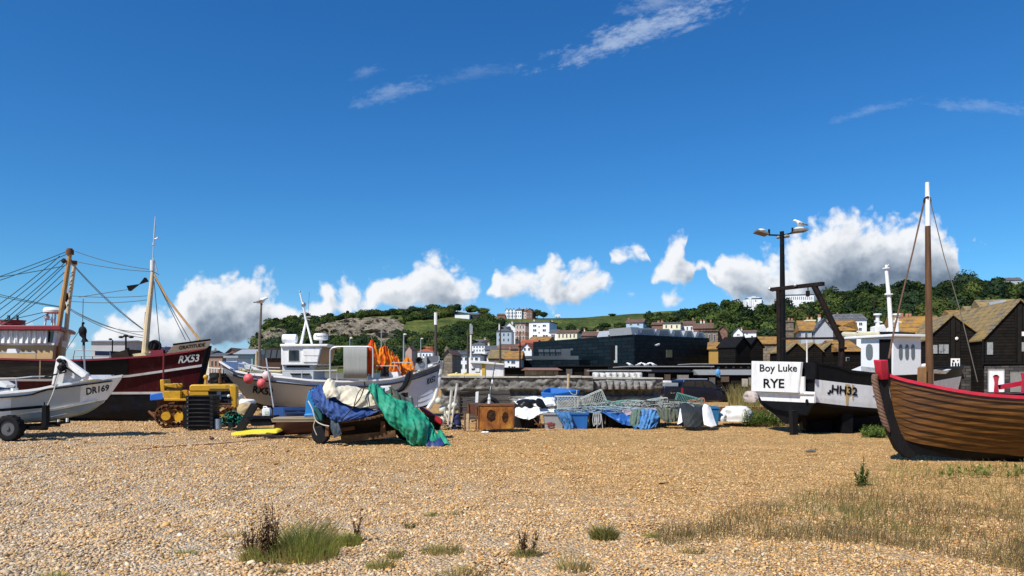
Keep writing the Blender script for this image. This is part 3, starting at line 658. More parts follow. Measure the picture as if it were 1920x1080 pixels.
def leafmass(crowns, leaf, rs, name, label, cat, kind=None, parent=None, group=None, core=.8, lump=.35):
    """crowns: (centre, radii, leaf count, tint). Leaf-sized faces through lumpy crowns, over a leafy core of the same colour"""
    VS, FS, CS = [], [], []; nb = 0
    bm = bmesh.new(); bmesh.ops.create_icosphere(bm, subdivisions=2, radius=1); cv = np.array([v.co[:] for v in bm.verts]); cf = np.array([[v.index for v in f.verts] for f in bm.faces]); bm.free()
    tri = []
    for c, r, n, tint in crowns:
        c = np.array(c); r = np.array(r); k = 7
        ld = rs.normal(0, 1, (k, 3)); ld[:, 2] = np.abs(ld[:, 2])*.8+.1; ld /= np.linalg.norm(ld, axis=1)[:, None]
        d = rs.normal(0, 1, (n, 3)); d /= np.linalg.norm(d, axis=1)[:, None]; d[:, 2] = np.where(d[:, 2] < -.35, -d[:, 2], d[:, 2])
        def lumpy(d): return 1-lump*.6+lump*np.max(np.clip((d @ ld.T-.55)/.45, 0, 1)**.6, axis=1)
        rad = lumpy(d)*rs.uniform(.78, 1.05, n)
        p = c+d*r*rad[:, None]
        nr = d+rs.normal(0, .55, (n, 3)); nr /= np.linalg.norm(nr, axis=1)[:, None]
        u = np.cross(nr, rs.normal(0, 1, (n, 3))); u /= np.linalg.norm(u, axis=1)[:, None]; w = np.cross(nr, u)
        s = leaf*rs.uniform(.55, 1.2, n)[:, None]
        q = np.stack([p-u*s, p-w*s*.6, p+u*s, p+w*s*.6], 1); VS.append(q.reshape(-1, 3)); FS.append(np.arange(nb, nb+4*n).reshape(-1, 4)); nb += 4*n
        t = np.array(tint)[None]*rs.uniform(.7, 1.3, (n, 1)); CS.append(np.repeat(t, 4, 0))
        if core:
            cc = c+cv*r*core*lumpy(cv)[:, None]*(1+rs.normal(0, .05, (len(cv), 1))); VS.append(cc); tri.append(cf+nb); nb += len(cc); CS.append(np.repeat(np.array(tint)[None], len(cc), 0))
    vs = np.concatenate(VS); cs = np.concatenate(CS); fs = [tuple(f) for f in np.concatenate(FS).tolist()]+([tuple(f) for f in np.concatenate(tri).tolist()] if tri else [])
    if parent is not None: org = -ORG[parent.name].translation
    else: org = V((vs[:, 0].mean(), vs[:, 1].mean(), vs[:, 2].min()))
    me = bpy.data.meshes.new(name); me.from_pydata((vs-np.array(org)).tolist(), [], fs)
    at = me.attributes.new('tint', 'FLOAT_COLOR', 'POINT'); at.data.foreach_set('color', np.concatenate([np.clip(cs, 0, .9), np.ones((len(cs), 1))], 1).astype(np.float32).ravel())
    me.materials.append(attrmat('tree_leaf', .75, tr=.25)); o = bpy.data.objects.new(name, me); COL.objects.link(o)
    if parent is None: o.location = org
    else: o.parent = parent
    return tag(o, label, cat, group, kind)
TG = [(.026, .046, .013), (.036, .060, .015), (.055, .084, .018), (.066, .095, .022), (.018, .034, .013), (.045, .070, .016), (.085, .108, .026), (.030, .055, .024)]
def build_woods():
    rs = np.random.RandomState(5); cr = []
    t = 1.0; row = 0
    while t > -.02:
        px = 1215+(row % 2)*12-30*t
        while px < 2350:
            x = px+rnd.uniform(-7, 7); tt = t+rnd.uniform(-.03, .03); p = HB.at(x, min(1.02, tt))
            if interp(HB.c, x) < 650:
                r = rnd.choice((rnd.uniform(1.6, 3.0), rnd.uniform(2.8, 5.2)))*(.55 if x < 1330 else .7 if x < 1460 else .82); ty = pix(p)[1]-1.9*r/p.y*F
                if (1388 < x < 1440 and ty < 569) or (1462 < x < 1534 and ty < 561): px += 9; continue
                cr.append((p+V((0, 0, r*rnd.uniform(.5, 1.0))), (r*rnd.uniform(.85, 1.3), r*1.1, r*rnd.uniform(.8, 1.45)), 230 if px < 2000 else 130, jcol(rnd.choice(TG))))
            px += rnd.uniform(11, 18)*260/p.y
        t -= .075; row += 1
    leafmass(cr, .72, rs, 'woodland', 'dense dark green woodland covering the hill behind the huts', 'woodland', 'stuff')
    # scrub bands and clumps of the grass hill
    cr = []
    def band(top, bot, x0, x1, n, r0, r1, cols=TG):
        for _ in range(n):
            px = rnd.uniform(x0, x1); py = lerp(interp(top, px), interp(bot, px), rnd.random()); p = HA.pt(px, py); r = rnd.uniform(r0, r1)
            cr.append((p+V((0, -.5, r*.4)), (r*rnd.uniform(.9, 1.5), r, r*rnd.uniform(.7, 1.05)), 130, jcol(rnd.choice(cols))))
    band([(480, 645), (560, 640), (590, 636), (640, 645), (700, 650), (760, 645), (800, 640), (860, 642), (930, 650)], [(480, 690), (930, 692)], 480, 935, 330, 1.6, 4.2)
    band([(496, 614), (520, 600), (600, 596), (700, 590), (760, 587)], [(496, 620), (520, 612), (600, 606), (640, 600), (700, 592), (760, 592)], 496, 770, 120, 1.2, 2.6)
    band([(520, 612), (600, 606)], [(520, 642), (600, 612)], 520, 600, 46, 1.5, 3)
    band([(765, 590), (800, 584), (860, 586)], [(765, 604), (800, 600), (860, 592)], 762, 855, 36, 1.6, 3.4)
    band([(835, 634), (865, 620), (898, 610), (915, 599), (936, 595)], [(835, 648), (870, 640), (936, 646)], 835, 938, 90, 2.2, 4.6, TG[:5])
    band([(770, 630), (840, 634)], [(770, 650), (840, 650)], 765, 845, 40, 1.4, 3)
    band([(600, 600), (680, 600), (760, 600)], [(600, 640), (680, 640), (760, 640)], 590, 762, 48, .8, 2.2)
    band([(1040, 618), (1180, 612), (1240, 600)], [(1040, 640), (1180, 640), (1240, 640)], 1030, 1250, 60, 1.0, 2.6, TG[1:])
    band([(1220, 598), (1300, 590)], [(1220, 616), (1300, 612)], 1215, 1300, 30, 2, 3.5)
    leafmass(cr, .62, rs, 'hillside_scrub', 'dark green bushes and thickets across the grassy hillside and below its cliff', 'scrub', 'stuff')
def jcol(c): k = rnd.uniform(.8, 1.25); return (c[0]*k*rnd.uniform(.9, 1.12), c[1]*k, c[2]*k)
build_woods()
def tree(px, py, h, w, label, group, hill=HA, base=None, Y=None, tint=None, name='tree', leaf=.45, n=420):
    b = hill.pt(px, py) if Y is None else P(px, py, Y); rs = np.random.RandomState(int(px*7+py))
    t = thing(name, label, 'tree', b, group=group); m = mat('bark', (.07, .05, .035), rough=.9)
    q = MB(); q.tube([b-V((0, 0, .3)), b+V((.1, 0, h*.3)), b+V((.05, 0, h*.6))], [.05*h, .035*h, .02*h], 7)
    for k in range(4):
        a = k*1.6+px; q.tube([b+V((0, 0, h*.32)), b+V((math.cos(a)*w*.22, math.sin(a)*w*.22, h*.55))], [.022*h, .01*h], 5)
    q.build('trunk', m, t)
    tint = tint or jcol(rnd.choice(TG)); cr = []
    for k in range(6):
        a = k*1.05+px; rr = w*.34; cr.append((b+V((math.cos(a)*w*.24, math.sin(a)*w*.2, h*(.36+.14*(k % 3)))), (rr, rr, rr*.85*h/w if h < w*1.6 else rr*1.4), n//6, jcol(tint)))
    cr.append((b+V((0, 0, h*.74)), (w*.3, w*.3, h*.24), n//5, tint))
    leafmass(cr, leaf, rs, 'crown', None, None, parent=t, core=.7)
T_ = 'trees along the top of the grassy hill'
for px, py, h, w, lb in ((812, 588, 6, 9, 'broad rounded tree on the hilltop left of the low white hilltop building'), (846, 588, 5, 6, 'smaller round hilltop tree between the broad tree and the clump by the white building'), (790, 592, 5, 9, 'low spreading tree on the slope just below the broad hilltop tree'), (858, 586, 5.4, 5, 'upright dark tree alone on the skyline left of the low white hilltop building'),
                         (885, 590, 6, 9, 'dark dense tree on the skyline above the low white hilltop building'), (906, 592, 5, 8, 'dense tree right of the low white hilltop building'), (773, 592, 6, 7, 'dark rounded tree at the right end of the rock cliff top'), (1007, 596, 5.2, 6, 'green tree at the right end of the hilltop terrace'), (1019, 597, 4, 5, 'small bushy tree beside the parked white van on the hilltop'),
                         (652, 588, 2.6, 1.6, 'tiny upright tree on the skyline above the rock cliff'), (1148, 592, 1.2, 4, 'low dark bush alone on the bare grassy skyline')):
    tree(px, py, h, w, lb, T_)
# ------------------------------------------------------------------ paints
WHITE = mat('white_paint', (.80, .80, .78), .45, .06, 3, dirt=(.42, .37, .29), dirt_amt=.45, dscale=2.2, stretch=(2, 2, .6))
WHITE2 = mat('weathered_white_paint', (.70, .70, .67), .55, .08, 3, dirt=(.34, .29, .22), dirt_amt=.6, dscale=2.2)
GREYP = mat('grey_paint', (.42, .43, .43), .55, .1, 3, dirt=(.26, .24, .2), dirt_amt=.4)
BLACKP = mat('black_paint', (.007, .007, .008), .5, .3, 4, dirt=(.022, .02, .018), dirt_amt=.5, spec=.25)
BLACKR = mat('black_rubber', (.014, .014, .015), .75, .25, 9, bump=.2, spec=.2)
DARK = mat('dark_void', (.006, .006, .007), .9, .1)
MAROON = mat('maroon_paint', (.055, .006, .009), .42, .16, 2.5, dirt=(.10, .05, .04), dirt_amt=.45, dscale=3, spec=.2, stretch=(2.2, 2.2, .5))
MAROON2 = mat('bright_maroon_paint', (.20, .018, .028), .4, .15, 3)
NAVY = mat('navy_paint', (.012, .03, .085), .5, .3, 3)
YELLOW = mat('yellow_machine_paint', (.62, .34, .018), .42, .12, 2.2, dirt=(.13, .06, .02), dirt_amt=.85, dscale=3.4, bump=.08)
RUST = mat('rust', (.16, .065, .022), .85, .45, 5, dirt=(.04, .02, .012), dirt_amt=.8, dscale=4, bump=.5, bscale=30)
RUSTY = mat('rust_over_yellow', (.30, .10, .015), .85, .75, 3.6, dirt=(.40, .27, .04), dirt_amt=.9, dscale=3, bump=.4, bscale=24, stretch=(1.4, 1.4, .8))
STEEL = mat('galvanised_steel', (.42, .43, .43), .4, .15, 5, metal=.6)
ALU = mat('aluminium_tube', (.62, .62, .62), .35, .1, 4, metal=.5)
SPAR = mat('varnished_spar', (.46, .25, .08), .5, .3, 3, stretch=(4, 4, .6))
SPAR2 = mat('pale_spar', (.66, .52, .32), .55, .2, 3, stretch=(4, 4, .6))
WOODD = mat('dark_old_wood', (.03, .022, .016), .85, .4, 3, stretch=(1, 1, 5), bump=.3)
WOODM = mat('weathered_brown_wood', (.17, .10, .05), .75, .4, 3, stretch=(5, 5, .8), bump=.2)
PALEW = mat('pale_timber', (.50, .38, .22), .7, .25, 3, stretch=(1, 4, 4))
BEIGE = mat('ochre_panel', (.52, .35, .16), .6, .08, 3)
GLASS = mat('dark_window_glass', (.012, .016, .02), .06, .2, 2, spec=.7)
ROPE = mat('blue_green_rope', (.035, .09, .10), .8, .3, 20)
ROPEB = mat('tarred_rope', (.035, .03, .025), .85, .3, 20)
ROPEW = mat('pale_rope', (.50, .46, .38), .85, .2, 20)
WIRE = mat('steel_wire', (.05, .06, .07), .6, .2)
PINK = mat('faded_pink_buoy', (.70, .12, .13), .5, .14, 6, dirt=(.72, .36, .34), dirt_amt=.5, dscale=6)
PINKP = mat('bleached_pink_buoy', (.72, .52, .50), .55, .1, 6)
ORANGE = mat('orange_flag_cloth', (.92, .25, .025), .7, .2, 7, dirt=(.80, .30, .07), dirt_amt=.6, dscale=5, spec=.1)
ORANGE2 = mat('red_orange_flag_cloth', (.72, .08, .015), .7, .2, 7, spec=.1)
RED = mat('red_gloss_paint', (.52, .018, .045), .35, .12, 3, dirt=(.56, .09, .11), dirt_amt=.5, dscale=3, coat=.2)
BLUEPL = mat('blue_plastic', (.015, .13, .42), .42, .15, 3, dirt=(.05, .2, .45), dirt_amt=.4)
def wires(lst, Y, r, m, name, parent, n=8):
    mb = MB()
    for a in lst:
        (x0, y0), (x1, y1) = a[0], a[1]; sg = a[2] if len(a) > 2 else 0; Y1 = a[3] if len(a) > 3 else Y
        mb.tube(sag(P(x0, y0, Y), P(x1, y1, Y1), sg, n if sg else 1), r, 5)
    return mb.build(name, m, parent)
# ------------------------------------------------------------------ hulls
def hull(lines, C0, C1, mats, N=30, sub=4, lap=0, lapset=(), stern_round=0):
    """lines from the bottom up: (stern column, bow column, half beam, stern fullness, bow power, [(column, row)...] of the near edge).
    Columns and rows are where the boat's own lines stand in the photograph; each point gets its true distance from the boat's plan."""
    C0, C1 = V(C0), V(C1); d = (C1-C0).normalized(); n = V((d.y, -d.x)); n = -n if n.y > 0 else n
    def s_of(px):
        k = (px-960)/F; e = C1-C0; return (k*C0.y-C0.x)/(e.x-k*e.y)
    near = []
    for px0, px1, B, st, pb, poly in lines:
        s0, s1 = s_of(px0), s_of(px1); row = []
        for i in range(N+1):
            u = i/N; u = u if u < .6 else .6+.4*(1-(1-(u-.6)/.4)**1.35)
            k = min(1, u/.45); f = (1-u**pb)**.85*(st+(1-st)*(k*(2-k))); c = C0+(C1-C0)*(s0+(s1-s0)*u)
            b = max(B*f, .015); q = c+n*b; px = 960+q.x/q.y*F; row.append((V((q.x, q.y, EYE-(interp(poly, px)-HZ)/F*q.y)), b, c))
        near.append(row)
    cols = []; ri = []
    for i in range(N+1):
        pts = [near[k][i][0] for k in range(len(lines))]; o = []; ks = []
        for k in range(len(pts)-1):
            p0, p1, p2, p3 = pts[max(k-1, 0)], pts[k], pts[k+1], pts[min(k+2, len(pts)-1)]
            m_ = 1 if k in lapset else sub
            for j in range(m_):
                t = j/m_; q = p1.lerp(p2, t) if lap and k in lapset else (.5*((2*p1)+(p2-p0)*t+(2*p0-5*p1+4*p2-p3)*t*t+(3*p1-p0-3*p2+p3)*t**3)); o.append(q); ks.append((k, t))
        o.append(pts[-1]); ks.append((len(pts)-1, 0)); cols.append(o); ri = ks
    def mirror(q):
        w = V((q.x, q.y)); b = (w-C0).dot(n); w = w-n*(2*b); return V((w.x, w.y, q.z))
    mb = MB(); nb = MB(); n3 = V((n.x, n.y, 0)); M = len(ri)
    rowsN = [[cols[i][j] for i in range(N+1)] for j in range(M)]
    for j in range(M-1):
        mb.mat(mats[ri[j][0]]); a, b = rowsN[j], rowsN[j+1]
        lp = lap and ri[j][0] in lapset
        if lp:
            a2 = [p+n3*lap*min(1, (N-i)/4) for i, p in enumerate(a)]
            for rows in ([a2, b], [a, a2]): mb.grid(rows); nb.grid(rows)
            mb.grid([[mirror(p) for p in b], [mirror(p) for p in a2]])
        else:
            mb.grid([a, b]); nb.grid([a, b]); mb.grid([[mirror(p) for p in b], [mirror(p) for p in a]])
    tr = [rowsN[j][0] for j in range(M)]; mb.mat(mats[-1] if len(mats) > len(lines)-1 else mats[-1]); mb.poly(tr+[mirror(p) for p in reversed(tr)])
    bo = [rowsN[j][-1] for j in range(M)]; mb.grid([bo, [mirror(p) for p in bo]])
    kl = rowsN[0]; mb.grid([kl, [mirror(p) for p in kl]])
    return dict(mb=mb, near=nb.bvh(), top=rowsN[-1], rows=rowsN, mirror=mirror, n=n3, d=V((d.x, d.y, 0)), M=M)
def deck_parts(h, parent, dm, gm, drop=.45, cap=.14, capm=.05, deckname='deck', inner=None):
    """inner bulwark and deck, and the capping rail along both sides"""
    top, mr, n = h['top'], h['mirror'], h['n']; mb = MB()
    N_ = len(top)-1
    def lowp(i):
        b2 = (top[i]-mr(top[i])).length; dz = drop*min(1, b2/1.2); j = h['M']-1
        while j > 0 and h['rows'][j][i].z > top[i].z-dz: j -= 1
        q = h['rows'][j][i].lerp(h['rows'][min(j+1, h['M']-1)][i], .5); b3 = (q-mr(q)).length; return q-n*min(.08, b3*.3)
    ok = [i for i in range(N_+1) if (top[i]-mr(top[i])).length > .16]
    ins = [top[i]-n*min(.08, .2*(top[i]-mr(top[i])).length) for i in ok]; low = [lowp(i) for i in ok]
    mb.grid([ins, low]); mb.grid([[mr(p) for p in low], [mr(p) for p in ins]]); mb.grid([low, [mr(p) for p in low]]); mb.build(deckname, dm, parent, label=None)
    g = MB()
    for f in (lambda p: p, mr):
        o1 = [f(p+n*capm) for p in top]; i1 = [f(p+n*(capm-cap) if (p-mr(p)).length > cap*2 else p) for p in top]; z = V((0, 0, .045))
        g.grid([[p-z for p in o1], o1 and [p+z*.3 for p in o1], [p+z*.3 for p in i1], [p-z for p in i1], [p-z for p in o1]])
    g.build('gunwale', gm, parent)
def strip(h, parent, top, th, m, name, off=.03, x0=None, x1=None, nu=30):
    mb = MB(); a = x0 if x0 is not None else top[0][0]; b = x1 if x1 is not None else top[-1][0]; rows = [[], [], [], []]
    for i in range(nu+1):
        x = lerp(a, b, i/nu); y = interp(top, x); u, v = hit(h['near'], x, y, 0), hit(h['near'], x, y+th, 0)
        if u is None or v is None: continue
        q = h['n']*off; rows[0].append(u); rows[1].append(u+q); rows[2].append(v+q); rows[3].append(v)
    if len(rows[0]) > 1: mb.grid(rows); return mb.build(name, m, parent)
# ------------------------------------------------------------------ maroon trawler
def trawler():
    bx, by = P(388, 700, 25.4).x, 25.4; C1 = (bx, by); C0 = (P(-340, 700, 27.2).x, 27.2)
    t = thing('fishing_boat', 'big maroon and black fishing trawler with two masts, RX53 and GRATITUDE on its bow', 'fishing boat', (bx-5, 26, 0))
    L = [(-300, 300, .10, 1, 6, [(-400, 796), (200, 792), (300, 787), (330, 780)]),
         (-320, 345, .75, .5, 2.2, [(-400, 783), (200, 778), (300, 770), (345, 762)]),
         (-330, 362, 1.15, .6, 2.4, [(-400, 755), (0, 755), (250, 752), (362, 748)]),
         (-335, 371, 1.36, .65, 2.6, [(-400, 737), (0, 737), (371, 735)]),
         (-340, 383, 1.70, .7, 2.8, [(-400, 712), (0, 712), (97, 712), (180, 708), (240, 705), (300, 696), (383, 685)]),
         (-345, 391, 2.1, .75, 2.9, [(-400, 674), (0, 672), (132, 675), (190, 673), (240, 670), (305, 665), (350, 659), (391, 652)])]
    h = hull(L, C0, C1, [1, 1, 1, 0, 0, 0]); h['mb'].build('hull', [MAROON, mat('black_bottom_paint', (.012, .013, .016), .6, .4, 2, dirt=(.012, .03, .07), dirt_amt=.6)], t)
    deck_parts(h, t, mat('painted_deck', (.30, .10, .06), .7), MAROON2, .55, .16, .04)
    strip(h, t, [(-300, 710), (97, 710.5), (180, 706.5), (240, 703.5), (300, 695), (382, 683)], 4.2, WHITE2, 'rubbing_strake', .06, -200, 380)
    strip(h, t, [(-300, 735), (205, 735), (300, 734.5), (366, 733)], 4.4, WHITE2, 'waterline_stripe', .012, -200, 366)
    strip(h, t, [(240, 669.5), (305, 664.5), (350, 658.5), (389, 652)], 3, WHITE2, 'white_rail', .05, 238, 388)
    mb = MB(); patch(mb, h['near'], [(133, 677), (240, 673)], [(133, 705), (240, 702)], 14, 4, .03); mb.build('bulwark_panel', BLACKP, t)
    mb = MB(); patch(mb, h['near'], [(-120, 677), (104, 676)], [(-120, 710), (104, 709)], 14, 4, .03); mb.build('bulwark_panel', mat('dark_boarding', (.045, .04, .034), .85, .5, 2, stretch=(.6, .6, 5), dirt=(.12, .11, .09), dirt_amt=.5), t, label='weathered dark boarded bulwark panel near the wheelhouse')
    mb = MB(); patch(mb, h['near'], [(75.5, 674), (78, 674)], [(74.5, 711), (77, 711)], 1, 8, .05); mb.build('bulwark_post', PALEW, t)
    # stem post
    st = [(391, 648), (387, 668), (383, 686), (377, 712), (371, 736), (362, 750), (345, 768), (318, 788)]; mb = MB()
    mb.tube([P(x+1, y, by-.02) for x, y in st], [.10]*8, 8); mb.build('stem_post', BLACKP, t)
    # name board on the whaleback
    q = [(312, 662.5), (326, 646), (393, 638), (389, 652.5)]; mb = MB()
    pts = [P(312, 662.5, 24.55), P(326, 646, 24.45), P(393, 638, 25.15), P(389.5, 652.5, 25.3)]; mb.ext(pts, (.02, .06, 0))
    mb.ext([P(312, 662.5, 26.6), P(326, 646, 26.6), P(393, 638, 25.75), P(389.5, 652.5, 25.6)], (.02, .06, 0)); mb.build('name_board', WHITE2, t)
    mb2 = MB(); mb2.tube([P(324.5, 646, 24.44), P(394, 637, 25.16)], .03, 6); mb2.tube([P(326, 646, 26.6), P(394, 637, 25.7)], .03, 6); mb2.build('board_rail', BLACKP, t)
    bv = BVHTree.FromPolygons([tuple(p) for p in pts], [(0, 1, 2, 3)])
    text('name_lettering', 'GRATITUDE', [(335.5, 655.5), (384, 649), (384.5, 642.5), (335.5, 648.5)], mat('dark_lettering', (.015, .006, .008), .5), t, bv, off=.02, bold=.03)
    text('number_lettering', 'RX53', [(334, 681.5), (373.5, 677.5), (374, 663.5), (336.5, 667)], WHITE2, t, h['near'], off=.02, bold=.03, shear=.12)
    mb = MB(); mb.tube([P(307, 663, 24.15), P(306.5, 690, 24.2), P(306, 712, 24.3)], .03, 5); mb.build('scupper_pipe', MAROON2, t)
    # wheelhouse
    Y0 = 25.3; mb = MB(); SK = V((-.95, 2.3, 0)); sk = lambda m_, pp, Y, f=1: m_.ext([P(x, y, Y) for x, y in pp], SK*f); sk(mb, [(-130, 647), (101, 647), (99, 674), (-130, 674)], Y0)
    mb.build('wheelhouse_lower', BEIGE, t, bevel=.02)
    mb = MB(); sk(mb, [(-130, 617), (110, 618), (102, 648), (-130, 646)], Y0-.08, 1.05); wl = mb.build('wheelhouse', WHITE2, t, bevel=.02)
    mb = MB()
    for a in [-100, -62, -24, 14, 52]: mb.slab([(a, 620), (a+34, 620), (a+33, 642), (a, 642)], Y0-.10, .05)
    mb.slab([(91, 621), (101, 621), (97, 642), (90, 642)], Y0-.10, .05); mb.build('window', GLASS, t)
    rows = [[P(x, y, Y0-.16+.035*math.sin(x*.55+y*.1)+.02*math.sin(x*1.3)) for x in np.linspace(-110, 89, 160)] for y in (620, 628, 636, 643.5)]
    mb = MB(); mb.grid(rows); mb.build('window_cover', mat('white_cover_cloth', (.74, .73, .70), .7, .06, 3, dirt=(.35, .34, .33), dirt_amt=.4, stretch=(6, 1, .6)), t, sharp=0)
    mb = MB(); mb.ext([P(112.5, 622, Y0+.4), P(121, 623, Y0+1.7), P(113, 645, Y0+1.7), P(105.5, 645, Y0+.4)], (.03, 0, 0)); mb.build('window', GLASS, t)
    mb = MB(); sk(mb, [(-135, 610), (108, 610), (114, 614), (113, 619), (-135, 617.5)], Y0-.35, 1.3); mb.build('wheelhouse_roof', MAROON2, t, bevel=.02)
    mb = MB(); mb.cyl(P(24, 609.5, 26.4), P(24, 602, 26.4), .38, 20); mb.cyl(P(24, 602, 26.4), P(24, 600.5, 26.4), .41, 20); mb.build('roof_drum', mat('red_drum', (.34, .05, .03), .5), t)
    for x in (15, 18, 32, 34): mb = MB(); mb.cyl(P(x, 601, 26.4), P(x, 591, 26.4), .02, 6); mb.build('whip_stub', BLACKP, t)
    mb = MB(); mb.tube([P(100, 588, 26), P(100, 586, 26), P(100, 582, 26), P(100, 577.5, 26), P(100, 576.5, 26)], [.2, .31, .32, .27, .05], 20); mb.build('radar_dome', WHITE, t)
    mb = MB(); mb.tube([P(90, 588, 26), P(86, 600, 26), P(84, 611, 26)], .03, 6); mb.tube([P(104, 588, 26), P(102, 612, 26)], .03, 6); mb.tube([P(97, 588, 26.3), P(98, 611, 26.3)], .03, 6); mb.tube([P(86, 599, 26), P(104, 600, 26)], .02, 6); mb.ball(P(88, 595, 26), .09); mb.build('radar_bracket', WHITE2, t)
    # main gantry mast and foremast
    mb = MB(); mb.tube([P(111, 674, 25.9), P(111, 610, 25.9), P(130, 482, 25.9), P(131.5, 470, 25.9)], [.085, .085, .075, .07], 10); mb.build('mast', SPAR, t)
    mb = MB(); mb.tube([P(122, 640, 26.3), P(129, 568, 26.3), P(140.5, 492, 26.3)], [.075, .075, .06], 10); mb.build('mast', SPAR2, t, label='paler spar of the aft mast pair')
    mb = MB(); mb.cyl(P(131, 477, 25.9), P(131, 468.5, 25.9), .13, 12); mb.cyl(P(131, 468.5, 25.9), P(131, 466, 25.9), .09, 12); mb.cyl(P(138.5, 496, 26.3), P(138.5, 489, 26.3), .11, 12)
    mb.tube([P(131, 484, 25.9), P(134, 490, 26.1), P(139, 492, 26.3)], .04, 6); mb.build('masthead_fitting', RUST, t)
    mb = MB(); mb.ring(P(119.5, 489, 25.8), .07, .02); mb.ball(P(119.5, 489, 25.8), (.07, .04, .07)); mb.tube([P(122, 565, 26), P(124, 558, 26), P(120, 552, 26)], .06, 6); mb.ball(P(125, 556, 26.1), (.06, .05, .14)); mb.ball(P(121, 575, 26.1), (.05, .05, .12)); mb.build('pulley_block', WOODD, t)
    mb = MB(); mb.tube([P(271, 672, 25.8), P(276, 610, 25.8), P(284, 535, 25.8), P(286, 510, 25.8)], [.12, .105, .075, .06], 10); mb.build('foremast', SPAR2, t)
    mb = MB(); mb.tube([P(269, 660, 25.9), P(273, 610, 25.9), P(275, 585, 25.9)], .055, 8); mb.build('mast_heel', WOODM, t)
    mb = MB(); mb.cyl(P(285.5, 508, 25.8), P(286, 488, 25.8), .075, 10); mb.build('mast_cap', WHITE2, t)
    mb = MB(); mb.tube([P(286.5, 490, 25.8), P(288, 458, 25.8), P(290, 430, 25.8), P(291.5, 406, 25.8)], [.022, .02, .03, .02], 6); mb.cyl(P(288, 460, 25.8), P(288.4, 455, 25.8), .05, 8); mb.ball(P(295.5, 446, 25.8), .035); mb.tube([P(290, 448, 25.8), P(295.5, 446, 25.8)], .012, 5)
    mb.tube([P(288, 484, 25.8), P(295, 509, 25.8), P(284, 510, 25.8)], .018, 5); mb.build('aerial', ALU, t)
    mb = MB()
    for (a, b) in (((258, 530), (.9, .1)), ): 
        u, w, c = P(240, 534, 25.8), P(277, 527, 25.8), P(261, 533, 25.8)
        mb.tube([P(241.5, 541, 25.8), P(261.5, 533, 25.8), P(275, 524, 25.8)], [.13, .012, .11], 4)
    mb.build('day_shape', BLACKP, t)
    mb = MB(); mb.tube([P(289, 515, 25.7), P(314, 560, 25.6), P(374, 637, 25.4)], [.03, .035, .04], 8); mb.build('derrick_boom', SPAR, t)
    wires([((290, 520), (348, 638)), ((291, 524), (357, 640)), ((289, 528), (301, 660)), ((141, 471), (280, 505), .08), ((146, 491), (281, 509), .05), ((131, 554.5), (277, 554.5), .05), ((131, 564.5), (277, 562), .08), ((148, 557), (238, 543), 0),
           ((141, 500), (268, 617), .10), ((141, 502), (274, 622), .14), ((128, 577), (275, 630), .14), ((128, 579), (274, 634), .18), ((128, 576), (273, 622), .24), ((298, 515), (283, 507))], 25.8, .012, WIRE, 'rigging', t, 10)
    wires([((124, 472), (-160, 566), .1), ((124, 477), (-160, 570), .15), ((119, 499), (-160, 534), .1), ((112, 480), (-60, 610), .1), ((114, 488), (-60, 622), .1), ((120, 494), (-60, 640), .1), ((122, 497), (-60, 654), .1), ((121, 510), (-20, 628), .1), ((120, 524), (0, 612), .1), ((113, 575), (-150, 510), .1), ((120, 577), (-140, 520), .1), ((110, 578), (-30, 606), .05), ((95, 586), (-20, 632), .05)], 25.9, .014, ROPE, 'rigging', t, 8)
    # deck gear
    mb = MB(); mb.wheel(P(290, 649, 25.7), .20, .28, (.5, 1, 0)); mb.ring(P(290, 649, 25.5), .19, .03); mb.build('winch_drum', BLACKR, t)
    mb = MB(); mb.slab([(282, 657), (306, 656), (306, 668), (282, 670)], 25.4, .6); mb.build('hatch', MAROON2, t)
    mb = MB(); mb.slab([(247, 664), (270, 661), (275, 668), (247, 671)], 25.3, .8); mb.build('fish_box', mat('cream_plastic', (.66, .58, .30), .5), t)
    mb = MB(); mb.slab([(207, 664), (238, 655), (242, 669), (211, 672)], 25.1, 1.2); mb.build('hatch_cover', WOODD, t)
    mb = MB(); 
    for k in range(9): mb.ball(P(303+k*2.2, 655+rnd.uniform(-3, 4), 25.5+rnd.uniform(0, .5)), (rnd.uniform(.05, .12),)*3, 7, 5)
    for k in range(6): mb.tube(crv([P(300+rnd.uniform(0, 20), 657+rnd.uniform(-6, 4), 25.5) for _ in range(4)], 4), .02, 5)
    mb.build('deck_gear', mat('navy_oilskin', (.02, .03, .07), .7, .5, 6), t)
    mb = MB()
    for a in (137, 152, 173, 205): mb.tube([P(a, 675, 25.2), P(a, 668, 25.2)], .022, 6)
    mb.tube([P(136, 675, 25.2), P(140, 657, 25.2), P(146, 656.5, 25.2), P(206, 658, 25.2), P(208, 672, 25.2)], .02, 6); mb.tube([P(138, 667, 25.2), P(206, 668, 25.2)], .016, 6)
    mb.tube([P(-100, 660, 25.0), P(66, 661.5, 25.0)], .018, 6); mb.tube([P(67, 661, 25.0), P(67, 674, 25.0)], .018, 6); mb.build('guard_rail', GREYP, t)
    mb = MB(); mb.slab([(14, 654), (29, 654), (32, 662), (12, 662)], 24.9, .2); mb.build('lamp_box', WHITE, t)
    mb = MB(); mb.slab([(178, 657), (204, 658), (204, 668), (178, 668)], 25.9, .8); mb.build('deck_box', mat('blue_black_box', (.015, .02, .05), .5), t)
trawler()
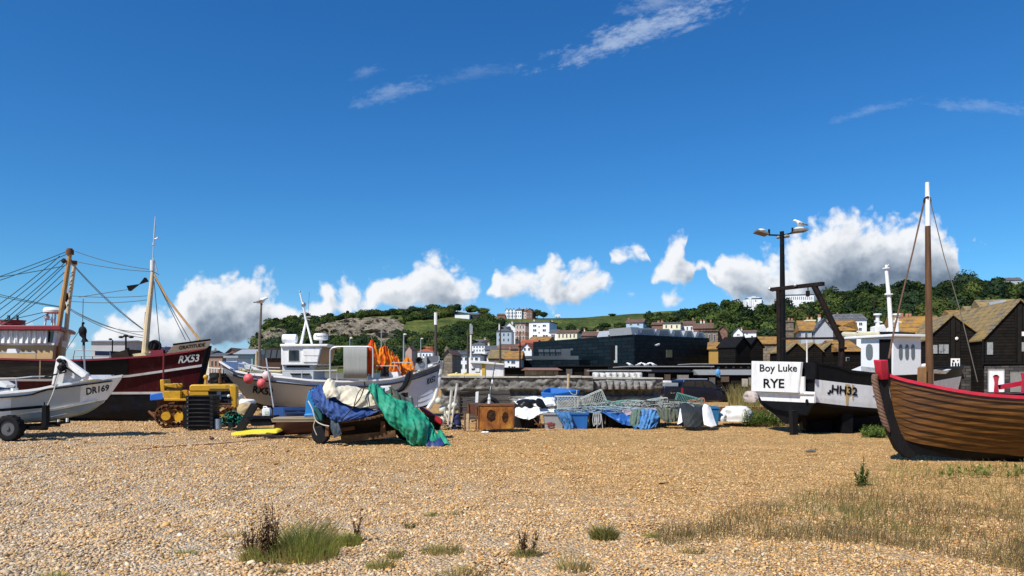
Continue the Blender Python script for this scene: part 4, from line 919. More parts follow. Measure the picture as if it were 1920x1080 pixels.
# ------------------------------------------------------------------ white open boat on its trailer
def open_boat():
    C1 = (P(231, 700, 18.9).x, 18.9); C0 = (P(-235, 700, 18.9).x, 18.9)
    t = thing('motor_boat', 'white and grey open boat with folded cuddy and DR169 on its bow', 'boat', (C1[0]-3, 18.9, .3))
    L = [(-230, 100, .10, 1, 6, [(-300, 797), (0, 796), (87, 791), (120, 787)]),
         (-232, 184, .78, .8, 2.0, [(-300, 790), (46, 789), (87, 787.5), (137, 780), (162, 773), (190, 756)]),
         (-233, 197, .92, .85, 2.0, [(-300, 783), (0, 781), (75, 772), (104, 769), (150, 758), (197, 750)]),
         (-233, 202, .99, .85, 2.0, [(-300, 782), (0, 779), (75, 769.5), (104, 766), (150, 755), (202, 746)]),
         (-234, 226, 1.06, .9, 2.3, [(-300, 748), (0, 745), (30, 743), (60, 740), (86, 730.6), (125, 725.6), (225, 712)]),
         (-235, 230, 1.10, .9, 2.3, [(-300, 739), (0, 736), (37, 732.5), (67, 730), (87, 725), (112, 720.6), (156, 714), (187, 709.5), (230, 703.5)])]
    h = hull(L, C0, C1, [1, 1, 0, 0, 2, 0], sub=3)
    bm = mat('blue_grey_bottom', (.24, .29, .30), .5, .2, 2, dirt=(.45, .40, .27), dirt_amt=.8, dscale=.9)
    h['mb'].build('hull', [WHITE, bm, WHITE], t)
    deck_parts(h, t, WHITE2, WHITE, .3, .14, .02)
    mb = MB(); patch(mb, h['near'], [(21, 746), (60, 742.5), (86, 733), (120, 728), (151.5, 723.5)], [(21, 778), (75, 769), (104, 765), (149.5, 754)], 24, 4, .01); mb.build('hull_panel', mat('grey_gelcoat', (.44, .45, .42), .45, .08, 2), t)
    strip(h, t, [(-200, 745), (0, 744.5), (30, 742.5), (60, 739.5), (86, 730), (125, 725), (224, 711.5)], 2.2, BLACKR, 'rubbing_strip', .07, -180, 225)
    strip(h, t, [(-100, 782), (0, 780), (75, 769.5), (104, 766.5), (179, 750.5)], 3, WHITE, 'spray_rail', .06, 80, 182)
    strip(h, t, [(100, 780), (126, 774)], 1.6, WHITE, 'spray_rail', .05, 97, 127)
    strip(h, t, [(-200, 771), (0, 766.5), (78, 760)], 5.2, BLACKP, 'painted_stripe', .02, -180, 80)
    text('number_lettering', 'DR169', [(162, 741), (204, 732), (205, 720.5), (161.5, 727)], mat('black_lettering', (.008, .008, .009), .5), t, h['near'], off=.012, bold=.025)
    # cuddy folded up: A frame, side panel, roof flap
    mb = MB(); mb.slab([(96, 722), (101, 722), (112, 681), (116, 668), (110, 667), (105, 673)], 18.3, .09); mb.slab([(96, 722), (101, 722), (112, 681), (116, 668), (110, 667), (105, 673)], 19.35, .09)
    mb.slab([(113, 667), (120, 670), (163, 701), (160, 707), (153, 709), (116, 682)], 18.25, .14); mb.slab([(113, 667), (120, 670), (163, 701), (160, 707), (153, 709), (116, 682)], 19.2, .14); mb.beam(P(116, 670, 18.3), P(116, 670, 19.3), .07); mb.build('cuddy_frame', WHITE, t, bevel=.02)
    mb = MB(); mb.slab([(108, 684), (114, 676), (124, 683), (140, 700), (126, 692), (112, 700)], 18.5, .7); mb.build('folded_cover', BLACKR, t)
    mb = MB(); mb.slab([(102, 721), (110, 703), (122, 689), (157, 713), (140, 717)], 18.5, .05); mb.build('cuddy_side', mat('pale_grey_panel', (.55, .56, .55), .5, .06), t)
    mb = MB(); mb.slab([(158, 708), (164, 703), (175, 711), (150, 714)], 18.3, 1.2); mb.build('cuddy_base', WHITE, t)
    mb = MB()
    for k in range(11): mb.ball(P(113+rnd.uniform(-3, 8), 683+rnd.uniform(-9, 10), 18.2+rnd.uniform(-.05, .15)), (rnd.uniform(.03, .07),)*3, 7, 5)
    mb.tube(crv([P(114, 676, 18.2), P(122, 682, 18.1), P(112, 690, 18.2), P(124, 697, 18.3), P(84, 706, 18.3)], 5), .018, 6); mb.build('wiring_bundle', BLACKR, t)
    mb = MB(); mb.tube([P(160, 714, 18.9), P(157, 650, 18.9)], .022, 8); mb.tube([P(157, 655, 18.9), P(156.5, 648, 18.9)], .035, 8); mb.build('signal_mast', STEEL, t)
    mb = MB(); mb.ball(P(155, 620+1, 18.9), (.10, .08, .13)); mb.tube([P(155, 614, 18.9), P(155, 604, 18.9)], [.03, .02], 8); mb.ball(P(156, 606, 18.9), .035); mb.tube([P(155, 626, 18.9), P(158, 634, 18.9), P(159, 641, 18.9)], [.09, .045, .09], 4); mb.tube([P(157, 640, 18.9), P(157, 652, 18.9)], .03, 6); mb.build('mast_light', BLACKR, t)
    wires([((150, 618), (115, 670)), ((155, 603), (156, 560))], 18.9, .008, WIRE, 'stay', t)
    mb = MB(); mb.tube(crv([P(110, 700, 18.1), P(104, 722, 17.9), P(97, 743, 17.72), P(89, 760, 17.7)], 6), .012, 6); mb.build('mooring_rope', ROPEW, t)
    mb = MB()
    for a in (31,): mb.tube([P(a, 731, 18.2), P(a-1, 709, 18.2), P(60, 706, 18.2), P(96, 705, 18.6)], .015, 6)
    mb.tube([P(-60, 731, 18.2), P(-60, 710, 18.2), P(30, 709, 18.2)], .012, 6); mb.build('hand_rail', ALU, t)
    mb = MB(); mb.slab([(20, 728), (24, 728), (24, 733), (20, 733)], 18.2, .2); mb.build('cleat', WHITE, t)
    mb = MB(); mb.slab([(-30, 722), (8, 716), (9, 730), (-30, 736)], 18.6, .5); mb.build('engine_cowl', mat('navy_cowl', (.02, .05, .14), .4), t)
    mb = MB(); mb.slab([(-20, 716), (0, 714), (14, 722), (10, 727), (-20, 722)], 18.5, .3); mb.build('engine_cover', WHITE2, t)
    # trailer
    T = thing('boat_trailer', 'black boat trailer with fat tyre under the white and grey open boat', 'trailer', P(20, 823, 18.05))
    w = bpy.data.objects.new('wheel', None); COL.objects.link(w); w.parent = T; ORG[w.name] = ORG[T.name]
    c = P(19, 801, 17.75); c.z = .30; mb = MB(); mb.wheel(c, .305, .24, (0, 1, 0), 32, [(.58, .5), (.7, .55), (.93, .5), (1, .3), (1, -.3), (.93, -.5), (.7, -.55), (.58, -.5)])
    for k in range(32): 
        a = k*math.pi/16; q = c+V((math.cos(a)*.3, (k % 2-.5)*.1, math.sin(a)*.3)); mb.box(q, (.025, .11, .03), Matrix.Rotation(-a, 3, 'Y'))
    mb.build('tyre', BLACKR, w)
    mb = MB(); mb.wheel(c, .18, .18, (0, 1, 0), 24, [(0, .2), (.55, .22), (.8, .3), (.98, .48), (1, .5), (1, -.5), (0, -.5)]); mb.cyl(c-V((0, .12, 0)), c+V((0, .1, 0)), .05, 12); mb.build('rim', mat('grey_rim', (.10, .10, .10), .5), w)
    mb = MB(); mb.beam(P(-300, 798, 18.4)+V((0, 0, .02)), P(88, 803, 18.4), .10, .09); mb.beam((c.x, c.y+.12, c.z), (c.x, 20.1, c.z), .08); mb.beam(P(-300, 798, 19.5), P(110, 797, 19.5), .08, .08); mb.beam(P(110, 797, 18.4), P(110, 796, 19.5), .08)
    mb.slab([(50, 801), (82, 798), (88, 801), (56, 807)], 17.9, .4); mb.build('frame', BLACKP, T)
    mb = MB(); mb.slab([(78, 760), (87, 759), (87, 799), (77, 802)], 17.75, .14); mb.slab([(81.5, 754), (83, 754), (83, 761), (81.5, 761)], 17.8, .04); mb.build('guide_post', BLACKP, T, bevel=.02)
    mb = MB(); mb.cyl(P(110, 786, 18.6), P(110, 791, 18.6), .03, 6); mb.cyl(P(126, 784, 18.6), P(126, 791, 18.6), .03, 6); mb.build('roller', WHITE, T)
open_boat()
# ------------------------------------------------------------------ white clinker fishing boat
def white_boat():
    C0 = (P(436, 700, 29.2).x, 29.2); C1 = (P(828, 700, 28.6).x, 28.6)
    t = thing('fishing_boat', 'white clinker fishing boat with wheelhouse and orange flags, RX52 on its side', 'fishing boat', ((C0[0]+C1[0])/2, 29, .2))
    top = [(432, 690), (440, 695), (470, 701), (525, 706), (585, 712.5), (645, 714.5), (690, 713.5), (737, 709), (770, 701), (800, 691), (825, 680.5)]
    rub = [(432, 698), (440, 704.5), (470, 711), (525, 717), (585, 723), (645, 725), (690, 724.5), (737, 719), (770, 712), (800, 702.5), (825, 692.5)]
    bot = [(445, 735), (470, 752), (500, 760), (560, 764), (700, 766), (790, 763), (812, 754)]
    def mid(k): return [(x, lerp(interp(bot, x), interp(rub, x), k)) for x in range(436, 830, 10)]
    L = [(490, 800, .10, 1, 6, [(430, 766), (600, 770), (805, 764)]), (470, 806, .50, .35, 2.0, mid(.0)),
         (458, 811, .70, .42, 2.1, mid(.16)), (452, 814, .88, .5, 2.2, mid(.33)), (447, 817, 1.05, .55, 2.3, mid(.5)), (443, 820, 1.21, .58, 2.4, mid(.67)), (440, 822, 1.36, .62, 2.5, mid(.84)),
         (437, 825, 1.50, .66, 2.6, rub), (435, 828, 1.54, .68, 2.7, top)]
    h = hull(L, C0, C1, [1, 0, 0, 0, 0, 0, 0, 0], sub=1, lap=.022, lapset=(1, 2, 3, 4, 5, 6), N=40)
    h['mb'].build('hull', [mat('white_hull_paint', (.50, .56, .66), .45, .06, 2, dirt=(.40, .36, .30), dirt_amt=.3, dscale=1.1), mat('dark_keel_paint', (.05, .03, .025), .7)], t, sharp=20)
    deck_parts(h, t, GREYP, WHITE, .25, .16, .05)
    strip(h, t, [(x, y-.8) for x, y in rub], 2.6, mat('dark_grey_rubber', (.045, .05, .06), .6), 'rubbing_strake', .06, 438, 823, 40)
    mb = MB(); patch(mb, h['near'], [(771, 701.5), (800, 692), (824, 683)], [(771, 709.5), (800, 700.5), (824, 691)], 14, 2, .012); mb.build('bow_band', mat('slate_grey_paint', (.13, .14, .16), .5, .15), t)
    BL = mat('black_lettering', (.008, .008, .009), .5)
    text('number_lettering', 'RX52', [(475, 735), (513, 741), (514, 727.5), (477, 722)], BL, t, h['near'], off=.05, bold=.03)
    text('number_lettering', 'RX52', [(799.5, 722), (815, 714.5), (816, 703), (801, 709.5)], BL, t, h['near'], off=.05, bold=.03)
    mb = MB(); mb.tube([P(829, 676, 28.6), P(826, 695, 28.6), P(822, 722, 28.6), P(815, 748, 28.6), P(803, 766, 28.6)], [.06, .07, .07, .08, .09], 8); mb.build('stem_post', WHITE2, t)
    mb = MB(); mb.tube([P(434, 692, 29.2), P(443, 712, 29.2), P(456, 736, 29.2), P(480, 760, 29.2)], [.05, .06, .06, .08], 8); mb.build('stern_post', WOODD, t)
    mb = MB()
    for x in (520, 620, 720): mb.bx(P(x, 0, 29).x-.2, P(x, 0, 29).x+.2, 27.9, 29.9, 0, .22)
    mb.build('keel_block', WOODD, t)
    # wheelhouse
    Y = 28.1; mb = MB(); mb.slab([(529, 683), (588, 683), (588, 716), (529, 716)], Y+.15, 1.7); mb.build('wheelhouse_lower', mat('shaded_white_paint', (.52, .53, .54), .5, .06, 3), t, bevel=.015)  # lower box greyed, the shade below the overhang put into its colour
    mb = MB(); mb.slab([(527, 650), (604, 651), (595, 684.5), (527, 684.5)], Y, 2.0); mb.build('wheelhouse', WHITE, t, bevel=.02)
    mb = MB(); mb.slab([(524.5, 645), (615, 645), (613, 650), (525, 650.5)], Y-.1, 2.2); mb.build('wheelhouse_roof', WHITE, t, bevel=.03)
    mb = MB(); mb.slab([(540, 654.8), (562, 654.8), (562, 678), (540, 678)], Y-.02, .05); f = mb.build('window', WHITE2, t, bevel=.01)
    mb = MB(); mb.slab([(541.5, 656.3), (560.5, 656.3), (560.5, 676.5), (541.5, 676.5)], Y-.03, .05); mb.build('pane', GLASS, f)
    mb = MB(); mb.slab([(568, 655), (600, 655), (598, 667), (568, 667)], Y-.05, .09); mb.slab([(568, 668), (597, 668), (595, 679), (568, 679)], Y-.04, .08); mb.build('sliding_hatch', WHITE, t, bevel=.01)
    mb = MB(); mb.ext([P(605, 651, Y+.02), P(613, 651, Y+.6), P(608, 676, Y+.6), P(596.5, 682, Y+.02)], (0, 1.4, 0)); mb.build('windscreen', mat('shaded_front_glass', (.16, .13, .13), .3), t)  # mauve-grey carries the shade of the forward face in the glass colour
    mb = MB(); mb.slab([(537, 686), (580, 686), (580, 689), (537, 689)], Y+.1, .1); mb.slab([(543, 700), (580, 700), (578, 703), (546, 703)], Y+.05, .12); mb.build('vent_slot', BLACKP, t)
    mb = MB(); mb.tube([P(529.5, 635, 28.7), P(531, 635, 28.7), P(556, 635, 28.7), P(557.5, 635, 28.7)], [.1, .17, .17, .1], 16); mb.slab([(533, 638), (554, 638), (553, 645), (534, 645)], 28.6, .2); mb.build('liferaft_canister', WHITE, t)
    mb = MB(); c = P(601.5, 631, 28.7); mb.tube([c+V((0, 0, -.14)), c+V((0, 0, -.12)), c+V((0, 0, .02)), c+V((0, 0, .11)), c+V((0, 0, .13))], [.2, .27, .28, .24, .05], 20); mb.cyl(c-V((0, 0, .28)), c-V((0, 0, .12)), .06, 8); mb.build('radar_dome', WHITE, t)
    bvh = mb.bvh(); text('dome_lettering', 'Raymarine', [(593, 632.5), (610, 632.5), (610, 628.5), (593, 628.5)], mat('grey_lettering', (.08, .08, .09), .5), t, bvh, off=.01, bold=.01)
    mb = MB(); mb.tube([P(565, 645, 28.4), P(574, 601, 28.7)], .045, 8); mb.tube([P(585, 645, 28.4), P(574, 601, 28.7)], .04, 8); mb.tube([P(574, 602, 28.7), P(567, 568, 28.7), P(563, 552, 28.7), P(562, 547, 28.7)], [.045, .035, .025, .02], 8); mb.tube([P(563, 645, 29.2), P(574, 601, 28.7)], .035, 8); mb.build('mast', WHITE, t)
    mb = MB(); mb.ball(P(569, 571, 28.7), (.09, .09, .1)); mb.ball(P(562, 546.5, 28.7), (.05, .05, .03)); mb.tube([P(570, 595, 28.7), P(583, 594, 28.7)], .03, 6); mb.tube([P(566, 596, 28.7), P(581, 600, 28.7)], .02, 6); mb.build('masthead_light', STEEL, t)
    wires([((580, 547), (577, 600))], 28.7, .006, WIRE, 'aerial', t)
    # rails, canopy
    mb = MB(); r = .022
    mb.tube([P(448, 695, 28.4), P(448, 681, 28.4), P(470, 684, 28.2), P(493, 689, 28.0), P(525, 690, 27.9)], r, 6); mb.tube([P(448, 690, 28.4), P(493, 695, 28.0), P(525, 697, 27.9)], r, 6)
    for x, y in ((470, 684), (493, 689)): mb.tube([P(x, y, 28.1), P(x, y+16, 28.1)], r, 6)
    mb.tube([P(527, 695, 27.7), P(566, 695.5, 27.6), P(632, 694.5, 27.6), P(632, 713, 27.6)], r, 6); mb.tube([P(566, 695.5, 27.6), P(566, 712, 27.6)], r, 6)
    mb.tube([P(752, 700, 27.9), P(745, 686, 27.9), P(706, 686, 27.8)], .02, 6); mb.tube([P(774, 690, 28), P(772, 680, 28), P(735, 680, 28)], .02, 6)
    mb.build('guard_rail', GREYP, t)
    mb = MB(); mb.tube(crv([P(619, 712, 27.6), P(619, 665, 27.6), P(621, 655, 27.6), P(628, 651, 27.6), P(645, 650, 27.6), P(688, 650, 27.6)], 5), .032, 8); mb.tube(crv([P(619, 712, 29.8), P(619, 665, 29.8), P(621, 655, 29.8), P(628, 651, 29.8), P(645, 650, 29.8), P(688, 650, 29.8)], 5), .032, 8)
    mb.tube(crv([P(688, 650, 27.6), P(694, 651, 27.6), P(699, 658, 27.6), P(699, 708, 27.6)], 5), .03, 8); mb.build('canopy_frame', ALU, t)
    rows = [[P(x, y, 27.55+.004*math.sin(x*1.6)) for x in np.linspace(644, 688.5, 30)] for y in (709, 690, 670, 654)]+[[P(x, 649.6, yy) for x in np.linspace(644, 688.5, 30)] for yy in (27.6, 28.6, 29.8)]
    mb = MB(); mb.grid(rows); mb.build('canopy', mat('grey_canvas', (.30, .31, .29), .75, .12, 3, stretch=(8, 1, .5), dirt=(.40, .40, .37), dirt_amt=.4), t, sharp=50, solid=.02)
    mb = MB(); mb.slab([(690, 701), (745, 697), (748, 709), (690, 712)], 28.2, .8); mb.build('deck_locker', WHITE, t)
    mb = MB(); mb.slab([(714, 696), (720, 687), (726, 688), (728, 706), (713, 706)], 28.0, .3); mb.build('bin_bag', BLACKR, t)
    mb = MB(); c = P(785.5, 675.5, 28.0); mb.ring(c, .10, .03); mb.wheel(c+V((0, .1, 0)), .1, .12); mb.build('line_hauler', BLACKR, t)
    mb = MB(); mb.slab([(780, 681), (790, 680), (796, 668), (800, 668), (800, 692), (776, 694)], 28.1, .4); mb.ball(P(796, 672, 28.2), .1); mb.build('hauler_housing', STEEL, t)
    mb = MB(); mb.slab([(800, 668), (823, 667), (824, 680), (800, 684)], 28.4, .05); mb.build('bow_plate', mat('slate_grey_paint', (.13, .14, .16)), t)
    mb = MB(); mb.tube([P(799, 683, 28.2), P(820, 680, 28.3), P(823.5, 676, 28.4), P(823.5, 668, 28.4)], .02, 6); mb.build('bow_rail', ALU, t)
    # things on and against it
    for k, (x0, y0, x1, y1) in enumerate(((448, 693.5, 528, 696), (450, 697, 527, 697.5), (588, 690, 646, 686.5), (590, 694, 634, 690.5), (588, 688, 628, 690))):
        mb = MB(); mb.tube([P(x0, y0, 28.5+.1*k), P(x1, y1, 28.5+.1*k)], .035, 8); tag(mb.build('spar', mat('yellow_bamboo', (.58, .47, .20), .6, .2, 6)), ['long yellow spar lying uppermost along the white boat stern rail', 'long yellow spar lying lowest along the white boat stern rail', 'yellow spar slanting highest between wheelhouse and grey canopy of the white boat', 'yellow spar lying lowest between wheelhouse and grey canopy of the white boat', 'short yellow spar just right of the white boat wheelhouse'][k], 'spar', 'yellow spars on the white boat')
    for k, (x, y, r, m) in enumerate(((466, 710, 9, PINK), (490.5, 719, 8.5, PINK), (500, 704.5, 8.5, PINKP))):
        f = thing('fender_buoy', ['bright pink round buoy hanging furthest left on the white boat stern', 'bright pink round buoy hanging lowest, over the RX52 lettering', 'bleached pale pink buoy hanging beside the leaning aluminium pole'][k], 'buoy', P(x, y, 27.55), group='pink buoys hanging on the white boat')
        c = P(x, y, 27.5-.1*(k == 1)); rr = r/F*27.5; mb = MB(); mb.ball(c, (rr, rr, rr*1.08), 16, 12); mb.build('float', m, f)
        mb = MB(); mb.cyl(c+V((0, 0, rr)), c+V((.01, 0, rr+.07)), .035, 8); mb.tube([c+V((.01, 0, rr+.05)), c+V((.05, .1, rr+.3))], .01, 5); mb.build('eyelet', BLACKR, f)
    mb = MB(); mb.tube([P(499, 672, 27.5), P(513, 764, 27.2)], .028, 8); tag(mb.build('pole', ALU), 'thin aluminium pole leaning against the white boat beside the pink buoys', 'pole')
    # dan flags
    FL = [(694, 712, 697, 636, 694, 640, 690, 705, 1), (704, 712, 700, 640, 702, 645, 703, 692, 0), (700, 708, 716, 650, 714, 655, 712, 688, 0), (704, 710, 722, 648, 720, 652, 716, 694, 1), (706, 710, 727, 653, 724, 656, 724, 700, 0), (710, 708, 730, 657, 728, 660, 732, 697, 0),
          (712, 708, 736, 660, 733, 665, 737, 700, 1), (716, 708, 740, 668, 738, 672, 742, 702, 0), (720, 706, 745, 667, 742, 670, 739, 704, 0), (735, 706, 764, 669, 762, 672, 770, 692, 0), (742, 707, 766, 676, 765, 680, 772, 699, 0), (726, 708, 748, 676, 745, 680, 745, 706, 1), (746, 707, 770, 687, 768, 688, 762, 704, 0)]
    LB = ['tall orange flag upright just right of the grey canopy', 'second tall orange flag behind the red-brown hoop', 'orange flag leaning left of the dense bunch', 'red-orange flag at the top of the dense bunch', 'orange flag in the middle of the dense bunch', 'orange flag with pale edge in the right of the dense bunch', 'red-orange flag low in the dense bunch', 'orange flag at the right edge of the dense bunch', 'orange flag hanging down right beside the dense bunch', 'large orange flag with a pointed top, right of the bunch', 'orange flag spread low below the pointed one', 'red flag folded low behind the deck locker', 'small orange flag furthest right, by the line hauler']
    for k, (x0, y0, x1, y1, fx, fy, gx, gy, c) in enumerate(FL):
        Y = 28.3+.06*k; f = thing('dan_flag', LB[k]+' on the white boat', 'flag', P(x0, y0, Y), group='orange marker flags on the white boat')
        a, b = P(x0, y0, Y), P(x1, y1-3, Y+.1); mb = MB(); mb.tube([a, b], .014, 6); mb.build('pole', mat('bamboo', (.36, .24, .12), .7), f)
        rows = []
        for u, wd in ((0, 2), (.25, 8), (.5, 13), (.75, 13), (1, 6)):
            cx, cy = lerp(x1, gx, u), lerp(y1, gy, u); rows.append([P(cx+wd*q*(1 if q < 0 else .8), cy+2*abs(q), Y-.12+.1*abs(q)) for q in (-1, -.4, .3, 1)])
        rows = sheet(rows, 5, 5, .05, 4, k, .6)
        mb = MB(); mb.grid(rows); mb.build('flag', ORANGE2 if c else ORANGE, f, sharp=0)
white_boat()
# ------------------------------------------------------------------ crawler tractor
def tractor():
    p = PL(290, 22.5, 14); t = thing('crawler_tractor', 'small yellow crawler tractor with rusty tracks in front of the maroon trawler', 'tractor', p.loc(350))
    def track(w, label=None):
        tr = bpy.data.objects.new('track', None); COL.objects.link(tr); tr.parent = t; ORG[tr.name] = ORG[t.name]
        c0, c1 = p.pt(311.5, 777, w), p.pt(424, 778, w); r0, r1 = 19.2/F*c0.y, 17/F*c1.y; c0.z = r0+.0; c1.z = r1
        d = p.d; pts = []
        for k in range(13): a = math.pi/2+math.pi*k/12; pts.append(c0+d*(math.cos(a)*r0)+V((0, 0, math.sin(a)*r0)))
        for k in range(13): a = -math.pi/2+math.pi*k/12; pts.append(c1+d*(math.cos(a)*r1)+V((0, 0, math.sin(a)*r1)))
        pts.append(pts[0]); L = [0]
        for a, b in zip(pts, pts[1:]): L.append(L[-1]+(b-a).length)
        mb = MB(); n = 38
        for k in range(n):
            s = L[-1]*k/n
            for i in range(len(L)-1):
                if L[i] <= s <= L[i+1]: break
            q = pts[i].lerp(pts[i+1], (s-L[i])/max(1e-6, L[i+1]-L[i])); e = (pts[i+1]-pts[i]).normalized(); nn = e.cross(p.n)
            m3 = Matrix((e, p.n, nn)).transposed(); mb.box(q+p.n*.15, (L[-1]/n*.8, .32, .02), m3); mb.box(q+p.n*.15+nn*.02, (.02, .32, .05), m3); mb.box(q+p.n*.15-nn*.025, (L[-1]/n*1.05, .1, .035), m3)
        mb.build('track_belt', RUST, tr)
        mb = MB(); mb.wheel(c0+p.n*.15, r0*.8, .12, p.n, 18, [(0, .5), (.3, .7), (.35, .4), (.8, .4), (.82, .5), (1, .5), (1, -.5), (0, -.5)]); mb.build('sprocket', RUST, tr)
        mb = MB(); mb.cyl(c0+p.n*-.06, c0+p.n*.1, r0*.42, 16); mb.build('hub', YELLOW, tr)
        mb = MB(); mb.wheel(c1+p.n*.15, r1*.8, .12, p.n, 18, [(0, .3), (.5, .3), (.55, .5), (1, .5), (1, -.5), (0, -.5)]); mb.build('idler', RUST, tr)
        mb = MB()
        for k in range(4): q = c0.lerp(c1, .27+.16*k); q.z = .1; mb.wheel(q+p.n*.15, .085, .14, p.n, 12)
        mb.build('roller', RUST, tr)
        mb = MB(); a, b = c0+p.n*.1, c1+p.n*.1; mb.beam(a.lerp(b, .2), b, .1, .09); mb.slab([(328, 790), (327, 779), (333, 772), (337, 776), (341, 772), (344, 780), (342, 788)], (a.y+.05) if False else a.y, .03); mb.build('track_frame', YELLOW, tr)
    track(0); track(1.12)
    mb = MB(); p.slab(mb, [(352, 724), (356, 721.5), (436, 721), (441, 725), (441, 734), (352, 734)], .62, .28); mb.build('bonnet', YELLOW, t, bevel=.03)
    mb = MB(); p.slab(mb, [(352, 733), (386, 733), (386, 728), (390, 752), (400, 756), (352, 751)], .56, .30); mb.build('bonnet_side', YELLOW, t, bevel=.01)
    mb = MB(); p.slab(mb, [(385, 728.5), (429, 728.5), (429, 752), (400, 753), (388, 749)], .50, .33); mb.build('engine', mat('engine_block', (.02, .022, .025), .6, .6, 9, bump=.4), t)
    mb = MB(); p.rect(mb, 390, 427, 729, 731.5, .05, .27); p.rect(mb, 399, 425, 741, 744, .06, .29); p.rect(mb, 404, 412, 732, 751, .1, .29); mb.build('engine_pipe', mat('blue_grey_steel', (.05, .08, .10), .5), t)
    mb = MB(); p.slab(mb, [(428, 722), (441, 724), (442, 764), (436, 768), (431, 752)], .64, .27); mb.build('radiator_cowl', YELLOW, t, bevel=.03)
    mb = MB(); q = p.pt(427, 743, .25); mb.ball(q, .05); mb.build('headlamp', WHITE2, t)
    mb = MB(); p.slab(mb, [(298.5, 712), (306, 711.5), (307, 719), (307.5, 735), (300, 735)], 1.0, .1); mb.build('seat_back', YELLOW, t, bevel=.02)
    mb = MB(); p.slab(mb, [(306, 719.5), (330, 719.5), (331, 728), (314, 726), (307, 724)], .12, .1); p.slab(mb, [(306, 719.5), (330, 719.5), (331, 728), (314, 726), (307, 724)], .12, .98); mb.build('arm_rest', YELLOW, t, bevel=.02)
    mb = MB(); p.rect(mb, 305, 331, 727, 733, .8, .15); mb.build('seat', mat('seat_vinyl', (.12, .08, .03), .6), t, bevel=.02)
    mb = MB(); p.slab(mb, [(303, 733), (337, 733), (337, 750), (308, 751), (304, 745)], 1.0, .1); mb.build('rear_body', YELLOW, t, bevel=.015)
    mb = MB(); p.rect(mb, 307, 352, 747.5, 751.5, 1.15, .02); p.slab(mb, [(338, 732), (346, 732), (349, 750), (337, 750)], .3, .4); mb.build('platform', YELLOW, t, bevel=.01)
    mb = MB()
    for a, b in (((329, 719), (345, 735)), ((345, 716), (342, 737)), ((349, 718), (344, 738)), ((338, 726), (345, 740))): mb.tube([p.pt(*a, .5), p.pt(*b, .5)], .012, 5)
    mb.build('control_lever', BLACKP, t)
    mb = MB(); mb.ball(p.pt(380, 707, .6), .075); mb.cyl(p.pt(380, 708, .6), p.pt(380, 722, .6), .035, 10); mb.build('air_cleaner', YELLOW, t)
    mb = MB(); mb.cyl(p.pt(407.5, 722, .6), p.pt(407.5, 708, .6), .05, 10); mb.cyl(p.pt(407.5, 709, .6), p.pt(407, 692, .6), .022, 8); mb.tube([p.pt(407, 693, .6), p.pt(410, 690.5, .6)], .02, 6); mb.ball(p.pt(386, 716, .7), .05); mb.ball(p.pt(413, 717, .7), .055); mb.build('exhaust', RUST, t)
    mb = MB(); p.slab(mb, [(288, 752), (305, 750), (303, 776), (287, 785)], .5, .45); mb.tube([p.pt(272, 777, .7), p.pt(300, 780, .7)], .05, 6); mb.tube([p.pt(273, 772, .4), p.pt(290, 786, .3)], .04, 6); mb.build('drawbar', RUST, t)
    b = MB(); p.slab(b, [(277, 741), (281, 738.5), (301, 736.5), (303, 749), (299, 750.5), (277, 752)], .4, .3); tag(b.build('plastic_box', mat('bright_blue_plastic', (.03, .16, .62), .4, .12, 5), bevel=.02), 'bright blue plastic box hanging on the back of the yellow tractor', 'box')
tractor()
def crates():
    PX = ['topmost', 'second from the top', 'third from the top', 'fourth from the top', 'fourth from the bottom', 'third from the bottom', 'second from the bottom', 'bottom']
    m = mat('black_crate_plastic', (.012, .012, .013), .38, .2, 6, spec=.5); root = None; z = .02; Y = 21.15; x0, x1 = P(348.5, 0, Y).x, P(400, 0, Y).x; h = (807-744)/F*Y/8
    def crate(k):
        o = thing('fish_crate', 'black plastic fish crate, %s of the stack beside the yellow tractor' % PX[7-k], 'crate', ((x0+x1)/2, Y+.3, z+k*h), group='stacked black fish crates')
        a = MB(); zz = z+k*h; a.bx(x0+.03, x1-.03, Y+.03, Y+.55, zz, zz+h*.62); a.build('tray', m, o, bevel=.01)
        a = MB(); a.bx(x0, x1, Y-.01, Y+.05, zz+h*.62, zz+h*.98); a.bx(x0, x1, Y+.53, Y+.59, zz+h*.62, zz+h*.98); a.bx(x0, x0+.06, Y+.05, Y+.53, zz+h*.62, zz+h*.97); a.bx(x1-.06, x1, Y+.05, Y+.53, zz+h*.62, zz+h*.97)
        a.bx(x0-.002, x0+.10, Y-.012, Y+.03, zz, zz+h*.7); a.bx(x1-.10, x1+.002, Y-.012, Y+.03, zz, zz+h*.7); a.build('rim', m, o, bevel=.008)
        a = MB(); a.cyl((x0+.05, Y-.02, zz+h*.4), (x0+.05, Y-.01, zz+h*.4), .012, 8); a.build('rivet', STEEL, o); return o
    for k in range(8): crate(k)
    b = MB(); b.slab([(343, 765), (349, 764), (349, 803), (343, 804)], 21.3, .5); tag(b.build('leaning_tray', m, bevel=.01), 'black shallow tray standing upright against the left of the crate stack', 'tray')
crates()
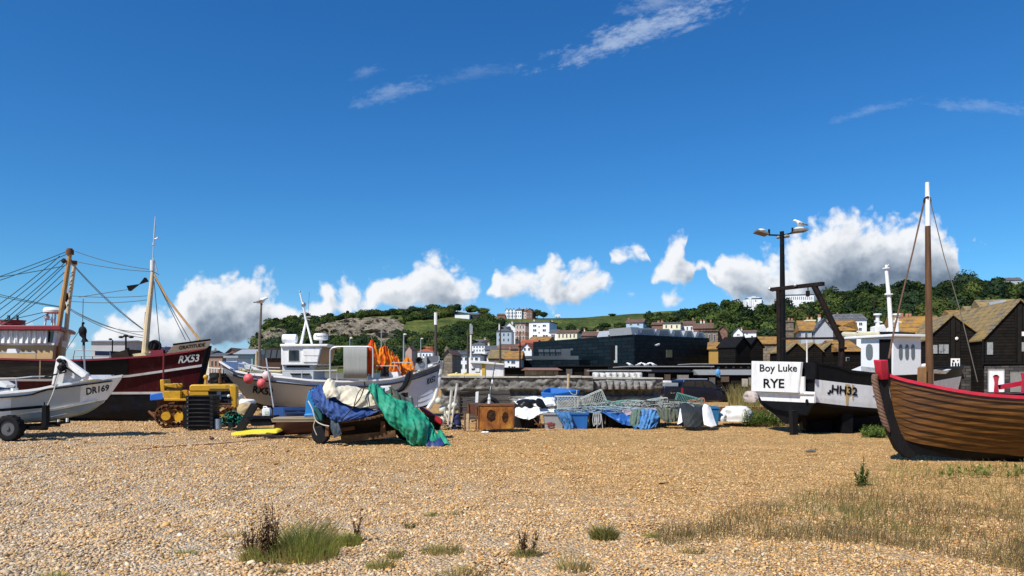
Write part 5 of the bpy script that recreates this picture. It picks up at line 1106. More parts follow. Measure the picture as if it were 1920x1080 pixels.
def tangle(x0, x1, y0, y1, Y, n, r, name, m, label, cat, k=7, parent=None, dep=.5, group=None):
    mb = MB()
    for _ in range(n):
        cx = rnd.uniform(x0, x1); pts = []; q = V((cx, lerp(y1, y0, rnd.random()), 0)); a = rnd.uniform(0, 6.28)
        for i in range(k):
            a += rnd.gauss(0, .9); q = q+V((math.cos(a)*(x1-x0)*.13, math.sin(a)*(y1-y0)*.2, 0)); q.x = max(x0, min(x1, q.x)); q.y = max(y0+(y1-y0)*.5*((2*(q.x-x0)/(x1-x0)-1)**2), min(y1, q.y)); pts.append(P(q.x, q.y, Y+rnd.uniform(0, dep)))
        mb.tube(crv(pts, 4), r, 4, cap=False)
    o = mb.build(name, m, parent); return tag(o, label, cat, group) if label else o
def lump(x0, x1, y0, y1, Y, dep, name, m, label, cat, amp=.06, seed=0, flat=.4, parent=None, group=None, power=.55):
    """a sack or heaped cloth: a lumpy closed mound standing on its base"""
    a, b = P(x0, y1, Y), P(x1, y0, Y); c = (a+b)/2; rx, rz = (b.x-a.x)/2, (b.z-a.z); mb = MB(); rows = []
    for j in range(17):
        t = j/16; r = []
        for i in range(36):
            an = 2*math.pi*i/36; k = math.cos(t*math.pi/2)**power; q = V((c.x+math.cos(an)*rx*k, Y+dep/2+math.sin(an)*dep/2*k, a.z+rz*math.sin(t*math.pi/2)))
            n = V((math.cos(an), math.sin(an), .5)); f = mnoise.noise(q*3.5+V((seed*5, 0, 0)))+.6*(1-2*abs(mnoise.noise(q*5+V((0, seed, 0)))))+.35*(1-2*abs(mnoise.noise(q*11)))
            r.append(q+n*amp*f*min(1, .3+t*3))
        rows.append(r)
    mb.grid(rows, closed=True); mb.poly(rows[-1]); o = mb.build(name, m, parent, sharp=0); return tag(o, label, cat, group) if label else o
def draped(ctrl, m, name, label, cat, amp=.03, freq=3, seed=0, solid=.012, nu=11, nv=10, fold=None, group=None):
    mb = MB(); mb.grid(sheet([[P(*q) for q in r] for r in ctrl], nu, nv, amp, freq, seed, fold)); return tag(mb.build(name, m, sharp=0, solid=solid), label, cat, group)
GREENT = mat('green_tarpaulin', (.012, .26, .15), .7, .3, 3, dirt=(.13, .38, .27), dirt_amt=.7, dscale=4, bump=.35, bscale=9)
BLUET = mat('blue_tarpaulin', (.024, .066, .22), .75, .3, 3, dirt=(.09, .14, .30), dirt_amt=.7, dscale=4, bump=.15, bscale=22)
CANV = mat('cream_canvas', (.62, .56, .42), .8, .14, 3, dirt=(.42, .36, .24), dirt_amt=.5, dscale=3)
OLIVEC = mat('olive_cloth', (.085, .095, .065), .85, .3, 5, bump=.3)
GREENR = mat('green_cord', (.03, .24, .17), .7, .3, 20)
def left_bits():
    mb = MB(); c = P(409, 800, 21.3); c.z = .0; h = 20/F*21.3; mb.tube([c, c+V((0, 0, .02)), c+V((0, 0, h*.6)), c+V((0, 0, h)), c+V((0, 0, h*.97))], [.085, .105, .11, .108, .09], 18); tag(mb.build('bucket', mat('blue_grey_plastic', (.25, .31, .37), .45)), 'blue-grey plastic bucket between the crate stack and the green rope', 'bucket')
    tangle(416, 456, 771, 795, 21.2, 60, .012, 'rope_heap', GREENR, 'tangled heap of green rope on the shingle right of the grey bucket', 'rope', dep=.6)
    lump(418, 458, 780, 797, 21.5, .6, 'net_heap', mat('black_green_net', (.015, .04, .035), .9, .5, 12), 'dark net heap underneath the tangled green rope', 'net', .05, 3)
    lump(440, 468, 757, 776, 22.6, .7, 'sack', mat('sandy_hessian', (.45, .33, .17), .85), 'sand-coloured sack behind the tangled green rope', 'sack', .04, 1)
    lump(441, 472, 750, 762, 24.4, .6, 'sack', WHITE2, 'white sack behind the sand-coloured sack, below the white boat', 'sack', .05, 4)
    lump(439, 450, 738, 748, 25.2, .5, 'sack', WHITE, 'small white sack right behind the tractor radiator', 'sack', .04, 7)
    mb = MB(); mb.slab([(427, 794), (435, 792), (437, 802), (428, 803)], 20.9, .2); mb.slab([(418, 796), (424, 795), (425, 800), (419, 801)], 21, .15); tag(mb.build('chock', BLACKR), 'small black rubber chocks in front of the dark net heap', 'chock')
    # leaning rubber slab, yellow plank, boat on a bed of planks
    p = PL(450, 19.3, 0); mb = MB(); p.slab(mb, [(470, 755.5), (483, 761), (452, 813), (440, 806)], .12); p.slab(mb, [(466, 758), (471, 757), (443, 806), (440, 803)], .3, .12); mb.slab([(474, 757), (484, 761), (455, 812), (449, 808)], 19.28, .05); tag(mb.build('rubber_slab', BLACKR, bevel=.02), 'thick black rubber slab leaning right beside the green rope', 'slab')
    mb = MB(); mb.ext([P(432, 812, 19.0), P(470, 806.5, 19.2), P(520, 806, 19.4), P(520, 813, 19.2), P(470, 814, 18.9), P(433, 817, 18.8)], (0, .5, .02)); tag(mb.build('yellow_float', mat('yellow_foam', (.72, .60, .04), .6, .15, 4), bevel=.03), 'flat yellow float lying on the shingle below the rubber slab', 'float')
    t = thing('dinghy', 'dark dinghy with blue stripes behind the tarpaulin heap, boarded over', 'dinghy', P(560, 815, 19.5))
    mb = MB(); rows = []
    for x, wd in ((512, .3), (530, .75), (560, .95), (600, 1.0), (680, .95)): rows.append([P(x, 763, 20+wd*.7), P(x, 763, 20-wd*.7), P(x, 775, 20-wd*.65), P(x, 783, 20-wd*.6)])
    mb.grid(rows); mb.poly(rows[0]); mb.build('upper_hull', mat('mid_blue_paint', (.02, .075, .26), .4, .2, 2), t, sharp=20)
    mb = MB(); rows = []
    for x, wd in ((514, .3), (530, .7), (560, .9), (600, .95), (680, .9)): rows.append([P(x, 788, 20-wd*.6), P(x, 802, 20-wd*.5), P(x, 817, 20-wd*.2), P(x, 817, 20+wd*.2)])
    mb.grid(rows); mb.poly(rows[0]); mb.build('lower_hull', mat('dark_red_bottom', (.06, .016, .016), .6, .3, 2), t)
    mb = MB()
    for y, q in ((768, .02), (774, .0)): mb.beam(P(532, y, 19.45), P(585, y, 19.3), .03, .035)
    mb.build('rubbing_strake', NAVY, t)
    p = PL(500, 18.4, 0); mb = MB(); p.slab(mb, [(507, 783), (592, 781), (592, 791), (510, 792)], .35); p.rect(mb, 509, 590, 785, 786.5, .02, -.02); tag(mb.build('plank', mat('grey_brown_plank', (.30, .24, .15), .8, .3, 3, stretch=(.5, 3, 6)), bevel=.01), 'long grey-brown plank laid across in front of the blue striped dinghy', 'plank')
    mb = MB(); p.slab(mb, [(463, 781), (512, 780), (512, 785), (463, 786)], .5); p.slab(mb, [(465, 787), (507, 787), (507, 798), (470, 799)], .4, .05); tag(mb.build('black_board', BLACKP), 'black boards between the leaning rubber slab and the grey-brown plank', 'board')
    j = thing('jerrycan', 'white plastic jerrycan standing on the black boards beside the blue dinghy', 'jerrycan', P(498, 780, 18.6))
    mb = MB(); mb.slab([(491, 768), (493, 765), (504, 765), (506, 768), (506, 780), (491, 780)], 18.5, .16); mb.build('body', WHITE, j, bevel=.015)
    mb = MB(); mb.tube([P(494, 765, 18.58), P(494, 762.5, 18.58), P(500, 762.5, 18.58), P(501, 765, 18.58)], .014, 6); mb.build('handle', WHITE, j)
    mb = MB(); mb.slab([(496, 771), (503, 771), (503, 777), (496, 777)], 18.49, .01); mb.build('paper_patch', mat('green_grey_paper', (.45, .52, .38), .6), j); mb = MB(); mb.cyl(P(504, 765, 18.58), P(504, 763, 18.58), .02, 8); mb.build('cap', BLACKP, j)
    pts = [G(x, y) for x, y in ((262, 840), (330, 835), (420, 829), (500, 822), (560, 818), (598, 815))]; mb = MB(); mb.tube(crv([q+V((0, 0, gz(q.x, q.y)+.012)) for q in pts], 6), .011, 6); tag(mb.build('cable', mat('rust_red_cable', (.20, .06, .035), .7)), 'thin rust-red cable lying across the shingle towards the tarpaulin heap', 'cable')
    mb = MB(); mb.tube(crv([P(470, 815, 18.7), P(520, 818, 18.4), P(570, 816, 18.0), P(596, 812, 17.4)], 6), .016, 6); tag(mb.build('hose', ROPEB), 'dark hose lying along the foot of the dinghy to the tarpaulin heap', 'hose')
    pts = [G(x, y) for x, y in ((-40, 859), (0, 858), (50, 854), (75, 854), (94, 850))]; mb = MB(); mb.tube(crv([q+V((0, 0, gz(q.x, q.y)+.012)) for q in pts], 6), .013, 6); tag(mb.build('rope', mat('grey_green_rope', (.16, .19, .16), .8)), 'grey-green rope end lying on the shingle at the left edge', 'rope')
    q = G(397, 824); mb = MB(); q.z = .0; mb.ball(q+V((0, 0, .03)), (.06, .04, .035)); mb.ball(q+V((-.04, 0, .06)), (.02, .02, .03)); tag(mb.build('bottle_stub', mat('brown_scrap', (.07, .03, .02), .5)), 'small brown scrap lying alone on the shingle below the crate stack', 'scrap')
    q = G(1521, 848); mb = MB(); mb.tube([q+V((-.10, 0, .015)), q+V((0, .02, .03)), q+V((.07, 0, .02)), q+V((.10, .02, .09))], [.02, .035, .03, .006], 7); tag(mb.build('driftwood', mat('grey_driftwood', (.13, .11, .10), .8)), 'small grey piece of driftwood alone on the open shingle', 'driftwood')
    q = G(1245, 908); mb = MB(); mb.tube([q+V((-.07, 0, .01)), q+V((.08, .01, .02))], [.012, .006], 6); tag(mb.build('twig', WOODD), 'short dark twig on the open shingle, middle of the beach', 'twig')
    q = G(908, 812); mb = MB(); mb.ball(q+V((0, 0, .02)), (.09, .05, .03)); mb.ball(q+V((.08, 0, .02)), (.05, .04, .03)); tag(mb.build('paper_scrap', WHITE), 'crumpled white scrap on the shingle in front of the rusty tank', 'scrap')
left_bits()
def heap():
    t = thing('wooden_skiff', 'dark old skiff on a rusty cradle under blue, cream and green tarpaulins', 'skiff', P(690, 835, 17.2))
    mb = MB(); rows = []
    for x, wd, zt, zb in ((592, .35, 764, 806), (610, .62, 766, 816), (650, .85, 770, 818), (720, .88, 770, 818), (780, .6, 776, 812), (815, .15, 780, 800)):
        rows.append([P(x, zt, 17.4+wd*.8), P(x, zt, 17.4-wd*.75), P(x, (zt+zb)/2, 17.4-wd*.66), P(x, zb, 17.4-wd*.2), P(x, zb, 17.4+wd*.2)])
    mb.grid(rows); mb.poly(rows[0]); mb.build('hull', WOODD, t, sharp=20)
    mb = MB(); rail = crv([P(636, 792, 16.55), P(665, 788, 16.5), P(695, 784, 16.5), P(718, 778, 16.55)], 6); mb.tube(rail, .028, 6)
    for q in rail[::2]: mb.box(q+V((0, -.03, 0)), (.03, .03, .05))
    mb.build('gunwale', mat('rusty_brown_rail', (.12, .06, .03), .85, .4, 8), t)
    for y0, y1, q in ((823, 813, 16.75), (822, 815, 18.0)): mb = MB(); mb.beam(P(640, y0, q), P(742, y1, q), .09, .15); mb.build('cradle_beam', mat('rust_and_yellow', (.11, .055, .02), .85, .5, 5, dirt=(.34, .24, .05), dirt_amt=.6, dscale=6), t)
    mb = MB(); mb.slab([(714, 790), (721, 790), (724, 815), (713, 815)], 16.7, .1); mb.beam(P(640, 806, 16.9), P(665, 802, 16.9), .07, .08); mb.slab([(610, 800), (616, 800), (616, 818), (609, 818)], 16.6, .12); mb.build('cradle_post', RUST, t)
    for q, yy in ((P(602, 810, 17.05), 0), (P(760, 812, 17.9), 1)):
        mb = MB(); c = V((q.x, q.y, .2)); mb.wheel(c, .21, .16, (0.15, 1, 0), 20); mb.build('wheel', BLACKR, t)
    mb = MB(); mb.slab([(588, 760), (604, 761), (605, 790), (590, 788)], 16.75, .3); tag(mb.build('teal_drum', mat('dark_teal_plastic', (.02, .10, .11), .45), bevel=.03), 'dark teal plastic tub tucked under the left end of the blue tarpaulin', 'tub')
    mb = MB(); mb.slab([(578, 733), (590, 730), (590, 780), (571, 781), (574, 750)], 16.95, .35); mb.slab([(570, 776), (592, 775), (592, 781), (570, 782)], 16.9, .45); tag(mb.build('plastic_bin', mat('sky_blue_plastic', (.015, .20, .50), .42, .1, 3), bevel=.02), 'upright light blue plastic bin at the left end of the tarpaulin heap', 'bin')
    Y = 16.7
    draped([[(581, 731, Y+.3), (592, 725, Y+.5), (600, 723, Y+.7), (609, 723, Y+.9)], [(584, 745, Y+.05), (600, 740, Y+.0), (620, 744, Y+.1), (642, 755, Y+.3)], [(590, 758, Y+.0), (608, 760, Y-.2), (640, 767, Y-.2), (692, 765, Y+.1)],
            [(604, 771, Y-.05), (622, 777, Y-.28), (650, 781, Y-.28), (714, 768, Y-.1)], [(613, 777, Y-.1), (629, 790, Y-.28), (656, 788, Y-.28), (694, 779, Y-.2)]], BLUET, 'tarpaulin', 'crumpled blue tarpaulin over the left of the skiff, below the cream canvas', 'tarpaulin', .06, 3.2, 1, .012, 20, 18)
    draped([[(605, 726, Y+.1), (618, 711.5, Y+.2), (636, 722, Y+.3), (664, 727, Y+.4), (694, 728, Y+.4)], [(608, 738, Y-.05), (622, 730, Y-.1), (640, 738, Y), (668, 742, Y-.05), (698, 741, Y+.1)], [(612, 749, Y-.05), (628, 744, Y-.2), (642, 755, Y-.12), (668, 763, Y-.2), (705, 760, Y-.02)]], CANV, 'canvas_sheet', 'cream canvas sheet spread over the top of the skiff between blue and green tarpaulins', 'canvas', .045, 3, 5, .012, 18, 16)
    draped([[(689, 727, Y+.1), (700, 719, Y+.3), (715, 727, Y+.5), (725, 738, Y+.8)], [(697, 738, Y-.15), (712, 736, Y-.05), (728, 742, Y+.25), (748, 752, Y+.6)], [(710, 762, Y-.3), (732, 757, Y-.25), (758, 757, Y+.1), (780, 765, Y+.4)], [(727, 790, Y-.35), (752, 780, Y-.4), (776, 776, Y-.1), (797, 780, Y+.2)],
            [(752, 817, Y-.3), (778, 805, Y-.45), (798, 798, Y-.2), (812, 802, Y+.1)], [(774, 832, Y-.25), (792, 826, Y-.3), (806, 817, Y-.2), (819, 815, Y+.0)], [(788, 835, Y-.2), (800, 835.5, Y-.25), (820, 834, Y-.2), (842, 832, Y-.1)]], GREENT, 'tarpaulin', 'long bright green tarpaulin hanging from the heap down to the shingle', 'tarpaulin', .085, 2.6, 9, .012, 20, 18)
    draped([[(801, 797, Y+.05), (810, 800, Y+.1), (818, 810, Y+.15)], [(797, 815, Y-.22), (812, 814, Y-.12), (824, 818, Y)], [(798, 836, Y-.36), (815, 832, Y-.36), (828, 824, Y-.16)], [(806, 836, Y-.42), (822, 836, Y-.42), (834, 835, Y-.36)]], mat('navy_tarpaulin', (.02, .04, .14), .5, .3, 4), 'tarpaulin', 'dark navy tarpaulin corner at the foot of the green one', 'tarpaulin', .04, 4, 12, .01, 6, 6)
    draped([[(820, 808, Y+.2), (826, 806, Y+.3), (832, 812, Y+.3)], [(824, 822, Y-.05), (832, 818, Y), (840, 826, Y)], [(828, 834, Y-.2), (838, 832, Y-.2), (847, 833, Y-.2)]], GREENT, 'tarpaulin', 'small torn green tarpaulin flap lying at the right foot of the heap', 'tarpaulin', .03, 4, 14, .01, 5, 5)
    draped([[(728, 726, Y+.5), (736, 728, Y+.7), (744, 738, Y+.9)], [(734, 742, Y+.35), (750, 744, Y+.5), (766, 752, Y+.9)], [(742, 757, Y+.3), (758, 758, Y+.4), (772, 760, Y+.8)]], OLIVEC, 'olive_cloth', 'dull olive cloth bunched behind the green tarpaulin below the black seat', 'cloth', .05, 4, 17)
    draped([[(619, 776, Y-.15), (626, 782, Y-.2), (630, 790, Y-.2)], [(620, 800, Y-.2), (630, 802, Y-.3), (637, 800, Y-.3)], [(627, 821, Y-.2), (634, 818, Y-.3), (641, 814, Y-.3)]], mat('dirty_blue_cloth', (.05, .07, .09), .8, .4, 6, dirt=(.16, .17, .12), dirt_amt=.6), 'cloth_strip', 'dirty blue-grey cloth strip hanging below the blue tarpaulin', 'cloth', .03, 5, 20)
    mb = MB(); mb.slab([(713, 724), (733, 723), (730, 732), (722, 735)], Y+.9, .2); tag(mb.build('white_board', WHITE, bevel=.01), 'white board sticking up behind the green tarpaulin', 'board')
    mb = MB(); mb.tube(crv([P(684, 722, Y+.1), P(676, 745, Y-.3), P(660, 766, Y-.42), P(641, 787, Y-.42)], 6), .012, 6); mb.tube(crv([P(684, 722, Y+.1), P(672, 736, Y-.25), P(666, 752, Y-.35), P(664, 762, Y-.38)], 6), .010, 6); mb.tube([P(684, 727, Y+.1), P(683.5, 716, Y+.1)], .02, 6); tag(mb.build('lashing_rope', ROPEB), 'dark lashing rope tied over the cream canvas', 'rope')
    mb = MB(); mb.tube(crv([P(578, 752, Y+.1), P(586, 768, Y-.05), P(592, 788, Y-.1), P(604, 796, Y-.15), P(617, 799, Y-.2)], 6), .014, 6); mb.tube(crv([P(592, 786, Y-.1), P(588, 800, Y-.1), P(594, 816, Y-.1)], 6), .012, 6); tag(mb.build('lashing_rope', ROPEW), 'pale lashing rope hanging at the left end of the tarpaulin heap', 'rope')
    # helm seat
    s = thing('helm_seat', 'black moulded helm seat on its pedestal, perched behind the green tarpaulin', 'seat', P(755, 745, 17.9))
    mb = MB(); prof = [(764, 696), (769, 694), (770, 702), (768, 712), (764, 722), (757, 731), (748, 736), (739, 737), (737, 733), (746, 729), (753, 723), (757, 714), (760, 703)]; mb.slab(prof, 17.7, .46); mb.build('seat_shell', mat('black_vinyl', (.016, .017, .02), .35, .2, 5), s, bevel=.05)
    mb = MB(); mb.cyl(P(757, 736, 17.9), P(757, 747, 17.9), .035, 10); mb.slab([(751, 738), (762, 736), (762, 745), (760, 745), (759, 740), (753, 741), (753, 746), (751, 746)], 17.75, .3); mb.build('pedestal', BLACKP, s)
    mb = MB(); mb.slab([(764, 749), (771, 747), (773, 762), (766, 764)], 17.6, .3); mb.tube([P(778, 742, 17.7), P(782, 743, 17.7), P(783, 766, 17.7)], .012, 6); mb.ball(P(770, 746, 17.7), .05); tag(mb.build('outboard_part', mat('green_grey_metal', (.14, .20, .19), .5), bevel=.01), 'green-grey machine part with thin handle right of the helm seat', 'machine part')
    p = PL(800, 18.3, 0); mb = MB(); p.slab(mb, [(785, 766), (789, 762), (829, 787), (829, 796), (824, 797)], .22); tag(mb.build('red_fender', mat('red_fender_plastic', (.42, .02, .03), .4, .15, 5), bevel=.04), 'long bright red fender sloping down right of the green tarpaulin', 'fender')
    mb = MB(); p.slab(mb, [(786, 770), (790, 768), (824, 797), (820, 812), (812, 806)], .3, .3); tag(mb.build('black_crate', BLACKP), 'black slatted crate under the long red fender', 'crate')
heap()
# ------------------------------------------------------------------ gear along the far edge of the open shingle
def gear():
    Y = 21.9
    for k, (x, y, r) in enumerate(((822, 752, 6), (830, 768, 7), (845, 763, 6), (852, 760, 6), (838, 777, 6.5), (829, 789, 7), (850, 772, 5))):
        rr = r/F*Y; mb = MB(); c = P(x, y, Y+.1*(k % 3)); mb.ball(c, (rr, rr, rr*1.1), 12, 9); mb.cyl(c+V((0, 0, rr*.9)), c+V((0, 0, rr*1.35)), .02, 6)
        tag(mb.build('net_float', mat('greenish_white_float', (.62, .63, .50), .5, .1, 6)), ['off-white float highest in the cluster, next to the white boat bow', 'off-white float, large, in the left middle of the cluster', 'off-white float left of the upper pair on the marker poles', 'off-white float right of the upper pair on the marker poles', 'off-white float in the centre of the cluster', 'off-white float at the tip of the red fender', 'off-white float lower right, against the marker poles'][k], 'float', 'off-white floats beside the marker poles')
    for k, (a, b) in enumerate((((847, 732), (840, 797)), ((857.5, 719), (846, 800)), ((833, 770), (843, 800)))):
        mb = MB(); mb.tube([P(*a, Y), P(*b, Y-.1)], .03 if k < 2 else .02, 8); mb.tube([P(*a, Y), P(lerp(a[0], b[0], .35), lerp(a[1], b[1], .35), Y)], .042, 8) if k < 2 else None
        tag(mb.build('marker_pole', mat('bleached_pole', (.52, .49, .43), .7, .2, 8, dirt=(.15, .13, .1), dirt_amt=.6, dscale=7)), ['bleached marker pole, shorter of the upright pair by the floats', 'bleached marker pole, tallest by the floats', 'thin pole lying aslant in front of the float cluster'][k], 'pole', 'bleached marker poles')
    lump(846, 863, 776, 804, Y-.1, .35, 'blue_bag', mat('navy_cloth', (.012, .02, .075), .75, .3, 6), 'dark navy cloth bag beside the marker poles', 'bag', .04, 2)
    tangle(822, 868, 790, 806, Y-.2, 26, .012, 'net_scraps', mat('grey_net_cord', (.22, .20, .17), .8), 'grey net scraps lying below the off-white floats', 'net', dep=.6)
    for k, (x0, x1, m, lb) in enumerate(((870, 873.5, WOODM, 'thin brown post standing left of the rusty chair frame'), (874.5, 879.5, PALEW, 'pale yellow timber post beside the rusty chair frame'))):
        mb = MB(); mb.slab([(x0, 776), (x1, 776), (x1-.5, 808), (x0-.5, 808)], 20.9, .08); tag(mb.build('timber_post', m, bevel=.008), lb, 'post')
    t = thing('iron_stand', 'rusty iron frame like a chair standing left of the rusty tank', 'iron frame', P(886, 807, 21.1))
    mb = MB(); mb.slab([(877, 757), (880, 756), (896, 764), (896, 779), (889, 778), (873, 773), (872, 771), (878, 771)], 21.1, .04); mb.build('plate', mat('brown_rust_plate', (.13, .045, .025), .85, .3, 6), t)
    mb = MB()
    for a, b in (((893, 762), (893, 806)), ((880, 778), (878, 806)), ((877, 756), (879, 776)), ((884, 790), (893, 788))): mb.beam(P(*a, 21.08), P(*b, 21.08), .04)
    mb.beam(P(893, 780, 21.1), P(893, 780, 21.6), .04); mb.build('leg', RUST, t)
    # rusty tank
    p = PL(896, 20.8, -3); t = thing('rusty_tank', 'rust-orange steel tank box with two round burnt openings', 'tank', p.loc(930))
    ring1 = [(921.5+8.5*math.cos(a)*rnd.uniform(.8, 1.1), 779+12*math.sin(a)*rnd.uniform(.85, 1.08)) for a in np.linspace(0, 2*math.pi, 25)[:-1]]; ring2 = [(947.5+6.5*math.cos(a)*rnd.uniform(.8, 1.1), 782+10.5*math.sin(a)*rnd.uniform(.85, 1.08)) for a in np.linspace(0, 2*math.pi, 25)[:-1]]
    mb = MB(); p.slab(mb, [(896.5, 760), (963.5, 760), (963, 804.5), (897, 806)], .75); mb.build('body', RUSTY, t, bevel=.015)
    mb = MB()
    for x in (936, ): p.rect(mb, x, x+1.2, 761, 804, .01, -.012)
    mb.build('seam', RUSTY, t)
    mb = MB(); p.slab(mb, ring1, .02, -.006); p.slab(mb, ring2, .02, -.006); mb.build('burnt_opening', mat('burnt_black', (.035, .018, .011), .95, .7, 9, dirt=(.14, .055, .015), dirt_amt=.7, dscale=9, bump=.5), t)
    mb = MB(); p.rect(mb, 895.5, 964.5, 758, 761, .78, -.02); p.rect(mb, 896, 898, 760, 806, .05, -.02); p.rect(mb, 961.5, 964, 760, 805, .05, -.02); mb.build('edge_angle', RUST, t)
    mb = MB(); c = P(918, 764, 21.5); mb.ring(c, .25, .065, 'Y', 24, 10); tag(mb.build('old_tyre', BLACKR), 'black tyre standing on the rusty tank, its upper arc showing', 'tyre')
    mb = MB(); mb.cyl(P(917.5, 758, 21.2), P(917.5, 751, 21.2), .05, 10); mb.cyl(P(917.5, 750, 21.3), P(917.5, 739, 21.3), .03, 8); mb.ball(P(917.5, 748, 21.3), .05); tag(mb.build('navigation_lamp', WHITE2), 'small white lamp fitting on top of the rusty tank', 'lamp')
    p = PL(895, 22.4, 0); mb = MB(); p.slab(mb, [(892, 735), (897.5, 734), (896.5, 755), (891, 755)], .03); tag(mb.build('white_placard', WHITE, bevel=.005), 'narrow white panel leaning on the dark planks above the rusty tank', 'panel')
    bars = MB(); 
    for i in range(12): p.rect(bars, 893.6, 895.2, 738.5+i*1.05, 739.1+i*1.05, .004, -.008)
    # dark plank panel
    p = PL(860, 26.5, 0); t = thing('plank_screen', 'dark weathered plank panel standing in front of the stone wall', 'plank panel', p.loc(905)); mb = MB()
    for i in range(9):
        y = 733+i*6; p.slab(mb, [(858+rnd.uniform(-2, 2), y), (956+rnd.uniform(-3, 6), y-.5), (956, y+5.2), (858, y+5.4)], .04, .02*(i % 2))
    mb.build('planks', mat('grey_black_planks', (.075, .068, .06), .85, .5, 2.5, stretch=(.6, .6, 7), bump=.3), t)
    mb = MB(); mb.beam(p.pt(858, 739, -.05), p.pt(893, 733, -.05), .05, .06); p.rect(mb, 862, 864, 735, 790, .05, -.06); mb.build('batten', WOODD, t)
    mb = MB(); pts = [P(928.5, 680, 25), P(925, 700, 24.9), P(922, 722, 24.8), P(918, 745, 24.7)]; mb.tube(pts, [.012, .018, .022, .028], 8); t = tag(mb.build('marker_pole', WIRE), 'thin tall marker pole banded white, leaning behind the rusty tank', 'pole'); 
    mb = MB(); mb.tube([P(923.3, 712, 24.85), P(922.5, 720, 24.82)], .03, 8); mb.tube([P(921.5, 725, 24.8), P(920.3, 732, 24.78)], .032, 8); mb.build('white_band', WHITE, t)
    mb = MB(); mb.tube([P(1066, 701, 30), P(1065, 735, 30)], .05, 8); tag(mb.build('timber_pole', PALEW), 'pale timber pole standing against the stone wall behind the blue tub', 'pole')
    # white and black sheeting
    BW = mat('white_plastic_sheet', (.80, .80, .80), .4, .05, 3); BB = mat('black_plastic_sheet', (.012, .012, .013), .35, .2, 4)
    Y = 22.3
    draped([[(963, 752, Y+.9), (985, 746, Y+1.1), (1010, 744, Y+1.2), (1040, 743, Y+1.2)], [(968, 757, Y+.4), (990, 754, Y+.4), (1014, 752, Y+.4), (1040, 752, Y+.4)], [(978, 761, Y+.3), (1000, 762, Y+.25), (1020, 762, Y+.25), (1042, 760, Y+.3)]], BW, 'plastic_sheet', 'upper white plastic sheet folded over the gear left of the blue tub', 'sheet', .05, 3, 31)
    draped([[(972, 764, Y+.35), (990, 762, Y+.3), (1012, 764, Y+.3), (1042, 768, Y+.3)], [(965, 770, Y+.0), (985, 772, Y-.1), (1003, 774, Y-.05), (1042, 773, Y+.1)], [(966, 780, Y-.1), (985, 786, Y-.25), (1002, 783, Y-.2), (1012, 774, Y)]], BW, 'plastic_sheet', 'lower bright white plastic sheet bulging above the black sheeting', 'sheet', .06, 3, 33)
    lump(962, 1012, 751, 803, Y+.1, 1.0, 'black_sheet', BB, 'black plastic sheeting heaped under the white sheets', 'sheet', .05, 5, power=.35)
    draped([[(1004, 752, Y+.1), (1008, 747, Y+.2), (1018, 750, Y+.3)], [(1006, 760, Y), (1014, 758, Y+.05), (1026, 764, Y+.1)], [(1014, 765, Y+.05), (1024, 766, Y+.05), (1036, 768, Y+.1)]], BB, 'black_sheet', 'black sheet fold between the upper and lower white sheets', 'sheet', .02, 4, 35)
    def tub(x0, x1, y0, y1, Y, dep, m, label, name='plastic_tub', taper=.86, ang=0, group=None):
        p = PL(x0, Y, ang); z0, z1 = p.pt((x0+x1)/2, y1).z, p.pt((x0+x1)/2, y0).z; a, b = p.pt(x0, y0), p.pt(x1, y0); c = (a+b)/2; hw = (b-a).length/2
        t = thing(name, label, 'tub', V((c.x, c.y+dep/2, max(0, z0))), group=group)
        def rr(k, z, e=0): 
            q = c+p.n*dep/2; return [V((q.x, q.y, z))+p.d*(sx*(hw*k+e))+p.n*(sy*(dep/2*k+e)) for sx, sy in ((-1, -.85), (-.9, -1), (.9, -1), (1, -.85), (1, .85), (.9, 1), (-.9, 1), (-1, .85))]
        mb = MB(); mb.grid([rr(taper, z0), rr(1, z1), rr(.95, z1), rr(taper*.95, z0+.03)], closed=True); mb.poly(rr(taper, z0)); mb.poly(rr(taper*.95, z0+.03)); mb.build('shell', m, t, sharp=30)
        mb = MB(); mb.grid([rr(1, z1-.05), rr(1, z1-.05, .025), rr(1, z1, .025), rr(.95, z1)], closed=True); mb.build('rim', m, t); return t
    GB = mat('grey_plastic', (.34, .35, .36), .5, .08, 3, dirt=(.2, .19, .17), dirt_amt=.4)
    tub(1020, 1059, 774, 805, 22.0, .8, GB, 'grey ribbed plastic tub under the white sheets and blue net')
    mb = MB()
    for x in (1027, 1033, 1040): mb.slab([(x, 780), (x+2, 780), (x+2.3, 803), (x+1, 803)], 21.97, .03)
    tub(1071, 1104, 774, 804.5, 21.9, .6, BLUEPL, 'bright blue plastic tub standing in the middle of the gear row')
    tub(1332, 1349, 763, 797, 22.6, .6, mat('dull_blue_plastic', (.02, .16, .34), .45), 'dull blue plastic bin at the right end of the gear row')
    for k, (x0, x1) in enumerate(((1106, 1136), (1138, 1172), (1174, 1206), (1208, 1240))): tub(x0, x1, 775, 803, 22.4+.02*k, .7, BLACKP, 'black fish bin, %s beneath the cloths of the gear row' % ['leftmost, with the rope hank,', 'second from the blue tub', 'third from the blue tub', 'furthest from the blue tub'][k], 'fish_bin', group='black fish bins in the gear row')
    # big blue tub lying tilted on top
    p = PL(1020, 23.3, 12); t = thing('blue_boat_tub', 'large light blue open tub lying tilted on top of the gear', 'tub', p.loc(1050, .6))
    o = [p.pt(1014, 736, 0), p.pt(1045, 737.5, -.1), p.pt(1086, 731, -.1), p.pt(1086, 730, .9), p.pt(1047, 728, 1.1), p.pt(1030, 731, .7)]; c = sum(o, V((0, 0, 0)))/6
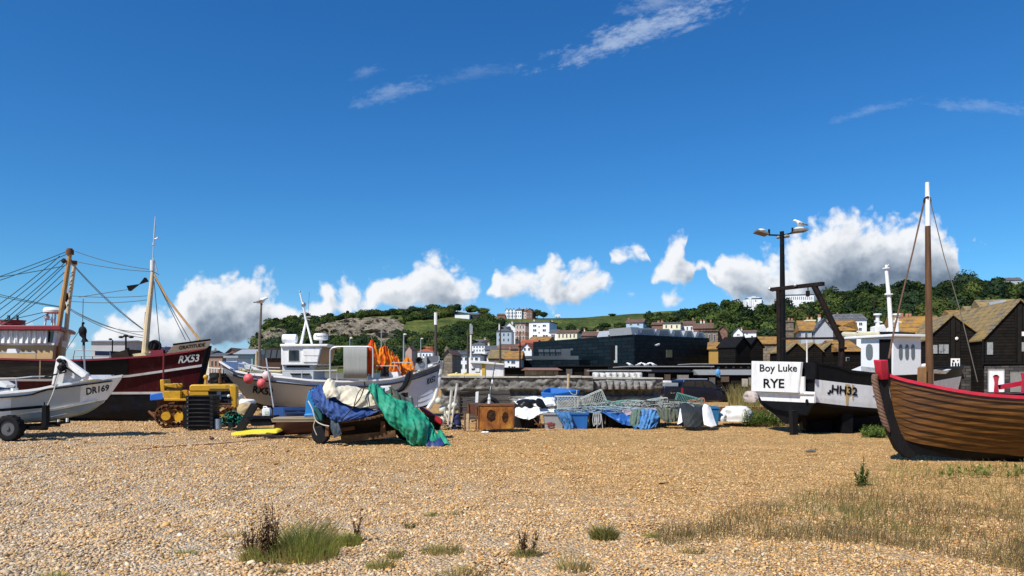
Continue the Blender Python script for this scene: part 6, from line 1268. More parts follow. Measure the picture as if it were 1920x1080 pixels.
    inn = [q.lerp(c, .10) for q in o]; lowo = [q.lerp(c, .14)-V((0, 0, .26)) for q in o]; lowi = [q.lerp(c, .22)-V((0, 0, .2)) for q in o]; mb = MB(); mb.grid([lowo, o, inn, lowi], closed=True); mb.poly(lowi); mb.poly(lowo); mb.build('shell', BLUEPL, t, sharp=25, bevel=.015)
    mb = MB(); mb.tube(crv([p.pt(1064, 732, -.2), p.pt(1068, 738, -.25), p.pt(1076, 739, -.25), p.pt(1078, 731, -.2)], 5), .01, 5); mb.build('carry_rope', ROPEW, t)
    # nets and cloths hanging over the front
    NETB = mat('blue_net', (.03, .13, .30), .8, .5, 14, dirt=(.25, .33, .38), dirt_amt=.6, dscale=16); 
    draped([[(1038, 770, 22.2), (1052, 771, 22.1), (1070, 772, 22.1)], [(1046, 780, 21.85), (1058, 780, 21.75), (1072, 780, 21.8)], [(1053, 792, 21.8), (1064, 792, 21.7), (1074, 792, 21.75)], [(1057, 804, 21.7), (1066, 805, 21.6), (1076, 803, 21.7)]], NETB, 'net', 'mottled blue net hanging between the grey and the bright blue tub', 'net', .05, 5, 41, fold=.4)
    draped([[(1122, 770, 22.5), (1150, 769, 22.6), (1170, 771, 22.6), (1190, 775, 22.6)], [(1134, 776, 22.15), (1152, 780, 22.1), (1170, 782, 22.1), (1186, 785, 22.1)], [(1150, 786, 22.1), (1162, 793, 22.0), (1174, 797, 22.0), (1184, 799, 22.0)]], mat('mid_blue_tarp', (.018, .10, .34), .4, .2, 4), 'tarpaulin', 'blue tarpaulin sagging over the black bins in the gear row', 'tarpaulin', .04, 4, 43, fold=.25)
    draped([[(1164, 766, 22.8), (1190, 763, 22.9), (1232, 763, 22.9)], [(1166, 772, 22.4), (1190, 770, 22.3), (1232, 768, 22.4)], [(1172, 780, 22.25), (1186, 777, 22.15), (1200, 774, 22.2)]], mat('mauve_cloth', (.30, .24, .28), .8, .15, 4), 'cloth', 'dull mauve cloth behind the blue tarpaulin of the gear row', 'cloth', .03, 4, 45)
    draped([[(1186, 770, 22.2), (1194, 768, 22.1), (1202, 770, 22.1)], [(1182, 784, 22.0), (1192, 784, 21.85), (1200, 784, 21.9)], [(1182, 798, 21.9), (1190, 799, 21.75), (1198, 797, 21.8)]], mat('green_grey_net', (.09, .14, .11), .85, .4, 12, dirt=(.25, .29, .23), dirt_amt=.5, dscale=14), 'net', 'green-grey net bunch hanging between the blue tarpaulin and the pale blue net', 'net', .05, 5, 47, fold=.5)
    draped([[(1200, 769, 22.2), (1212, 768, 22.1), (1226, 769, 22.1), (1238, 774, 22.2)], [(1200, 782, 21.9), (1211, 784, 21.8), (1222, 783, 21.8), (1238, 785, 22)], [(1196, 796, 21.8), (1208, 797, 21.65), (1220, 794, 21.7), (1233, 793, 21.9)], [(1186, 802, 21.6), (1204, 804, 21.5), (1216, 803, 21.5), (1230, 799, 21.7)]], mat('pale_blue_net', (.06, .20, .42), .8, .5, 12, dirt=(.35, .45, .50), dirt_amt=.7, dscale=14), 'net', 'pale blue net bunch spilling onto the shingle from the gear row', 'net', .06, 5, 49, fold=.5)
    draped([[(1230, 766, 22.4), (1248, 765, 22.3), (1262, 766, 22.3), (1276, 768, 22.3)], [(1234, 776, 22.0), (1250, 778, 21.9), (1262, 777, 21.9), (1275, 779, 22)], [(1240, 786, 21.9), (1252, 793, 21.75), (1264, 790, 21.8), (1273, 790, 21.9)]], OLIVEC, 'cloth', 'olive cloth draped left of the black tent-like cover', 'cloth', .06, 4, 51, fold=.5)
    draped([[(1270, 766, 22.2), (1282, 755.5, 22.4), (1300, 763, 22.4), (1317, 762, 22.5)], [(1273, 775, 21.7), (1288, 772, 21.6), (1302, 772, 21.6), (1318, 774, 21.8)], [(1276, 788, 21.5), (1290, 788, 21.4), (1304, 788, 21.4), (1319, 788, 21.6)], [(1279, 800, 21.4), (1291, 801, 21.3), (1306, 801, 21.3), (1320, 798, 21.5)]], mat('charcoal_cover', (.03, .034, .034), .6, .2, 5), 'cover', 'charcoal cover peaked like a tent at the right of the gear row', 'cover', .03, 3, 53)
    draped([[(1317, 765, 22.0), (1321, 757, 22.2), (1327, 759, 22.2), (1332, 763, 22.3)], [(1318, 780, 21.6), (1324, 778, 21.6), (1331, 779, 21.7), (1337, 779, 21.9)], [(1320, 796, 21.4), (1328, 799, 21.3), (1336, 800, 21.3), (1344, 798, 21.5)]], BW, 'plastic_sheet', 'bright white sheet hanging right of the charcoal cover', 'sheet', .012, 3, 55)
    draped([[(1275, 767, 21.9), (1276, 766, 21.9), (1277, 768, 21.9)], [(1273, 780, 21.5), (1275, 779, 21.5), (1278, 780, 21.5)], [(1270, 796, 21.3), (1275, 794, 21.3), (1279.5, 791, 21.3)]], BW, 'plastic_sheet', 'small white triangle of sheet left of the charcoal cover', 'sheet', .005, 3, 57)
    mb = MB()
    for k in range(4):
        x = 1113+k*3.5; mb.tube(crv([P(x, 775, 21.95), P(x-1.5, 788, 21.9), P(x+.8, 799-3*(k % 2), 21.88), P(x+3, 788, 21.9), P(x+2.5, 775, 21.95)], 6), .012, 6)
    mb.tube(crv([P(1119, 776, 21.9), P(1120, 790, 21.86), P(1119, 803, 21.85)], 5), .011, 6); mb.tube(crv([P(1127, 776, 21.9), P(1129, 792, 21.86), P(1130, 803, 21.85)], 5), .011, 6); tag(mb.build('rope_hank', mat('white_grey_rope', (.42, .43, .42), .8)), 'hank of pale rope hanging on the first black bin', 'rope')
    t = thing('rusty_tool', 'red rusty hand winch lying in front of the grey tub', 'tool', P(1017, 804, 21.4)); mb = MB(); mb.beam(P(1002, 795, 21.4), P(1030, 795, 21.4), .03); mb.beam(P(1012, 783, 21.4), P(1016, 804, 21.4), .03); mb.beam(P(1001, 786, 21.4), P(1011, 800, 21.4), .025); mb.build('frame', RUST, t)
    mb = MB(); 
    for k in range(7): mb.ball(P(1033+rnd.uniform(-5, 5), 798+rnd.uniform(-5, 5), 21.35), rnd.uniform(.03, .06), 7, 5)
    mb.ring(P(1033, 798, 21.4), .08, .02); mb.build('winch_drum', mat('red_brown_rust', (.20, .05, .04), .8, .4, 9), t)
    # wire pots and frames heaped over the row
    WHT = mat('pale_wire', (.45, .48, .44), .7, .2, 9); GRN = mat('green_wire', (.10, .26, .22), .7, .3, 9); DKW = mat('dark_wire', (.05, .05, .045), .7)
    PT = [(1040, 1084, 741, 768, 22.5, .6, 0, WHT, 'pale wire pot standing upright below the large light blue tub'), (1090, 1138, 735, 770, 22.8, .5, 24, WHT, 'large pale wire pot tilted on its corner above the rope hank'), (1132, 1168, 752, 772, 22.6, .6, -8, GRN, 'green wire pot lying right of the tilted pale pot'),
          (1160, 1196, 749, 768, 23.0, .7, 6, GRN, 'green wire pot above the mauve cloth'), (1192, 1222, 748, 766, 22.7, .6, -10, DKW, 'dark wire pot above the pale blue net'), (1216, 1250, 746, 768, 23.1, .6, 9, WHT, 'pale wire pot above the olive cloth'),
          (1244, 1272, 748, 766, 22.8, .6, -6, DKW, 'dark wire pot between the olive cloth and the charcoal cover'), (1264, 1318, 741, 766, 23.2, .7, -16, GRN, 'flat green wire pot propped behind the charcoal cover'), (1108, 1150, 752, 770, 23.3, .5, -18, DKW, 'dark bent wire pot behind the tilted pale pot'), (1290, 1322, 748, 765, 23.6, .5, 12, mat('orange_net', (.45, .16, .09), .7, .2, 9), 'orange netted pot at the right back of the gear row')]
    for k, (x0, x1, y0, y1, Y, dep, rot, m, lb) in enumerate(PT):
        t = thing('wire_pot', lb, 'fishing pot', P((x0+x1)/2, y1, Y), group='wire fishing pots on the gear row'); c = P((x0+x1)/2, (y0+y1)/2, Y+dep/2); hx = (x1-x0)/2/F*Y*.88; hz = (y1-y0)/2/F*Y*.85
        rm = Matrix.Rotation(R(-rot), 3, 'Y') @ Matrix.Rotation(R(rnd.uniform(-18, 18)), 3, 'Z'); q = lambda a, b, z: c+rm @ V((a*hx, b*dep/2, z*hz)); mb = MB()
        for b in (-1, 1):
            for z in (-1, 1): mb.tube([q(-1, b, z), q(1, b, z)], .014, 5)
            for a in (-1, 1): mb.tube([q(a, b, -1), q(a, b, 1)], .014, 5)
        for a in (-1, 1):
            for z in (-1, 1): mb.tube([q(a, -1, z), q(a, 1, z)], .014, 5)
        mb.build('frame', m, t)
        mb = MB(); nx = max(4, int(hx*2/.085)); nz = max(3, int(hz*2/.085))
        for b in (-1, 1):
            for i in range(-nz, nx): 
                for sg in (1, -1):
                    a0, z0, a1, z1 = i/nx*2-1, -sg, (i+nz)/nx*2-1, sg
                    if a0 < -1: z0 = z0+(z1-z0)*(-1-a0)/(a1-a0); a0 = -1
                    if a1 > 1: z1 = z0+(z1-z0)*(1-a0)/(a1-a0); a1 = 1
                    if a1-a0 > .02: mb.tube([q(a0, b, z0), q(a1, b, z1)], .0045, 3, cap=False)
        for i in range(nx+1): mb.tube([q(i/nx*2-1, -1, 1), q(i/nx*2-1, 1, 1)], .0045, 3, cap=False)
        mb.build('netting', m, t)
    tangle(1085, 1330, 751, 770, 22.5, 120, .009, 'net_tangle', mat('grey_green_cord', (.38, .42, .38), .8, .3, 12), 'grey-green loose netting tangled over the wire pots', 'net', dep=1.2)
    tangle(1040, 1230, 762, 774, 22.2, 90, .008, 'net_tangle', mat('pale_blue_cord', (.35, .46, .52), .8, .3, 12), 'pale blue loose cord tangled along the tub rims', 'net', dep=.6)
    lump(1085, 1330, 756, 780, 22.9, 1.2, 'net_heap', mat('grey_white_net', (.36, .36, .32), .85, .5, 14, dirt=(.10, .12, .11), dirt_amt=.7, dscale=9), 'grey-white heaped net lying under the wire pots', 'net', .07, 11, power=.3)
    lump(1364, 1418, 765, 791, 22.9, 1.2, 'bulk_bag', WHITE2, 'big crumpled white bulk bag behind the weeds near the white stern', 'bag', .10, 21, power=.4)
    lump(1348, 1364, 777, 791, 22.7, .6, 'bulk_bag', WHITE2, 'small crumpled white bag right of the dull blue bin', 'bag', .05, 23)
    lump(1407, 1424, 735, 755, 33, 1.2, 'bulk_bag', mat('pink_grey_canvas', (.45, .38, .34), .8), 'pinkish grey bag in the tall grass behind the white stern', 'bag', .1, 25)
    mb = MB(); mb.bx(P(1345, 0, 26).x, P(1440, 0, 26).x, 26, 26.3, .15, .42); tag(mb.build('rusty_beam', RUST), 'long rusty steel beam lying behind the white bulk bag', 'beam')
gear()
# ------------------------------------------------------------------ white and black stern trawler on the right
def stern_trawler():
    a = R(20); d = V((math.cos(a), math.sin(a))); n = V((-d.y, d.x)); cor = P(1527, 700, 19.5); c0 = V((cor.x, cor.y))+n*1.12; C0 = tuple(c0); C1 = tuple(c0+d*6.6)
    bx = 960+C1[0]/C1[1]*F
    def cl(px_near): return px_near
    s0 = 960+C0[0]/C0[1]*F
    t = thing('fishing_boat', 'white and black fishing boat with gallows, Boy Luke RYE on its stern', 'fishing boat', (c0.x+3*d.x, c0.y+3*d.y, .1))
    L = [(s0+4, bx-60, .10, 1, 4, [(1440, 795), (1800, 792)]), (s0+3, bx-40, .62, .8, 2.2, [(1500, 781), (1600, 786), (1800, 780)]), (s0+2, bx-22, 1.08, .88, 2.3, [(1500, 766), (1560, 772), (1660, 776), (1800, 758)]),
         (s0, bx-12, 1.16, .95, 2.4, [(1500, 753), (1527, 754), (1590, 761), (1650, 766), (1800, 748)]), (s0, bx, 1.18, .97, 2.5, [(1500, 708), (1527, 711), (1575, 717), (1640, 724), (1700, 724), (1800, 706)]),
         (s0, bx+4, 1.2, .98, 2.6, [(1500, 677), (1527, 679), (1577, 687.5), (1585, 693.5), (1640, 699.5), (1720, 701), (1800, 688)])]
    rustp = mat('white_hull_rusty', (.82, .82, .80), .45, .06, 3, dirt=(.46, .34, .20), dirt_amt=.5, dscale=2.4, stretch=(2.5, 2.5, .6))
    h = hull(L, C0, C1, [2, 2, 2, 0, 1, 1], sub=4); h['mb'].build('hull', [rustp, BLACKP, mat('dark_brown_bottom', (.010, .007, .006), .7, .4, 3)], t, sharp=30)
    deck_parts(h, t, GREYP, BLACKP, .5, .12, .02)
    mb = MB(); patch(mb, h['near'], [(1584, 720), (1594, 721)], [(1586, 759), (1590, 760)], 3, 8, .008); patch(mb, h['near'], [(1597, 721), (1601, 722)], [(1598, 750), (1600, 751)], 2, 6, .009); mb.build('rust_streak', mat('rust_streaks', (.60, .40, .14), .7, .3, 6, stretch=(8, 8, .6), dirt=(.70, .66, .56), dirt_amt=.7, dscale=5), t)
    text('number_lettering', 'HH32', [(1558, 737), (1607, 742.5), (1607.5, 726.5), (1559.5, 721)], mat('black_lettering', (.008, .008, .009), .5), t, h['near'], off=.015, bold=.03)
    mb = MB(); patch(mb, h['near'], [(1551, 735), (1556, 735.6)], [(1551, 739), (1556, 739.5)], 2, 2, .012); patch(mb, h['near'], [(1554, 731), (1558, 731.4)], [(1554, 736), (1558, 736.5)], 2, 2, .014); patch(mb, h['near'], [(1636, 742), (1642, 742.6)], [(1636, 744), (1642, 744.6)], 2, 1, .012); mb.build('paint_mark', BLACKP, t)
    # transom: frame of reference across the stern
    p = PL(1527, 19.4, 110); p.n = V((-math.cos(a), -math.sin(a), 0)); N3 = -p.n
    mb = MB(); mb.ext([p.pt(1509, 679.5), p.pt(1528, 679), p.pt(1528, 711), p.pt(1509, 711)], N3*.06); mb.build('transom_bulwark', BLACKP, t)
    mb = MB(); mb.ext([p.pt(1417, 730), p.pt(1528, 735), p.pt(1526, 755.5), p.pt(1428, 751)], N3*.06); mb.ext([p.pt(1420, 735, .04), p.pt(1527, 737.5, .04), p.pt(1527, 739.5, .04), p.pt(1420, 737, .04)], N3*.05); mb.build('transom', rustp, t)
    mb = MB(); mb.ext([p.pt(1427, 751.5), p.pt(1526, 756), p.pt(1512, 779), p.pt(1450, 766)], N3*.05); mb.build('transom_foot', BLACKP, t)
    sb = [p.pt(1415, 733.5, .12), p.pt(1502.5, 736.5, .12), p.pt(1508.5, 679, .12), p.pt(1415.5, 677, .12)]; mb = MB(); mb.ext(sb, N3*.08); s = mb.build('name_board', WHITE, t, bevel=.006)
    mb = MB(); mb.ext([p.pt(1503, 706, .05), p.pt(1510, 706, .05), p.pt(1510, 737, .05), p.pt(1503, 737, .05)], N3*.05); mb.build('board_batten', WHITE, t)
    bv = BVHTree.FromPolygons([tuple(q) for q in sb], [(0, 1, 2, 3)]); bl = MATS['black_lettering']
    text('name_lettering', 'Boy Luke', [(1425, 701), (1495, 701), (1495, 683), (1425, 683)], bl, t, bv, off=.01, bold=.012); text('port_lettering', 'RYE', [(1432, 727), (1471, 727.5), (1471, 710.5), (1432, 710)], bl, t, bv, off=.01, bold=.02)
    mb = MB(); q = p.pt(1514, 753, .02); mb.ring(q, .05, .02, 'X'); mb.build('drain_hole', BLACKP, t)
    for pp, q in (([(1485.5, 770), (1495, 770), (1497, 817), (1487, 819)], 19.6), ([(1502, 775), (1513, 776), (1511, 803), (1506, 806)], 20.2)): mb = MB(); mb.slab(pp, q, .25); mb.build('prop_leg', BLACKP, t)
    mb = MB(); mb.beam((C0[0]+.6, C0[1]+.1, .15), (C1[0]-1.2, C1[1]-.3, .15), .35, .3); mb.beam((C0[0]+1.5, C0[1]-.5, .3), (C0[0]+1.3, C0[1]+1.6, .3), .3, .6); mb.beam((C0[0]+3.9, C0[1]+.4, .3), (C0[0]+3.6, C0[1]+2.6, .3), .3, .6); mb.slab([(1508, 772), (1690, 772), (1690, 812), (1512, 812)], 20.55, .3); mb.build('keel_and_shade_plate', BLACKP, t)  # black plate added along the centreline to darken the shade under the hull
    # gallows
    BR = mat('rusty_black_steel', (.016, .011, .010), .7, .5, 6, dirt=(.06, .03, .02), dirt_amt=.4); Yg = 19.9; Yl = 20.9
    mb = MB(); mb.tube([P(1461, 686, Yl), P(1460.5, 600, Yl), P(1459.5, 545, Yl)], .07, 8); mb.tube([P(1577, 692, Yg), P(1578, 640, Yg), P(1526, 535, Yg+.2)], .085, 8); mb.build('gallows_leg', BR, t)
    mb = MB(); mb.beam(P(1446, 543, Yl+.2), P(1544, 532, Yg), .13, .10); mb.build('gallows_beam', BR, t)
    mb = MB(); mb.beam(P(1462, 635, Yl), P(1578, 634, Yg), .05, .06); mb.tube([P(1573, 652, Yg-.1), P(1587, 653, Yg-.1)], .035, 6); mb.build('cross_bar', BR, t)
    for x, y, Y in ((1466, 552, 20.7), (1515, 549, 20.1)):
        mb = MB(); mb.tube([P(x, y-12, Y), P(x, y-4, Y)], .015, 5); mb.slab([(x-3.6, y-4), (x+3.6, y-4), (x+3.6, y+5), (x+2.5, y+7), (x-2.5, y+7), (x-3.6, y+5)], Y-.06, .03); mb.slab([(x-3.6, y-4), (x+3.6, y-4), (x+3.6, y+5), (x+2.5, y+7), (x-2.5, y+7), (x-3.6, y+5)], Y+.05, .03); mb.wheel(P(x, y+1.5, Y), .05, .06); mb.build('pulley_block', BR, t)
    mb = MB(); mb.ball(P(1443, 541.5, Yl+.2), (.05, .05, .045)); mb.tube([P(1443, 542, Yl+.2), P(1450, 546, Yl+.2)], .03, 6); mb.ball(P(1491, 534.5, 20.4), (.055, .05, .04)); mb.build('deck_lamp', ALU, t)
    # wheelhouse, on the same heading
    w = PL(1674.5, 20.35, 14); m_ = -1; back = w.n
    al = PL(1674.5, 20.35, 112)
    WG = mat('wheelhouse_white', (.74, .75, .75), .4, .05, 3)
    def onal(px, py, w_=0): return al.pt(px, py)-V((math.cos(R(20)), math.sin(R(20)), 0))*w_
    mb = MB(); bl_, br_, tr_, tl_ = w.pt(1674.5, 704), w.pt(1727, 702), w.pt(1727, 632), w.pt(1674.5, 632); dep = al.pt(1614, 690)-al.pt(1674.5, 690); dep.z = 0
    mb.ext([bl_, br_, tr_, tl_], dep); mb.build('wheelhouse', WG, t, bevel=.01)
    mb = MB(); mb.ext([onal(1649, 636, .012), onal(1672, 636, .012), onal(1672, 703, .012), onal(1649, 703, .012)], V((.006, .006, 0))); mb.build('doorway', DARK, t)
    def oval(cx, cy, rx, ry, f, k=20, ex=3.2): return [f(cx+rx*abs(math.cos(u))**(2/2.4)*(1 if math.cos(u) > 0 else -1), cy+ry*abs(math.sin(u))**(2/ex)*(1 if math.sin(u) > 0 else -1)) for u in np.linspace(0, 2*math.pi, k+1)[:-1]]
    GG = mat('grey_perspex', (.13, .15, .16), .15, .1)
    mb = MB(); mb.ext(oval(1630.5, 660, 6.6, 15, lambda x, y: onal(x, y, .012)), V((.004, .004, 0))); mb.build('window', GG, t)
    for x in (1688.5, 1700.3, 1711.6): mb = MB(); mb.ext(oval(x, 660, 3.5, 14.5, lambda x, y: w.pt(x, y, -.012)), w.n*.006); mb.build('window', GG, t)
    o = [w.pt(1668, 628, -.16), w.pt(1733, 629, -.16), w.pt(1733, 629, 0)+dep*1.06, w.pt(1668, 628, 0)+dep*1.45]; o2 = [onal(1578, 626, 0)+V((-.4, 0, 0))]; mb = MB(); mb.ext([q-V((0, 0, .05)) for q in o], V((0, 0, .07))); mb.build('wheelhouse_roof', WG, t, bevel=.015)
    r0 = [onal(1580, 631.5, .1), onal(1676, 631.5, .1)]; mb = MB(); mb.ext([onal(1579, 626), onal(1676, 626), w.pt(1676, 626)+V((.8, .4, 0)), onal(1579, 626)+V((1.6, .6, 0))], V((0, 0, .06))); mb.build('roof_extension', BLACKP, t)
    CR = mat('cream_cover', (.50, .46, .33), .7, .15, 4, dirt=(.30, .28, .18), dirt_amt=.5)
    mb = MB(); mb.tube([onal(1580, 627), onal(1582, 628), onal(1606, 629), onal(1608, 629)], [.05, .1, .1, .05], 10); mb.tube([onal(1608.5, 629), onal(1611, 628.5), onal(1646, 627.5), onal(1650, 627)], [.05, .1, .1, .05], 10); mb.build('rolled_awning', CR, t)
    mb = MB(); mb.tube([P(1671.5, 632, 20.6), P(1667, 560, 20.7), P(1661.5, 503, 20.8)], [.06, .055, .045], 10); mb.cyl(P(1666.5, 553, 20.7), P(1666.6, 550.5, 20.7), .11, 10); mb.cyl(P(1661.5, 504, 20.8), P(1661.4, 502, 20.8), .10, 10); mb.ball(P(1661.4, 499.5, 20.8), (.03, .03, .05)); mb.tube([P(1662, 502, 20.8), P(1666, 496, 20.8)], .012, 5); mb.build('mast', WHITE, t)
    for x, Y in ((1645.5, 20.9), (1681.5, 20.5)):
        mb = MB(); mb.cyl(P(x, 632, Y), P(x, 591, Y), .06, 10, .05); mb.cyl(P(x, 591, Y), P(x, 588, Y), .11, 12); mb.slab([(x-3, 600), (x+9, 603), (x+9, 605), (x-3, 604)], Y-.05, .1); mb.build('vent_post', WHITE, t)
    mb = MB(); mb.slab([(1641, 612), (1658, 608), (1664, 620), (1676, 612), (1680, 614), (1680, 630), (1641, 630)], 20.8, .3); mb.build('searchlight_base', WHITE, t, bevel=.02)
    mb = MB(); mb.ext([onal(1595, 694), onal(1614, 686), onal(1650, 690), onal(1650, 700), onal(1600, 697)], V((.8, .5, 0))); mb.build('coaming', WG, t, bevel=.01)
    mb = MB(); mb.slab([(1728, 683), (1746, 681), (1751, 684), (1751, 692), (1741, 694), (1731, 700), (1727, 700)], 20.6, .7); mb.build('deck_locker', WHITE, t, bevel=.03)
    mb = MB(); mb.ext([w.pt(1727, 698, .2), w.pt(1790, 701, .3), w.pt(1800, 692, .3), w.pt(1785, 694.5, .2), w.pt(1727, 692, .2)], w.n*.15); mb.build('fore_gunwale', WHITE, t)
stern_trawler()
# ------------------------------------------------------------------ varnished clinker boat
def lugger():
    C1 = (P(1660, 700, 14.0).x, 14.0); C0 = (P(2420, 700, 13.9).x, 13.9)
    t = thing('clinker_boat', 'varnished brown clinker boat with red gunwale and tall mast, biggest and nearest on the right', 'boat', ((C0[0]+C1[0])/2-1, 14, 0))
    up = [(1640, 688), (1665, 703), (1700, 712.5), (1755, 724), (1800, 732.5), (1850, 739), (1920, 743.5), (2050, 745), (2400, 715)]
    lo = [(1640, 800), (1676, 815), (1700, 826), (1723, 832), (1786, 842), (1850, 849), (1920, 856), (2100, 860), (2400, 830)]
    def mid(k): return [(x, lerp(interp(lo, x), interp(up, x), k)) for x in range(1640, 2420, 20)]
    n = 9; L = [(2350, 1706, .06, .6, 3, [(1640, 850), (1706, 851), (1920, 872), (2400, 850)]), (2380, 1688, .34, .3, 1.9, mid(0))]
    for k in range(1, n+1): f = k/n; L.append((2385+35*f, lerp(1686, 1664, f**.8), lerp(.34, 1.22, math.sin(f*math.pi/2)**.85), lerp(.3, .62, f), lerp(1.9, 2.9, f), mid(f)))
    PLK = mat('varnished_planks', (.125, .052, .012), .36, .85, 2.4, stretch=(.7, .7, 9), dirt=(.022, .010, .004), dirt_amt=.85, dscale=1.5, bump=.15, bscale=8, spec=.3, coat=.06)
    h = hull(L, C0, C1, [1]+[0]*(n+1), N=46, sub=2, lap=.036, lapset=tuple(range(1, n+1))); h['mb'].build('hull', [PLK, BLACKP], t, sharp=20)
    deck_parts(h, t, mat('boat_inside_wood', (.10, .055, .03), .7), RED, .45, .12, .05)
    strip(h, t, [(x, y-9.5) for x, y in up], 9.5, RED, 'red_strake', .035, 1662, 2380, 50); strip(h, t, [(x, y) for x, y in up], 4.6, BLACKP, 'black_strake', .03, 1664, 2380, 50)
    # stem, red stem head, rope fender
    mb = MB(); ctr = [(1652, 705), (1656, 735), (1663, 772), (1675, 812), (1690, 840), (1706, 858)]; mb2 = []
    fr = [(1643, 705), (1648, 735), (1655, 772), (1667, 812), (1682, 843), (1697, 857), (1708, 860)]; bk = [(1720, 852), (1706, 838), (1690, 812), (1677, 775), (1669, 738), (1665, 705)]
    mb.slab(fr+bk, 13.93, .14); mb.build('stem', mat('black_stem_timber', (.014, .012, .012), .6, .4, 5, stretch=(3, 3, .6), bump=.3), t, bevel=.015)
    mb = MB(); rows = []
    for y, x0, x1, y0, y1 in ((711, 1644, 1666, 13.86, 14.14), (700, 1641, 1666, 13.82, 14.18), (690, 1640, 1665.5, 13.80, 14.2), (676, 1638, 1664.5, 13.78, 14.22), (674.5, 1639, 1664, 13.8, 14.2)): rows.append([P(x0, y, y0+.1), P((x0+x1)/2-1, y+.8, y0-.03), P(x1, y, y0+.04), P(x1, y, y1), P(x0, y, y1-.05)])
    mb.grid(rows, closed=True); mb.poly(rows[-1]); mb.poly(rows[0]); mb.build('stem_head', RED, t, sharp=20, bevel=.008)
    mb = MB(); k = [(1641, 704), (1640, 712), (1643.5, 732), (1648.5, 752), (1653.5, 774), (1660, 794), (1668, 810)]; line = crv([P(x, y, 13.9) for x, y in k], 8)
    for s_ in range(3):
        pts = []
        for i, q in enumerate(line): an = i*.75+s_*2.09; e = .03*min(1, (len(line)-i)/10); pts.append(q+V((math.cos(an)*e, math.sin(an)*e, 0)))
        mb.tube(pts, [.034]*(len(pts)-6)+[.03, .026, .022, .018, .014, .01], 7)
    mb.build('rope_fender', mat('brown_coir_rope', (.17, .10, .065), .85, .3, 30), t)
    # mast and shrouds
    Ym = 14.0; mb = MB(); mb.tube([P(1743, 740, Ym), P(1743, 700, Ym), P(1741, 560, Ym), P(1739.6, 424, Ym)], [.068, .066, .058, .047], 14); mb.build('mast', mat('mast_wood', (.13, .060, .022), .55, .5, 2, stretch=(5, 5, .5), dirt=(.25, .15, .08), dirt_amt=.5, bump=.15), t)
    mb = MB(); mb.tube([P(1739.6, 424, Ym), P(1739.2, 372, Ym), P(1738.5, 342, Ym)], [.047, .044, .034], 14); mb.build('mast_top', WHITE, t, label='white painted top of the mast')
    mb = MB(); mb.tube([P(1735, 371, Ym), P(1739, 369, Ym-.06), P(1744, 371, Ym)], .015, 6); mb.tube([P(1734, 372, Ym), P(1732.5, 380, Ym)], .02, 6); mb.tube([P(1744, 372, Ym), P(1745, 378, Ym)], .016, 6); mb.build('shroud_band', WOODD, t)
    mb = MB(); mb.tube([P(1733, 376, Ym), P(1712, 470, Ym), P(1690, 560, 13.95), P(1672, 640, 13.9), P(1667, 672, 13.9)], [.014, .014, .015, .017, .022], 6); mb.tube([P(1735, 374, Ym), P(1706, 498, Ym), P(1684, 585, 13.95)], .008, 5); mb.build('shroud', mat('brown_rigging_rope', (.14, .08, .05), .85, .3, 20), t)
    mb = MB(); mb.tube([P(1744.5, 376, Ym), P(1770, 480, Ym+.3), P(1800, 582, Ym+.6), P(1833, 716, 15.0)], [.009]*4, 5); mb.build('shroud', mat('grey_stay', (.28, .26, .22), .7), t)
    mb = MB(); mb.slab([(1734, 690), (1737, 687), (1737, 722), (1733, 722)], 13.9, .25); mb.slab([(1748, 694), (1751, 698), (1751, 724), (1747, 724)], 13.95, .25); mb.build('mast_partner', mat('new_brown_wood', (.30, .16, .06), .6, .3, 4), t)
    for x in (1868, 1919):
        mb = MB(); y0 = 706 if x < 1900 else 699; rows = []
        for y, r in ((736, 5.0), (y0+12, 3.5), (y0+4, 4.8), (y0, 6.2)): rows.append([P(x-r, y, 14.6), P(x+r, y, 14.6), P(x+r, y, 14.85), P(x-r, y, 14.85)])
        mb.grid(rows, closed=True); mb.poly(rows[-1]); mb.build('timber_head', RED, t, bevel=.01)
    mb = MB(); mb.beam(P(1874, 726, 14.75), P(1990, 705, 14.75), .06, .09); mb.build('thwart', RED, t)
lugger()
